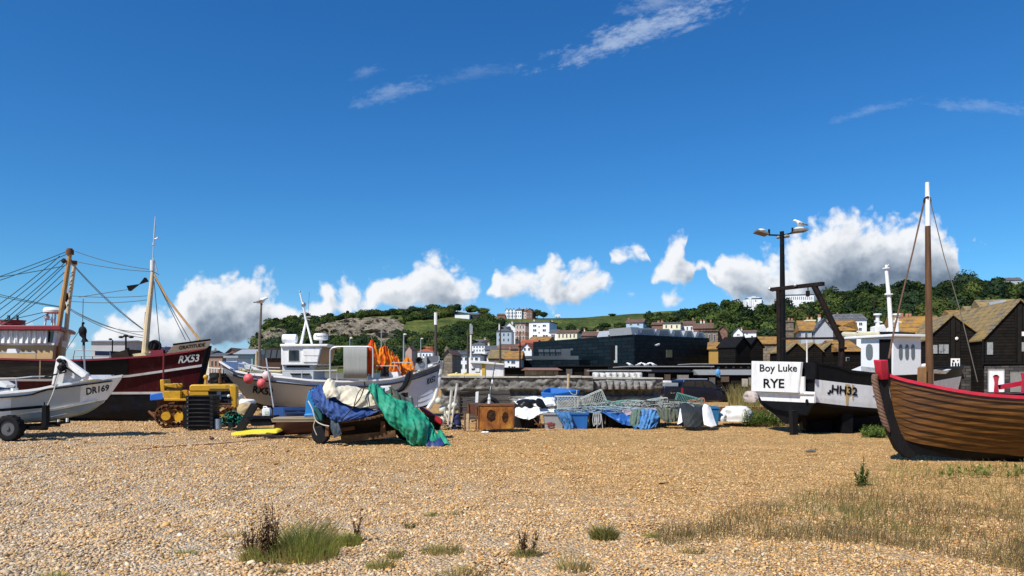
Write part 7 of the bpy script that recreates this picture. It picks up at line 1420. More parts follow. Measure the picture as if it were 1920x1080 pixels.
# ------------------------------------------------------------------ lamp post, gull
def lamp_post():
    Y = 27; t = thing('lamp_post', 'tall black post with two floodlights and a gull, behind the white stern trawler', 'lamp post', P(1468, 700, Y)-V((0, 0, 1.6)))
    mb = MB(); b = P(1468, 700, Y); b.z = 0; mb.tube([b, P(1467.5, 580, Y), P(1466.3, 442, Y), P(1466, 434, Y)], [.12, .10, .075, .075], 12); mb.build('post', BLACKP, t)
    mb = MB(); mb.beam(P(1442, 440.5, Y), P(1466, 441.5, Y), .05); mb.beam(P(1466, 441.5, Y), P(1487, 436.5, Y), .05); mb.tube([P(1442, 441, Y), P(1442, 430, Y)], .04, 8); mb.tube([P(1486, 436, Y), P(1485.7, 427, Y)], .035, 8); mb.build('arm', BLACKP, t)
    for sg, pts in ((0, [(1413, 435.5), (1419, 429), (1430, 428.5), (1440, 434), (1438, 440), (1434, 442.5), (1426, 440)]), (1, [(1482, 433), (1489, 427), (1500, 425.5), (1511, 429), (1514, 432.5), (1494, 438), (1487, 436)])):
        l = bpy.data.objects.new('floodlight', None); COL.objects.link(l); l.parent = t; ORG[l.name] = ORG[t.name]
        a, b_ = (P(1416, 434, Y), P(1438, 440, Y)) if not sg else (P(1485, 435, Y), P(1512, 432, Y)); ax = (b_-a); le = ax.length; ax.normalize(); up = V((0, 0, 1)); c = (a+b_)/2
        sd = V((0, 1, 0))
        mb = MB(); q = lambda u, v, z: c+ax*u*le/2+sd*v+up*z
        mb.add([q(-1, -.26, -.03), q(1, -.26, -.03), q(1, .26, -.03), q(-1, .26, -.03), q(-.85, -.2, .05), q(.85, -.2, .05), q(.85, .2, .05), q(-.85, .2, .05)], [(0, 1, 5, 4), (1, 2, 6, 5), (2, 3, 7, 6), (3, 0, 4, 7), (4, 5, 6, 7), (3, 2, 1, 0)]); mb.build('housing', mat('dull_lamp_metal', (.13, .11, .085), .6, .4, 8), l)
        mb = MB(); mb.ball(c+up*.08, (le*.36, .15, .085), 14, 8, None); mb.build('cover', mat('pale_lamp_cover', (.62, .62, .58), .4, .3, 9, dirt=(.12, .11, .1), dirt_amt=.6, dscale=8), l)
    mb = MB(); mb.ball(P(1459, 445, Y), (.07, .07, .06)); mb.tube([P(1470, 444, Y), P(1474, 442.5, Y), P(1480, 443, Y)], [.06, .07, .05], 8); mb.build('camera_head', mat('grey_camera', (.25, .24, .22), .5), t)
    gull(P(1498.5, 419, Y), 1.0, 'white gull standing on the right-hand floodlight of the tall black post', -1)
def gull(c, s, label, dr=-1, sit=False):
    g = thing('gull', label, 'gull', c-V((0, 0, .13*s)))
    bm = [(-.17, .085, .035), (-.15, .095, .052), (-.11, .085, .05), (-.07, .055, .066), (0, .0, .088), (.07, -.025, .078), (.14, -.045, .05), (.22, -.06, .02), (.25, -.065, .006)]
    mb = MB(); mb.tube([c+V((x if dr < 0 else -x, 0, z))*s for x, z, r in bm], [r*s for x, z, r in bm], 12); mb.ball(c+V((-.165*(1 if dr < 0 else -1), 0, .1))*s, .045*s, 10, 8); mb.build('body', mat('gull_white', (.80, .80, .79), .7, .04), g)
    k = 1 if dr < 0 else -1
    for sd in (-1, 1): mb = MB(); mb.tube([c+V((-.04*k, sd*.075, .015))*s, c+V((.05*k, sd*.085, .0))*s, c+V((.16*k, sd*.05, -.025))*s, c+V((.24*k, sd*.02, -.04))*s], [.03*s, .055*s, .035*s, .012*s], 8); mb.build('wing', mat('gull_grey', (.36, .38, .41), .7, .05), g)
    mb = MB(); mb.tube([c+V((.2*k, 0, -.04))*s, c+V((.31*k, 0, -.06))*s], [.03*s, .012*s], 6); mb.build('tail', mat('gull_black', (.02, .02, .022), .7), g)
    mb = MB(); mb.tube([c+V((-.20*k, 0, .095))*s, c+V((-.25*k, 0, .085))*s], [.014*s, .004*s], 6); mb.build('beak', mat('gull_yellow', (.6, .42, .05), .5), g)
    if not sit:
        mb = MB()
        for sd in (-1, 1): mb.tube([c+V((0, sd*.03, -.06))*s, c+V((.01, sd*.03, -.14))*s], .008*s, 5); mb.box(c+V((-.015*k, sd*.03, -.14))*s, (.05*s, .03*s, .008*s))
        mb.build('legs', mat('gull_leg', (.45, .28, .22), .6), g)
lamp_post()
# ------------------------------------------------------------------ pickup truck
def pickup():
    p = PL(1248, 41.5, 10); t = thing('pickup_truck', 'dark navy pickup truck parked among the black sheds, seen from behind its side', 'pickup truck', p.loc(1310)); NV = mat('dark_navy_car_paint', (.006, .006, .016), .25, .2, 3, spec=.5, coat=.3)
    q = 1
    mb = MB(); p.slab(mb, [(1245, 725), (1278, 725), (1337, 728), (1352, 732), (1375, 737), (1381, 744), (1382, 752), (1246, 752)], 1.75); mb.build('body', NV, t, bevel=.06)
    mb = MB(); p.slab(mb, [(1279, 727), (1283, 713.5), (1290, 711.5), (1326, 711.5), (1337, 716), (1354, 731), (1340, 731)], 1.55, .1); mb.build('cab', NV, t, bevel=.05)
    for pp in ([(1283, 725), (1286, 715.5), (1303, 715), (1303, 725)], [(1306, 726), (1306, 715), (1316, 715), (1321, 727)], [(1319, 715), (1326, 715), (1333, 718), (1345, 729), (1324, 727)]): mb = MB(); p.slab(mb, pp, .02, .085); mb.build('window', GLASS, t)
    mb = MB(); p.rect(mb, 1292, 1330, 710, 711.5, 1.2, .25); mb.build('roof_rail', ALU, t)
    for x in (1262, 1362): mb = MB(); c = p.pt(x, 700, .1); c.z = .36; mb.wheel(c, .36, .24, p.n, 20); mb.build('wheel', BLACKR, t)
    mb = MB(); p.rect(mb, 1277, 1281, 727, 741, .04, -.02); mb.build('tail_lamp', mat('red_lamp', (.25, .02, .02), .3), t)
    mb = MB(); mb.ball(p.pt(1352, 727, -.15), (.1, .08, .07)); mb.build('wing_mirror', NV, t)
    mb = MB(); p.rect(mb, 1257, 1267, 735, 738, .02, -.02); mb.build('number_plate', WHITE2, t)
    for k, (x0, x1, y0, y1, m, lb) in enumerate(((1249, 1264, 714, 718, WHITE, 'white box lid lying in the bed of the navy pickup'), (1262, 1277, 713, 717, NAVY, 'navy box at the front of the pickup bed'), (1250, 1276, 718, 725, mat('grey_box', (.3, .32, .33), .5), 'grey boxes filling the pickup bed'))):
        mb = MB(); p.rect(mb, x0, x1, y0, y1, 1.0, .3); tag(mb.build('storage_box', m, bevel=.02), lb, 'box')
pickup()
# ------------------------------------------------------------------ stone wall and rubble rows behind the gear
def walls():
    SM = mat('rubble_stone', (.21, .205, .185), .9, .8, 4.5, dirt=(.04, .04, .037), dirt_amt=.95, dscale=3.4, bump=1, bscale=9)
    for (x0, x1, yt, yb, Y, lb) in ((826, 1112, 708.5, 770, 33, 'long low weathered stone wall behind the rusty tank and the gear row'), (1100, 1242, 711, 766, 34, 'right-hand stretch of weathered stone wall, stepped, near the pickup')):
        a, b = P(x0, yb, Y), P(x1, yt, Y); mb = MB(); nx = int((b.x-a.x)/.09); nz = 22; rows = []
        for j in range(nz+1):
            z = (b.z)*j/nz; r = []
            for i in range(nx+1):
                x = lerp(a.x, b.x, i/nx); st = abs((x/.95) % 1-.5)*2; cz = abs((z/.52) % 1-.5)*2; cz = max(cz, abs((z/.26+.5*(int(x/.5) % 2)) % 1-.5)*1.9); f = -.10*(1-max(st*.95, cz)**5)-.07*mnoise.noise(V((x*3, z*3.5, Y)))-.08*mnoise.noise(V((x*9, z*9, Y)))+(.45 if .60 < z < .84+.04*math.sin(x*3) else 0)
                r.append(V((x, Y+f, z)))
            rows.append(r)
        rows.append([q+V((0, 1.2, .03)) for q in rows[-1]]); mb.grid(rows); t = thing('stone_wall', lb, 'wall', ((a.x+b.x)/2, Y, 0)); mb.build('stonework', SM, t, sharp=0)
        mb = MB(); 
        k = a.x
        while k < b.x-.3: w = rnd.uniform(.7, 1.6); mb.bx(k, min(b.x, k+w-.02), Y-.16+rnd.uniform(-.02, .03), Y+1.1, b.z+.0, b.z+rnd.uniform(.05, .1)); k += w
        mb.build('coping', mat('pale_coping', (.46, .43, .36), .85, .3, 4, dirt=(.12, .11, .09), dirt_amt=.6), t, bevel=.01)
    bw = mat('white_netted_sack', (.55, .54, .50), .8, .25, 6, dirt=(.14, .13, .12), dirt_amt=.6, dscale=5, bump=.4)
    for k in range(8): x = 1113+k*11.6; lump(x, x+12, 699, 711.5, 35, 1.0, 'netted_sack', bw, 'white netted sack, %s in the row on top of the stone wall' % ['leftmost', 'second', 'third', 'fourth', 'fifth', 'sixth', 'seventh', 'rightmost'][k], 'sack', .05, 30+k, power=.3, group='white netted sacks on the stone wall')
    gm = mat('dirty_grey_sack', (.24, .23, .21), .85, .4, 6, dirt=(.05, .05, .045), dirt_amt=.8, dscale=4, bump=.5)
    for k in range(9): x = 1114+k*12.4+rnd.uniform(-1, 1); lump(x, x+13.5, 714.5+rnd.uniform(-1, 1), 730, 33.2, .9, 'netted_sack', gm, 'dirty grey netted sack, %s along the middle of the right-hand stone wall' % ['leftmost', 'second', 'third', 'fourth', 'fifth', 'sixth', 'seventh', 'eighth', 'last and rightmost'][k], 'sack', .06, 50+k, power=.3, group='dirty grey sacks against the stone wall')
walls()
# ------------------------------------------------------------------ town
def wm(n, c, d=None): return mat(n, c, .75, .08, 1.2, dirt=d or tuple(x*.55 for x in c), dirt_amt=.35, dscale=.8)
TW = wm('white_render', (.83, .83, .81), (.60, .58, .54)); TC = wm('cream_render', (.80, .73, .50)); TB = wm('pale_blue_render', (.42, .55, .66)); TGB = wm('grey_blue_render', (.40, .47, .52)); TG2 = wm('grey_render', (.42, .43, .44))
BRK = courses('red_brick', (.24, .11, .075), .3, width=.6, mortar=(.22, .18, .15), depth=.2); STN = courses('brown_stone', (.24, .19, .13), .4, width=.8, depth=.4, mortar=(.13, .11, .09))
SLT = courses('slate_roof', (.12, .125, .135), .5, width=.5, depth=.3); TIL = courses('brown_tile_roof', (.17, .10, .07), .4, width=.4, depth=.3); RTL = courses('red_tile_roof', (.40, .12, .06), .4, width=.4, depth=.3)
GLD = courses('lichened_tile_roof', (.20, .13, .08), .35, width=.35, depth=.4, lichen=(.42, .215, .025), lamt=.85); GLG = courses('grey_gold_tile_roof', (.17, .15, .12), .3, width=.3, depth=.5, lichen=(.36, .235, .055), lamt=.75)
BRD = courses('black_weatherboard', (.019, .016, .013), .22, width=6, depth=1, col2=(.009, .008, .007), mortar=(.003, .003, .003)); ZNC = mat('pale_zinc_roof', (.40, .42, .44), .45, .1, 2, metal=.2)
TILEB = courses('black_glazed_tile', (.006, .012, .016), .5, width=1.1, depth=.3, rough=.35, col2=(.010, .018, .024), mortar=(.004, .005, .006))
BVB = courses('black_vertical_board', (.020, .017, .014), .25, axis='X', width=9, depth=1, col2=(.010, .009, .008), mortar=(.004, .004, .004))
def windows(t, p, lst, frame=TW, w=-.05, arch=False):
    for x0, x1, y0, y1 in lst:
        a, b = p.pt(x0, y1, w), p.pt(x1, y0, w); e = (x1-x0)*.16; mb = MB(); mb.mat(0); p.rect(mb, x0, x1, y0, y1, .1, w); f = mb.build('window', frame, t)
        mb = MB(); xm = (x0+x1)/2; p.rect(mb, x0+e*.6, xm-e*.25, y0+e*.7, y1-e*.6, .06, w-.03); p.rect(mb, xm+e*.25, x1-e*.6, y0+e*.7, y1-e*.6, .06, w-.03); mb.build('pane', GLASS, f)
def grid_w(x0, x1, y0, y1, nx, ny, fw=.42, fh=.55):
    cw, ch = (x1-x0)/nx, (y1-y0)/ny; return [(x0+cw*(i+.5-fw/2), x0+cw*(i+.5+fw/2), y0+ch*(j+.5-fh/2), y0+ch*(j+.5+fh/2)) for j in range(ny) for i in range(nx)]
def house(label, x0, x1, yr, ye, yb, Y, wall, roof, kind='side', win=(), dep=8, ang=-16, chim=(), name='house', cat='house', group='houses of the old town', over=.25, frame=TW, below=None):
    hill = Y > 370 and below is None
    if hill: Y = HA.pt((x0+x1)/2, yb).y-1
    if ang == -16: ang = -16 if x0 > 960 else -5 if x0 > 700 else 0
    p = PL(x0, Y, ang); t = thing(name, label, cat, p.pt((x0+x1)/2, yb), group=group); n = p.n; mb = MB(); zr = lambda q, y, w: V((q.x, q.y, EYE-(y-HZ)/F*q.y))+n*w
    a, b = p.pt(x0, yb), p.pt(x1, yb); a.z = b.z = (a.z-1.5 if hill or Y > 300 else min(a.z-1, .8)) if below is None else a.z-below; tu = isinstance(ye, tuple); c, d = p.pt(x1, ye[1] if tu else ye), p.pt(x0, ye[0] if tu else ye); ze = (c.z+d.z)/2
    if kind == 'gable':
        m_ = p.pt(ye[2] if tu else (x0+x1)/2, yr)
        mb.ext([a, b, c, m_, d], n*dep); mb.build('wall', wall, t)
        mb = MB(); o = p.d*over; z = V((0, 0, .12)); f = -n*over
        for e, sg in ((d, -1), (c, 1)):
            q = e+(e-m_).normalized()*over; mb.ext([m_+z+f, q+z+f, q+f, m_+f], n*(dep+over*2))
        mb.build('roof', roof, t)
    else:
        c.z = d.z = ze; mb.ext([a, b, c, d], n*dep); mb.build('wall', wall, t); mb = MB(); o = p.d*over
        if kind == 'flat': mb.ext([d-o-n*over, c+o-n*over, c+o-n*over+V((0, 0, .08 if Y < 90 else .25)), d-o-n*over+V((0, 0, .08 if Y < 90 else .25))], n*(dep+over*2))
        else:
            hy = zr(p.pt((x0+x1)/2, yr), yr, 0); Yr = (c.y+d.y)/2+dep/2; zt = EYE-(yr-HZ)/F*Yr; ins = dep*.42 if kind == 'hip' else 0; k = n*(dep/2)
            if kind == 'mansard': ins = .8
            e0, e1, e2, e3 = d-o-n*over, c+o-n*over, c+o+n*(dep+over), d-o+n*(dep+over); h = V((0, 0, zt-ze))
            r0, r1 = (d-o+k+h+p.d*ins), (c+o+k+h-p.d*ins); r2, r3 = r1, r0
            if kind == 'mansard': r0, r1, r2, r3 = d+n*1.0+h+p.d*.8, c+n*1.0+h-p.d*.8, c+n*(dep-1)+h-p.d*.8, d+n*(dep-1)+h+p.d*.8
            vs = [e0, e1, e2, e3, r0, r1, r2, r3]; mb.add(vs, [(0, 1, 5, 4), (2, 3, 7, 6), (1, 2, 6, 5), (3, 0, 4, 7), (3, 2, 1, 0)]+([(4, 5, 6, 7)] if kind == 'mansard' else []))
        mb.build('roof', roof, t, smooth=False)
    for cx, cy, cw, ch, m in chim:
        q = p.pt(cx, cy, dep*.5); q = zr(p.pt(cx, HZ), cy, dep*.5); s = cw/F*Y; hh = ch/F*Y; mb = MB(); mb.box(q-V((0, 0, hh/2)), (s, s*.8, hh)); mb.box(q-V((0, 0, .1)), (s*1.15, s*.95, .18))
        ch_ = mb.build('chimney', m, t); mb = MB()
        for i in range(2): mb.cyl(q+V(((i-.5)*s*.5, 0, 0)), q+V(((i-.5)*s*.5, 0, .4)), .13, 8)
        mb.build('chimney_pot', mat('clay_pot', (.42, .2, .12), .8), ch_)
    windows(t, p, win, frame); return t, p
def town():
    H = house
    # hilltop and hillside
    for k, (x, m) in enumerate(((947, TW), (953.5, TW), (960, TW))): H('white gabled hilltop house, %s of three at the left of the skyline terrace' % ['first', 'second', 'third'][k], x, x+6.3, 578, 583, 597, 380, m, SLT, 'gable', grid_w(x, x+6.3, 584, 596, 2, 2), 9, group='terrace on the grassy skyline')
    H('white and brick hilltop house in the middle of the skyline terrace', 967, 978, 579, 582, 597, 380, TW, TIL, 'side', grid_w(967, 978, 583, 596, 3, 2), 9, chim=((970, 576, 2, 5, BRK), (976, 577, 2, 5, TW)), group='terrace on the grassy skyline')
    H('white fronted hilltop house with brick chimney, right half of the skyline terrace', 978, 987, 580, 584, 597, 380, wm('pinkish_render', (.55, .46, .42)), TIL, 'side', grid_w(978, 987, 585, 596, 2, 2), 9, chim=((984, 577, 2, 5, BRK),), group='terrace on the grassy skyline')
    H('dark red brick hilltop house closing the right end of the skyline terrace', 987, 998, 578, 584, 598, 380, BRK, TIL, 'gable', grid_w(987, 998, 586, 597, 2, 2), 9, group='terrace on the grassy skyline')
    H('low brown hilltop roof left of the skyline terrace', 932, 947, 588, 591, 597, 385, BRK, TIL, 'side', (), 7, group='terrace on the grassy skyline')
    H('low white flat-roofed building on the green slope below the skyline trees', 853, 880, 587.5, 589.5, 596, 395, TW, SLT, 'flat', (), 6, group='low hillside buildings'); H('low dark hut joined to the right of the low white hillside building', 880, 900, 587, 590, 596, 395, mat('dark_hut', (.05, .05, .05), .8), SLT, 'side', (), 6, group='low hillside buildings')
    t = thing('parked_van', 'white van parked alone on the grassy skyline right of the terrace', 'van', P(1045, 594.5, 466)); mb = MB(); mb.slab([(1040.5, 594.5), (1041, 590.5), (1044, 589.3), (1050, 589.3), (1051, 594.5)], 465, 2.2); mb.build('body', WHITE, t); mb = MB(); mb.cyl(P(1043, 594.5, 464.9), P(1043, 594.5, 465.2), .35); mb.build('wheel', BLACKR, t); mb = MB(); mb.cyl(P(1048.5, 594.5, 464.9), P(1048.5, 594.5, 465.2), .35); mb.build('wheel', BLACKR, t)
    H('white castellated house on the wooded hilltop', 1398, 1428, 556, 560, 576, 335, TW, SLT, 'flat', [(1407, 1409, 563, 567), (1416, 1418, 562, 566), (1411, 1413, 568, 572)], 9, group='white buildings on the wooded hilltop')
    for k, (x0, x1, y0) in enumerate(((1404, 1409, 557), (1411, 1417, 555.5), (1419, 1424, 557), (1396, 1400, 562), (1425, 1432, 563))): mb = MB(); mb.slab([(x0, y0), (x1, y0), (x1, 575), (x0, 575)], 334, 2.5); o = mb.build('turret', TW, [q for q in bpy.data.objects if q.get('label') == 'white castellated house on the wooded hilltop'][0])
    H('long white hotel on the wooded hilltop behind the black lamp post', 1471, 1526, 551.5, 553, 570, 338, TW, SLT, 'flat', grid_w(1474, 1524, 555, 563, 13, 1, .4, .7), 9, group='white buildings on the wooded hilltop')
    H('pale house roof peeping out of the trees at the far right skyline', 1871, 1917, 521, 526, 540, 340, TG2, SLT, 'side', (), 8, chim=((1898, 519, 3, 5, BRK), (1912, 519, 3, 5, BRK)), group='white buildings on the wooded hilltop')
    # left of the hill
    H('dark red brick building with hipped gable at the foot of the cliff', 416, 452, 653, 668, 694, 150, BRK, TIL, 'gable', (), 12); H('low orange-brick house left of the dark red gabled building', 392, 417, 662, 668, 694, 140, wm('orange_brick', (.36, .20, .12)), SLT, 'side', grid_w(394, 415, 672, 690, 3, 1), 8)
    H('small cream house showing between the maroon bow and the brick houses', 384, 394, 657, 662, 694, 160, TC, SLT, 'side', (), 8, chim=((390, 655, 3, 6, BRK),)); H('pale green seafront building beside the cliff foot', 440, 474, 655, 664, 694, 120, wm('pale_green_render', (.24, .42, .36)), ZNC, 'side', grid_w(442, 472, 668, 684, 4, 1), 8)
    H('small white kiosk left of the pale green seafront building', 424, 444, 668, 671, 696, 90, TW, ZNC, 'flat', (), 5)
    H('long grey corrugated shed behind the maroon trawler', 171, 236, 638, 640, 690, 75, TG2, ZNC, 'side', (), 4, name='shed', cat='shed', group='seafront sheds'); H('lower pale corrugated shed with a row of small windows, right of the long grey shed', 236, 330, 644, 651, 690, 80, TG2, ZNC, 'side', grid_w(258, 322, 652, 658, 8, 1, .6, .8), 4, name='shed', cat='shed', group='seafront sheds')
    # centre
    H('white cottage with red tiled roof in front of the hillside scrub', 783, 811, 650, 659, 672, 190, TW, RTL, 'hip', grid_w(785, 809, 661, 670, 4, 1), 8); H('pinkish cottage half hidden in the scrub left of the red-roofed cottage', 760, 772, 648, 656, 664, 200, wm('pink_render', (.45, .30, .24)), TIL, 'gable', (), 6)
    H('long low white building with wide windows behind the white boat bow', 848, 900, 656, 666, 694, 120, TW, SLT, 'flat', grid_w(850, 898, 669, 676, 5, 1, .6, .9)+grid_w(850, 898, 682, 692, 5, 1, .5, .9), 9); H('white upper storey set back on the long low white building', 858, 877, 657, 660, 667, 126, TW, SLT, 'flat', (), 6, below=.5)
    H('white house with dark grey hipped roof below the dark tree clump', 885, 909, 636, 646, 662, 180, TW, SLT, 'hip', grid_w(886, 908, 647, 660, 4, 2), 9, chim=((905, 634, 3, 8, TW),)); H('dark-roofed house right of the grey hipped one', 909, 935, 648, 656, 676, 175, TG2, SLT, 'side', (), 9, chim=((912, 643, 3, 8, TW),))
    H('tall pale blue-grey house with hipped slate roof on the hillside', 931, 959, 612, 621, 646, 215, TGB, SLT, 'hip', grid_w(932, 957, 622, 642, 3, 2, .35), 9, chim=((933, 607, 2.4, 12, TW),)); H('white-gabled house behind the tall pale blue-grey house', 942, 967, 604, 615, 630, 235, TW, SLT, 'gable', grid_w(944, 964, 616, 628, 3, 1, .3), 9, chim=((958, 602, 3, 9, TW),))
    H('narrow brick and white tower house with flat parapet', 966, 985, 603, 606, 640, 225, courses('banded_brick', (.38, .20, .14), 1.5, col2=(.62, .55, .48), width=30, depth=.1, mortar=(.60, .52, .46)), SLT, 'flat', grid_w(967, 984, 608, 638, 3, 3, .35), 7)
    H('tall plain white four-storey house standing highest in the middle', 992, 1030, 602, 604, 640, 220, TW, SLT, 'flat', [(999, 1006, 608, 613), (1017, 1024, 608, 613), (999, 1006, 616.5, 622), (1017, 1024, 616.5, 622), (1009.5, 1012, 611, 614), (1009.5, 1012, 622, 625), (998, 1008, 627, 632), (1017, 1028, 627, 636)], 10, chim=((993.5, 598, 2, 8, TW), (1028, 600, 2, 6, TW)))
    H('slim white house with bay window right of the tall white four-storey house', 1030, 1044, 618, 624, 642, 210, TW, SLT, 'side', [(1033, 1041, 626, 636)], 8); H('cream-yellow row of houses with white chimney', 1044, 1082, 619, 624, 642, 205, TC, TIL, 'side', grid_w(1045, 1080, 625, 634, 5, 1, .4, .8), 8, chim=((1078.5, 618, 2.4, 10, TW),))
    H('brown-roofed house with tall white chimney behind the black gallery', 1090, 1132, 621, 630, 640, 190, BRK, TIL, 'side', (), 8, chim=((1090.5, 617, 2, 12, TW), (1116, 619, 4, 8, TC), (1128, 621, 2, 6, TW)))
    H('orange-brown tiled roof below the tall white four-storey house', 990, 1026, 631, 640, 655, 160, BRK, GLD, 'side', (), 8); H('white timbered cottage with pointed gable and red-brown roof', 977, 997, 643, 655, 675, 130, TW, RTL, 'gable', [(982, 986, 652, 657), (990, 994, 652, 657), (980, 984, 662, 668)], 8); H('wide red-brown tiled roof just above the white timbered cottage', 972, 1000, 637, 648, 662, 140, BRK, RTL, 'side', (), 8)
    H('white house with mustard lichened roof left of the black gallery', 946, 976, 658, 673, 694, 115, TW, GLD, 'side', [(951, 955, 676, 680), (958, 966, 675, 682), (953, 957, 686, 691), (958, 967, 686, 692)], 8); H('broad mustard lichened roof behind the mustard-roofed white house', 916, 950, 656, 672, 694, 125, STN, GLG, 'side', (), 9, chim=((930, 650, 4, 8, STN), (952, 653, 3, 8, STN)))
    H('white house front left of the broad mustard roof', 912, 934, 660, 666, 694, 135, TW, SLT, 'side', grid_w(913, 933, 668, 676, 3, 1), 8); H('brown stone-walled house by the white boat bow', 832, 848, 656, 664, 694, 105, STN, TIL, 'gable', (), 8); H('cluttered brown roof above the broad mustard roof', 938, 975, 645, 655, 668, 150, STN, TIL, 'side', (), 8)
    t = thing('stone_tower', 'narrow brown stone tower right of the white boat bow', 'tower', P(837, 694, 140)); mb = MB(); mb.slab([(833.5, 654), (841, 654), (841, 696), (833.5, 696)], 140, .8); mb.slab([(834, 654), (837.2, 647), (840.5, 654)], 140, .7); mb.build('tower', STN, t)
    H('pale sky-blue house standing above the gallery roof lights', 1174, 1206, 598, 605, 628, 200, TB, TIL, 'side', [(1180, 1185, 606, 610), (1194, 1199, 606, 610), (1180, 1185, 614, 618), (1194, 1199, 614, 618)], 8, chim=((1175.5, 597, 2.4, 9, TW),))
    H('dark brown brick house right of the sky-blue house', 1222, 1243, 604, 609, 630, 185, BRK, TIL, 'side', (), 8, chim=((1232, 602, 4, 6, TC), (1239, 602, 4, 6, TC))); H('white terrace with plain parapet above the gallery roof lights', 1243, 1276, 604, 606, 630, 180, TC, SLT, 'flat', grid_w(1244, 1274, 607, 617, 3, 1, .3, .6), 8); H('white terrace house with brown pitched roof and dormers', 1276, 1302, 602, 609, 630, 182, TW, TIL, 'side', grid_w(1277, 1300, 611, 620, 3, 1, .35, .7), 8, chim=((1298, 597, 2, 10, BRK),))
    H('brown roofed house with two white chimneys behind the gallery', 1300, 1336, 606, 616, 632, 175, BRK, TIL, 'side', (), 9, chim=((1313, 600, 2.6, 12, TW), (1319, 600, 2.4, 8, TW), (1332, 601, 2, 10, BRK))); H('large stone and brick building at the right end of the gallery', 1312, 1346, 617, 621, 660, 150, STN, TIL, 'flat', grid_w(1316, 1344, 625, 640, 3, 1, .4, .8), 10); H('red brick gable end of the large stone building', 1346, 1364, 611, 620, 660, 152, BRK, TIL, 'gable', (), 10)
    H('small white cottage with pointed gable among the trees', 1375, 1393, 614, 624, 640, 170, TW, SLT, 'gable', [(1381, 1387, 626, 629)], 7, chim=((1391, 615, 2, 9, TW),)); H('plain white cottage right of the pointed-gable cottage', 1394, 1418, 619, 623, 640, 170, TW, TIL, 'side', [(1399, 1402, 624, 627), (1408, 1412, 629, 633)], 7)
    H('long white terrace with grey mansard roof at the foot of the woods', 1556, 1625, 591, 600, 630, 150, TW, SLT, 'mansard', [(1590, 1597, 604, 610), (1602, 1607, 604, 610), (1610, 1617, 604, 610), (1610, 1616, 614, 620), (1603, 1608, 614, 619)], 10, chim=((1577, 586, 2, 8, TW), (1600, 588, 4, 6, BRK), (1617, 588, 3, 6, TW)))
    H('grey-gabled house with orange lichened roof behind the gallows', 1528, 1562, 598, 619, 660, 95, TG2, SLT, 'gable', (), 10, chim=((1545, 590, 4, 12, TW),)); H('orange lichened hipped roof wing with white windows left of the grey gable', 1502, 1530, 601, 620, 650, 98, TG2, GLD, 'side', [(1509, 1514, 623, 634), (1521, 1526, 623, 634)], 8, chim=((1524, 596, 16, 8, TC),)); H('orange lichened roof wing sloping down right of the grey gable', 1560, 1606, 601, 620, 650, 100, mat('dark_front', (.06, .06, .06), .8), GLD, 'hip', grid_w(1570, 1600, 622, 634, 3, 1, .3), 9)
    t = thing('chimney_stack', 'tall brown brick chimney stack standing right of the black lamp post', 'chimney', P(1482, 640, 110)); mb = MB(); mb.slab([(1476, 603), (1488, 603), (1489, 660), (1475, 660)], 110, .9); mb.slab([(1475, 601), (1489, 601), (1489, 604), (1475, 604)], 109.9, 1.1); mb.slab([(1475, 618), (1489, 618), (1489, 620), (1475, 620)], 109.9, 1.1); mb.build('stack', STN, t); mb = MB(); mb.cyl(P(1479, 601, 110.4), P(1479, 596, 110.4), .16, 8); mb.cyl(P(1485, 601, 110.4), P(1485, 597, 110.4), .16, 8); mb.build('chimney_pot', MATS['clay_pot'], t)
    H('mustard lichened roof left of the black lamp post', 1428, 1462, 631, 645, 690, 105, STN, GLD, 'side', (), 8, ang=-12); H('long orange lichened roof behind the row of pointed black huts', 1474, 1546, 633, 648, 690, 100, STN, GLD, 'side', (), 9); H('orange roof bit between the gallery and the twin black huts', 1329, 1353, 642, 655, 690, 105, wm('ochre_wall', (.42, .24, .05)), GLD, 'side', (), 8)
    # black gallery
    A, B, C = V((3.5, 123.7, 0)), V((16.4, 100, 0)), V((29.2, 110.6, 0)); D = A+C-B; Z = V((0, 0, 6.81)); t = thing('gallery', 'long black tiled gallery with pale saw-tooth roof lights in the middle of the town', 'gallery', (A+C)/2)
    mb = MB(); mb.ext([A, B, C, D], Z); mb.build('wall', TILEB, t)
    nl = V((-(B-A).normalized().y*-1, -(B-A).normalized().x, 0)); nl = V(((B-A).y, -(B-A).x, 0)).normalized(); nl = nl if nl.y < 0 else -nl
    l = PL(1190, 100, math.degrees(math.atan2((B-A).y, (B-A).x))); r_ = PL(1190, 100, math.degrees(math.atan2((C-B).y, (C-B).x)))
    if l.n.y < 0: l.n = -l.n
    Lr = lambda mb, x0, x1, y0, y1, d, w: mb.ext([l.pt(x0, y1, w), l.pt(x1, y1, w), l.pt(x1, y0, w), l.pt(x0, y0, w)], l.n*d)
    mb = MB(); Lr(mb, 968, 1107, 675, 694, 2, -2.0); mb.build('terrace_block', TILEB, t); mb = MB(); Lr(mb, 985, 1105, 667.5, 674.5, .06, -1.9); mb.build('balustrade', mat('smoked_glass', (.06, .075, .085), .12, .1), t)
    for k in range(4): mb = MB(); Lr(mb, 1010+k*11, 1019+k*11, 655, 660.5, .05, -.04); Lr(mb, 1011+k*11, 1014.5+k*11, 663, 669, .05, -.04); Lr(mb, 1015.5+k*11, 1019+k*11, 663, 669, .05, -.04); mb.build('window', mat('gallery_glass', (.05, .06, .075), .08), t)
    mb = MB(); Lr(mb, 1053, 1070, 654, 668, .06, -.05); Lr(mb, 1070, 1075, 653, 657, .06, -.06); mb.build('grey_panel', mat('grey_panel', (.07, .08, .09), .4), t)
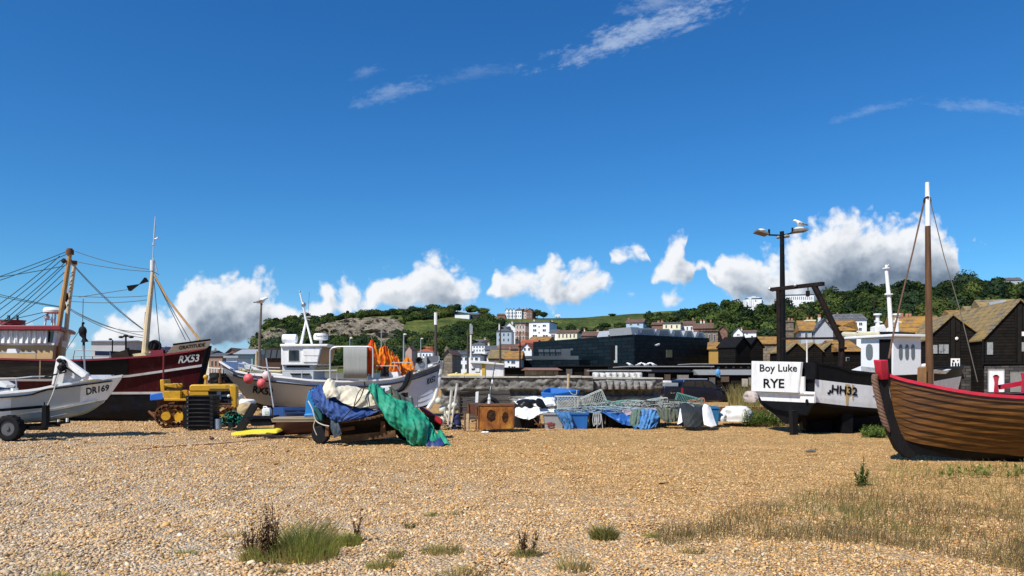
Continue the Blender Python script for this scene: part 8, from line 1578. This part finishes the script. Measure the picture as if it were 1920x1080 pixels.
    mb = MB(); Lr(mb, 1145.5, 1158.5, 647, 691, .05, -.05); mb.build('entrance', DARK, t); mb = MB(); Lr(mb, 1154.5, 1158, 648, 676, .05, -.08); Lr(mb, 1152, 1158, 676, 680, .05, -.08); mb.build('entrance_light', mat('pale_inside', (.4, .44, .42), .5), t)
    mb = MB(); r_.rect(mb, 1249, 1260, 656, 670, .05, -.05); mb.build('window', mat('greenish_glass', (.14, .16, .10), .2), t); mb = MB(); r_.slab(mb, [(1226, 647), (1233, 644), (1233, 647), (1227, 649)], .3, -.4); mb.build('wall_lamp', WHITE2, t)
    back = (A-B).normalized()
    for k, (x0, x1, yt) in enumerate(((1196, 1237, 615), (1232, 1265, 616.5), (1262, 1287, 618), (1286, 1308, 619.5), (1308, 1329, 622))):
        mb = MB(); yb = 628+k*1.2; q = [r_.pt(x0, yb, .5), r_.pt(x1, yb+1, .5), r_.pt(x1-5, yt, .5), r_.pt(x0+5, yt, .5)]; mb.ext(q, back*(9-k)); mb.build('roof_light', ZNC, t)
        mb = MB(); q2 = [r_.pt(lerp(x0, x1, .25), yb-2, .44), r_.pt(x1-7, yb-2, .44), r_.pt(x1-8, yt+2.5, .44), r_.pt(lerp(x0, x1, .25)+2, yt+2.5, .44)]; mb.ext(q2, back*.05); mb.build('skylight_pane', mat('skylight_glass', (.16, .18, .20), .15), t)
    mb = MB(); q = [l.pt(1136, 628.5, .3)+V((0, 0, .05)), l.pt(1189, 627, .3), P(1199, 614, 104), P(1173, 614.5, 110)]; mb.ext(q, V((.3, .9, -.2))); mb.ext([r_.pt(1188, 627, .3), r_.pt(1199, 627, .3), r_.pt(1201, 613.5, .3), r_.pt(1186, 613, .3)], back*5); mb.build('roof_light', ZNC, t)
    # sheds in front of it
    HS = lambda *a, **k: house(*a, ang=k.pop('ang', 0), name=k.pop('name', 'shed'), cat=k.pop('cat', 'shed'), group=k.pop('group', 'black sheds behind the stone wall'), **k)
    BK = mat('black_felt', (.009, .009, .010), .85, .3, 3); GF = mat('grey_felt_roof', (.22, .22, .21), .85, .2, 3); LG = mat('light_grey_roof', (.27, .28, .28), .7, .15, 3)
    HS('dark brown shed behind the stone wall, right of the white boat cabin', 946, 1001, 689.5, 691, 712, 55, BRD, BK, 'flat', (), 5); HS('yellowish brick shed with reddish roof just above the stone wall', 998, 1047, 689.5, 694, 712, 48, courses('yellow_brick', (.33, .28, .17), .3, width=.6, depth=.3), mat('reddish_felt', (.22, .12, .09), .85), 'side', (), 4, ang=6)
    HS('long low black shed right of the yellowish brick shed', 1046, 1140, 685.5, 687.5, 712, 56, BRD, BK, 'flat', (), 6); HS('black shed with bright tilted sheet roof above the white sacks', 1128, 1212, 691, 696, 712, 45, BRD, LG, 'flat', (), 4, ang=3); HS('long flat black shed with pale roof edge dotted with gulls', 1180, 1332, 685, 688, 714, 62, BRD, LG, 'flat', (), 8)
    HS('black shed behind the pickup bed', 1205, 1300, 693, 698, 730, 52, BRD, BK, 'side', (), 5); HS('long black building with two pale roof strips behind the pickup', 1300, 1420, 677, 683, 712, 78, BRD, LG, 'flat', grid_w(1312, 1410, 686, 692, 7, 1, .35, .8), 6, frame=BK); HS('black gabled shed with grey felt roof behind the pickup bonnet', 1316, 1424, 693, 703, 738, 49, BRD, GF, 'side', (), 6, ang=-8)
    for q, lst in ((PL(1205, 51.9, 0), ((1216, 1226, 700, 724), (1246, 1256, 702, 724), (1270, 1290, 703, 714))), (PL(1316, 48.9, -8), ((1330, 1340, 708, 730), (1352, 1366, 706, 716), (1404, 1418, 708, 734))), (PL(1046, 55.9, 0), ((1062, 1072, 692, 706), (1096, 1104, 692, 706)))):
        for k, (x0, x1, y0, y1) in enumerate(lst): mb = MB(); q.rect(mb, x0, x1, y0, y1, .06, -.08); q.rect(mb, x0-.6, x0, y0-.6, y1, .08, -.1); q.rect(mb, x1, x1+.6, y0-.6, y1, .08, -.1); o = mb.build('door', [mat('grey_door', (.10, .09, .08), .8, .3), mat('brown_door', (.09, .06, .04), .8, .3), mat('pale_hatch', (.24, .22, .19), .8, .3)][k], None); h = [z for z in bpy.data.objects if z.get('label', '').startswith(('black shed behind the pickup bed', 'black gabled shed', 'long low black shed')[(x0 > 1200)*1 if x0 > 1300 or x0 < 1200 else 0] if x0 > 1200 else 'long low black shed')][0]; w_ = o.matrix_basis.copy(); o.parent = h; o.matrix_parent_inverse = Matrix.Translation(-h.location) if abs(h.rotation_euler.z) < 1e-6 else h.matrix_basis.inverted()
    p = PL(1316, 48.5, -8); mb = MB(); p.rect(mb, 1391, 1402, 710, 725, .1, -.05); tag(mb.build('board_panel', mat('plywood', (.36, .32, .25), .8)), 'pale plywood sheet leaning on the black gabled shed', 'plywood'); mb = MB(); mb.ball(P(1346, 699, 47.5), (.17, .1, .25)); mb.tube([P(1346, 700, 47.4), P(1350, 708, 47.4)], [.1, .03], 6); tag(mb.build('blue_buoy', mat('light_blue_buoy', (.10, .30, .55), .5)), 'light blue buoy hanging on the gable of the black shed', 'buoy')
    H2 = lambda lb, x0, x1, yr, ye, yb, Y, roof, **k: house(lb, x0, x1, yr, ye, yb, Y, BRD, roof, 'gable', k.pop('win', ()), k.pop('dep', 9), k.pop('ang', 0), name='net_hut', cat='hut', group=k.pop('group', 'tall black net huts'), over=.18, **k)
    H2('black hut, left one of the twin gables, windows tiny', 1379, 1407, 632.5, 650, 694, 85, BK, ang=34, dep=2.5); H2('black hut, right one of the twin gables', 1404, 1431, 633.5, 651, 694, 88, BK, ang=14, dep=7)
    for k, x in enumerate((1477, 1509.5, 1542)): H2('pointed black net hut, %s of the three side by side behind the gallows' % ['left', 'middle', 'right'][k], x, x+32.5, 643.5, 658, 694, 80, GLG, dep=8, ang=-6)
    house('black hut with orange lichened roof facing front, beside the white wheelhouse', 1578, 1616, 638, 659, 694, 78, BRD, GLD, 'side', [(1586, 1592, 670, 677)], 7, ang=0, name='net_hut', cat='hut', group='tall black net huts', frame=TG2)
    house('house with bright orange lichened roof behind the tall mast', 1686, 1772, 593, 626, 660, 62, BRD, GLD, 'side', (), 7, chim=((1722, 591, 13, 30, BRK), (1707, 590, 8, 10, BRK)))
    for lb, a in (('small orange roof highest behind the right-hand black huts', (1792, 1817, 582, 593, 620, 75)), ('orange-grey roof left of the blue dormer, behind the big black hut', (1828, 1866, 574, 595, 620, 72)), ('orange-grey roof with blue dormer above the big black hut', (1852, 1920, 562, 590, 620, 70))): house(lb, *a[:5], a[5], BRD, GLG if a[0] > 1820 else GLD, 'side', (), 7, ang=-18)
    mb = MB(); mb.slab([(1874, 564), (1886, 562), (1886, 577), (1874, 577)], 70.5, 1.5); tag(mb.build('dormer_box', TGB), 'blue-grey dormer on the orange-grey roof of the big black hut', 'dormer')
    # the two big black huts on the right
    t, p = H2('big black boarded hut with white door and poster, lower gable of the right-hand pair', 1735, 1843, 591.5, (637, 633, 1786), 735, 57, GLG, ang=-14, dep=13, group='big black boarded huts'); FR = mat('faded_frame', (.34, .33, .30), .7); CUR = mat('curtained_glass', (.30, .31, .31), .25, .3, 9, dirt=(.05, .06, .07), dirt_amt=.9, dscale=3)
    def wn(p, lst, t):
        for x0, x1, y0, y1 in lst: mb = MB(); p.rect(mb, x0-.8, x1+.8, y0-.8, y1+.8, .08, -.06); f = mb.build('window', mat('black_frame', (.025, .025, .025), .6), t); mb = MB(); p.rect(mb, x0, x1, y0, y1, .05, -.08); mb.build('pane', CUR, f)
    wn(p, [(1748, 1757, 647, 663), (1760, 1768.5, 646, 663), (1769.5, 1778, 646, 663)], t); mb = MB(); p.slab(mb, [(1778, 598), (1786, 593), (1800, 604), (1800, 715), (1778, 715)], .06, -.05); mb.build('boarded_bay', BVB, t)
    mb = MB(); q = p.pt(1793, 635, -.12); mb.ball(q, (.13, .06, .13)); mb.build('lamp', WHITE, t); mb = MB(); p.rect(mb, 1782, 1799, 672, 694, .03, -.1); po = mb.build('poster', WHITE, t); mb = MB()
    for x, y, a, b in ((1787, 677, 2.5, 2), (1785.5, 683, 1.6, 4), (1791, 684, 1.8, 4.5), (1796, 684, 1.6, 4), (1789, 689, 4, 1.5), (1795, 676, 1.2, 1.5)): p.slab(mb, [(x+a*math.cos(u), y+b*math.sin(u)) for u in np.linspace(0, 6.28, 9)[:-1]], .01, -.112)
    mb.build('printed_figures', BLACKP, po); mb = MB(); p.slab(mb, [(1778, 694), (1801, 692), (1801, 696), (1776, 697)], .5, -.5); mb.build('shelf', WHITE, t)
    t2, p2 = H2('biggest black boarded hut at the right edge, taller gable of the pair', 1843, 1985, 563, (636, 628, 1912), 735, 54, GLG, ang=-12, dep=14, group='big black boarded huts'); wn(p2, [(1850, 1861, 642, 665), (1915, 1926, 642, 659)], t2)
    mb = MB(); p2.slab(mb, [(1902, 580), (1912, 570), (1930, 584), (1930, 690), (1906, 690)], .06, -.05); mb.build('boarded_bay', BVB, t2); mb = MB(); p2.rect(mb, 1915, 1935, 622, 630, .05, -.1); mb.build('sign_board', WHITE, t2)
    for q in (p, ): mb = MB(); q.slab(mb, [(1801, 685), (1846, 687), (1846, 735), (1801, 735)], .1, -.08); mb.build('brick_base', courses('black_brick', (.055, .052, .048), .22, width=.45, depth=.6, col2=(.11, .10, .09), mortar=(.02, .02, .02)), t)
    mb = MB(); p2.slab(mb, [(1845, 687), (1980, 684), (1980, 740), (1845, 740)], .1, -.08); mb.build('brick_base', MATS['black_brick'], t2); mb = MB(); p2.rect(mb, 1843, 1980, 680, 683, .15, -.15); mb.build('ledge', BK, t2)
    mb = MB(); p2.rect(mb, 1852, 1880, 695, 735, .06, -.16); d = mb.build('door', WHITE, t2); mb = MB(); 
    for r in (4.6, 3.2): mb.tube([p2.pt(1865.5+r*math.cos(u), 707.5-r*.8*math.sin(u), -.18) for u in np.linspace(.2, 2.95, 9)], .05, 5)
    p2.rect(mb, 1861, 1870, 708.5, 709.5, .02, -.18); mb.build('door_emblem', BLACKP, d); mb = MB(); p2.rect(mb, 1851, 1852.5, 694, 735, .08, -.18); p2.rect(mb, 1880, 1881.5, 694, 735, .08, -.18); p2.rect(mb, 1851, 1881.5, 693, 695, .08, -.18); mb.build('door_frame', TG2, d)
    mb = MB(); p2.rect(mb, 1893, 1920, 698, 735, .05, -.13); mb.build('boarded_window', mat('grey_board', (.22, .22, .20), .8), t2); mb = MB(); mb.tube([p2.pt(1841, 636, -.2), p2.pt(1841, 684, -.2)], .06, 6); mb.build('drain_pipe', BK, t2)
    # white cabin of a laid-up boat, yellow raft, brown cabin
    t = thing('boat_cabin', 'white boat cabin with yellow stripe standing behind the stone wall', 'boat cabin', P(914, 707, 38)); mb = MB(); mb.slab([(883, 681), (945, 684), (944, 708), (883, 708)], 38, 1.4); mb.build('cabin', WHITE, t, bevel=.02); mb = MB(); mb.slab([(883, 676), (906, 677), (946, 682), (946, 685), (905, 682), (882, 681)], 37.8, 1.8); mb.build('cabin_roof', WHITE2, t, bevel=.02); mb = MB(); mb.slab([(903.5, 682), (909.5, 683), (909.5, 707), (903.5, 707)], 37.95, .06); mb.build('painted_stripe', mat('mustard_stripe', (.55, .36, .05), .6), t)
    mb = MB(); mb.slab([(891, 685), (899, 685), (899, 697), (891, 697)], 37.96, .05); mb.slab([(928, 688), (944, 688.5), (944, 706), (928, 706)], 37.96, .05); mb.build('white_door', WHITE, t); mb = MB(); mb.slab([(884, 691), (890, 691), (890, 693), (884, 693)], 37.97, .04); mb.build('vent', BLACKP, t)
    mb = MB(); mb.tube([P(839, 704, 36), P(850, 704, 36), P(900, 704, 36)], [.05, .1, .09], 8); mb.ball(P(856, 701, 36), .08); mb.ball(P(872, 700.5, 36), .09); tag(mb.build('yellow_float', mat('pale_yellow_float', (.62, .50, .18), .6)), 'long pale yellow float lying on the stone wall by the white boat bow', 'float')
    t = thing('boat_cabin', 'brown boat cabin with dark slanting windows behind the pink buoys', 'boat cabin', P(510, 700, 36)); mb = MB(); mb.slab([(489, 672), (527, 672), (527, 720), (489, 720)], 36, 2); mb.build('cabin', mat('brown_cabin', (.07, .035, .022), .6), t); mb = MB(); mb.ext([P(494, 673, 35.9), P(530, 673, 35.9), P(530, 653, 36.6), P(498, 653, 36.6)], (0, 1.4, 0)); mb.build('cabin_top', WOODD, t)
    for x in (497, 508, 519): mb = MB(); mb.ext([P(x, 671.5, 35.88), P(x+9, 671.5, 35.88), P(x+11, 656, 36.42), P(x+3, 656, 36.42)], (0, .03, 0)); mb.build('window', mat('dull_glass', (.05, .055, .055), .3), t)
    # posts, lamps, masts
    for k, (x, y0, y1, Y, r, lb) in enumerate(((487, 569, 700, 34, .07, 'tall weathered pole with a gull on top, left of the white wheelhouse'), (481, 658, 700, 35, .08, 'short bleached post left of the tall weathered pole'), (817, 586, 700, 55, .11, 'tall dark pole with white top right of the orange flags'), (715, 614, 700, 70, .06, 'thin pale pole standing behind the tall orange flag'), (757, 627, 700, 60, .07, 'grey pole with small lamp between the flags and the tall dark pole'), (789, 635, 700, 80, .07, 'thin lamp post in front of the red-roofed cottage'), (877, 618, 705, 52, .07, 'thin dark pole just left of the white lamp post'), (938, 612, 690, 75, .10, 'dark pole in front of the pale blue-grey house'), (975, 622, 690, 75, .08, 'dark pole beside the white timbered cottage'), (656, 634, 690, 70, .05, 'thin lamp post behind the grey canopy'), (1513, 637, 690, 60, .06, 'thin white pole before the pointed black huts'), (1639, 558, 650, 110, .12, 'slim dark mast against the woods left of the white mast'))):
        t = thing('pole', lb, 'pole', P(x, y1, Y), group='poles standing behind the boats'); mb = MB(); mb.tube([P(x-.3*(k == 0), y1, Y), P(x, lerp(y0, y1, .5), Y), P(x+(3 if k == 0 else 0), y0, Y)], [r*1.2, r, r*.6], 8); mb.build('shaft', [mat('weathered_pole', (.16, .13, .10), .85, .4, 8), PALEW, mat('dark_pole', (.06, .05, .04), .8), STEEL, STEEL, STEEL, mat('dark_pole', (.06, .05, .04)), MATS['dark_pole'] if 'dark_pole' in MATS else WOODD, WOODD, STEEL, WHITE2, WOODD][k], t)
        if k == 2: mb = MB(); mb.tube([P(x, 586, Y), P(x, 609, Y)], .12, 8); mb.build('pole_top', WHITE, t)
        if k in (4, 5, 9): mb = MB(); mb.tube([P(x, y0, Y), P(x+2.5, y0-.5, Y)], .06, 6); mb.ball(P(x+2.5, y0, Y), (.14, .08, .06)); mb.build('lamp_head', WHITE2, t)
    t = thing('lamp_post', 'white lamp post with slatted head behind the stone wall', 'lamp post', P(883, 700, 56)); mb = MB(); mb.tube([P(883, 705, 56), P(883, 628, 56)], .07, 8); mb.build('post', WHITE2, t); mb = MB(); mb.slab([(880.5, 610), (886, 610), (886, 626), (880.5, 626)], 55.9, .3); mb.tube([P(883, 611, 56), P(883, 607, 56)], .1, 6); mb.build('lamp_head', STEEL, t)
    t = thing('lamp_post', 'black lamp post with twin floodlights far behind the maroon trawler', 'lamp post', P(236, 690, 60)); mb = MB(); mb.tube([P(236, 690, 60), P(236, 629, 60)], .07, 8); mb.beam(P(226, 631, 60), P(248, 631, 60), .08); mb.slab([(234, 652), (239, 652), (239, 664), (234, 664)], 59.8, .3); mb.build('post', BLACKP, t)
    for x in (227, 236, 246): mb = MB(); mb.ball(P(x, 629.5 if x == 236 else 632, 60), (.22, .12, .1)); mb.build('floodlight', BLACKP, t)
    t = thing('lamp_post', 'thin black lamp post left of the twin floodlight post', 'lamp post', P(210, 690, 60)); mb = MB(); mb.tube([P(210, 690, 60), P(211, 638, 60), P(207, 635.5, 60)], .05, 6); mb.ball(P(207, 636, 60), (.15, .1, .08)); mb.build('post', BLACKP, t)
    gull(P(491, 564, 34), 1.25, 'white gull perched on top of the tall weathered pole', 1)
    for k, (x, y) in enumerate(((1181, 684), (1198, 683.5), (1210, 684.5), (1214, 683.5), (1225, 683.8))): gull(P(x, y, 62), 1.3, 'white gull on the pale shed roof edge, %s of five' % ['first from the left', 'second from the left', 'third from the left', 'fourth from the left', 'rightmost'][k], 1 if k % 2 else -1)
    # row of white railings and clutter between the maroon bow and the white stern
    t = thing('railing', 'white metal railing between the maroon bow and the white boat stern', 'railing', P(410, 700, 40)); mb = MB()
    for x in range(392, 440, 5): mb.tube([P(x, 716, 40), P(x, 690, 40)], .03, 5)
    mb.tube([P(390, 690, 40), P(440, 692, 40)], .03, 5); mb.tube([P(390, 703, 40), P(440, 704, 40)], .03, 5); mb.build('railing', WHITE2, t); lump(386, 424, 702, 720, 31, 1.5, 'machinery', mat('black_iron', (.015, .014, .013), .7, .4, 6), 'black winch machinery beyond the yellow tractor bonnet', 'machinery', .12, 61, power=.25)
    for k, (x0, x1, y0, y1) in enumerate(((388, 402, 722, 732), (404, 416, 721, 731), (418, 430, 724, 734))): mb = MB(); mb.slab([(x0, y0), (x1, y0), (x1, 760), (x0, 760)], 29+k*.2, .5); tag(mb.build('storage_box', [WHITE2, BLACKP, NAVY][k], bevel=.02), ['white box behind the yellow tractor bonnet', 'black box behind the yellow tractor bonnet', 'navy box behind the yellow tractor bonnet'][k], 'box')
    # far promenade and town ground rising to the hills
    mb = MB(); mb.grid([[V((x, y, z)) for x in (-400, -60, -20, 0, 40, 120, 500)] for y, z in ((82, -.05), (110, .6), (180, 1.5), (260, 1.9), (420, 2.0))]); mb.build('ground', mat('town_ground', (.13, .12, .10), .9, .3, .3), sharp=0)['kind'] = 'structure'
town()
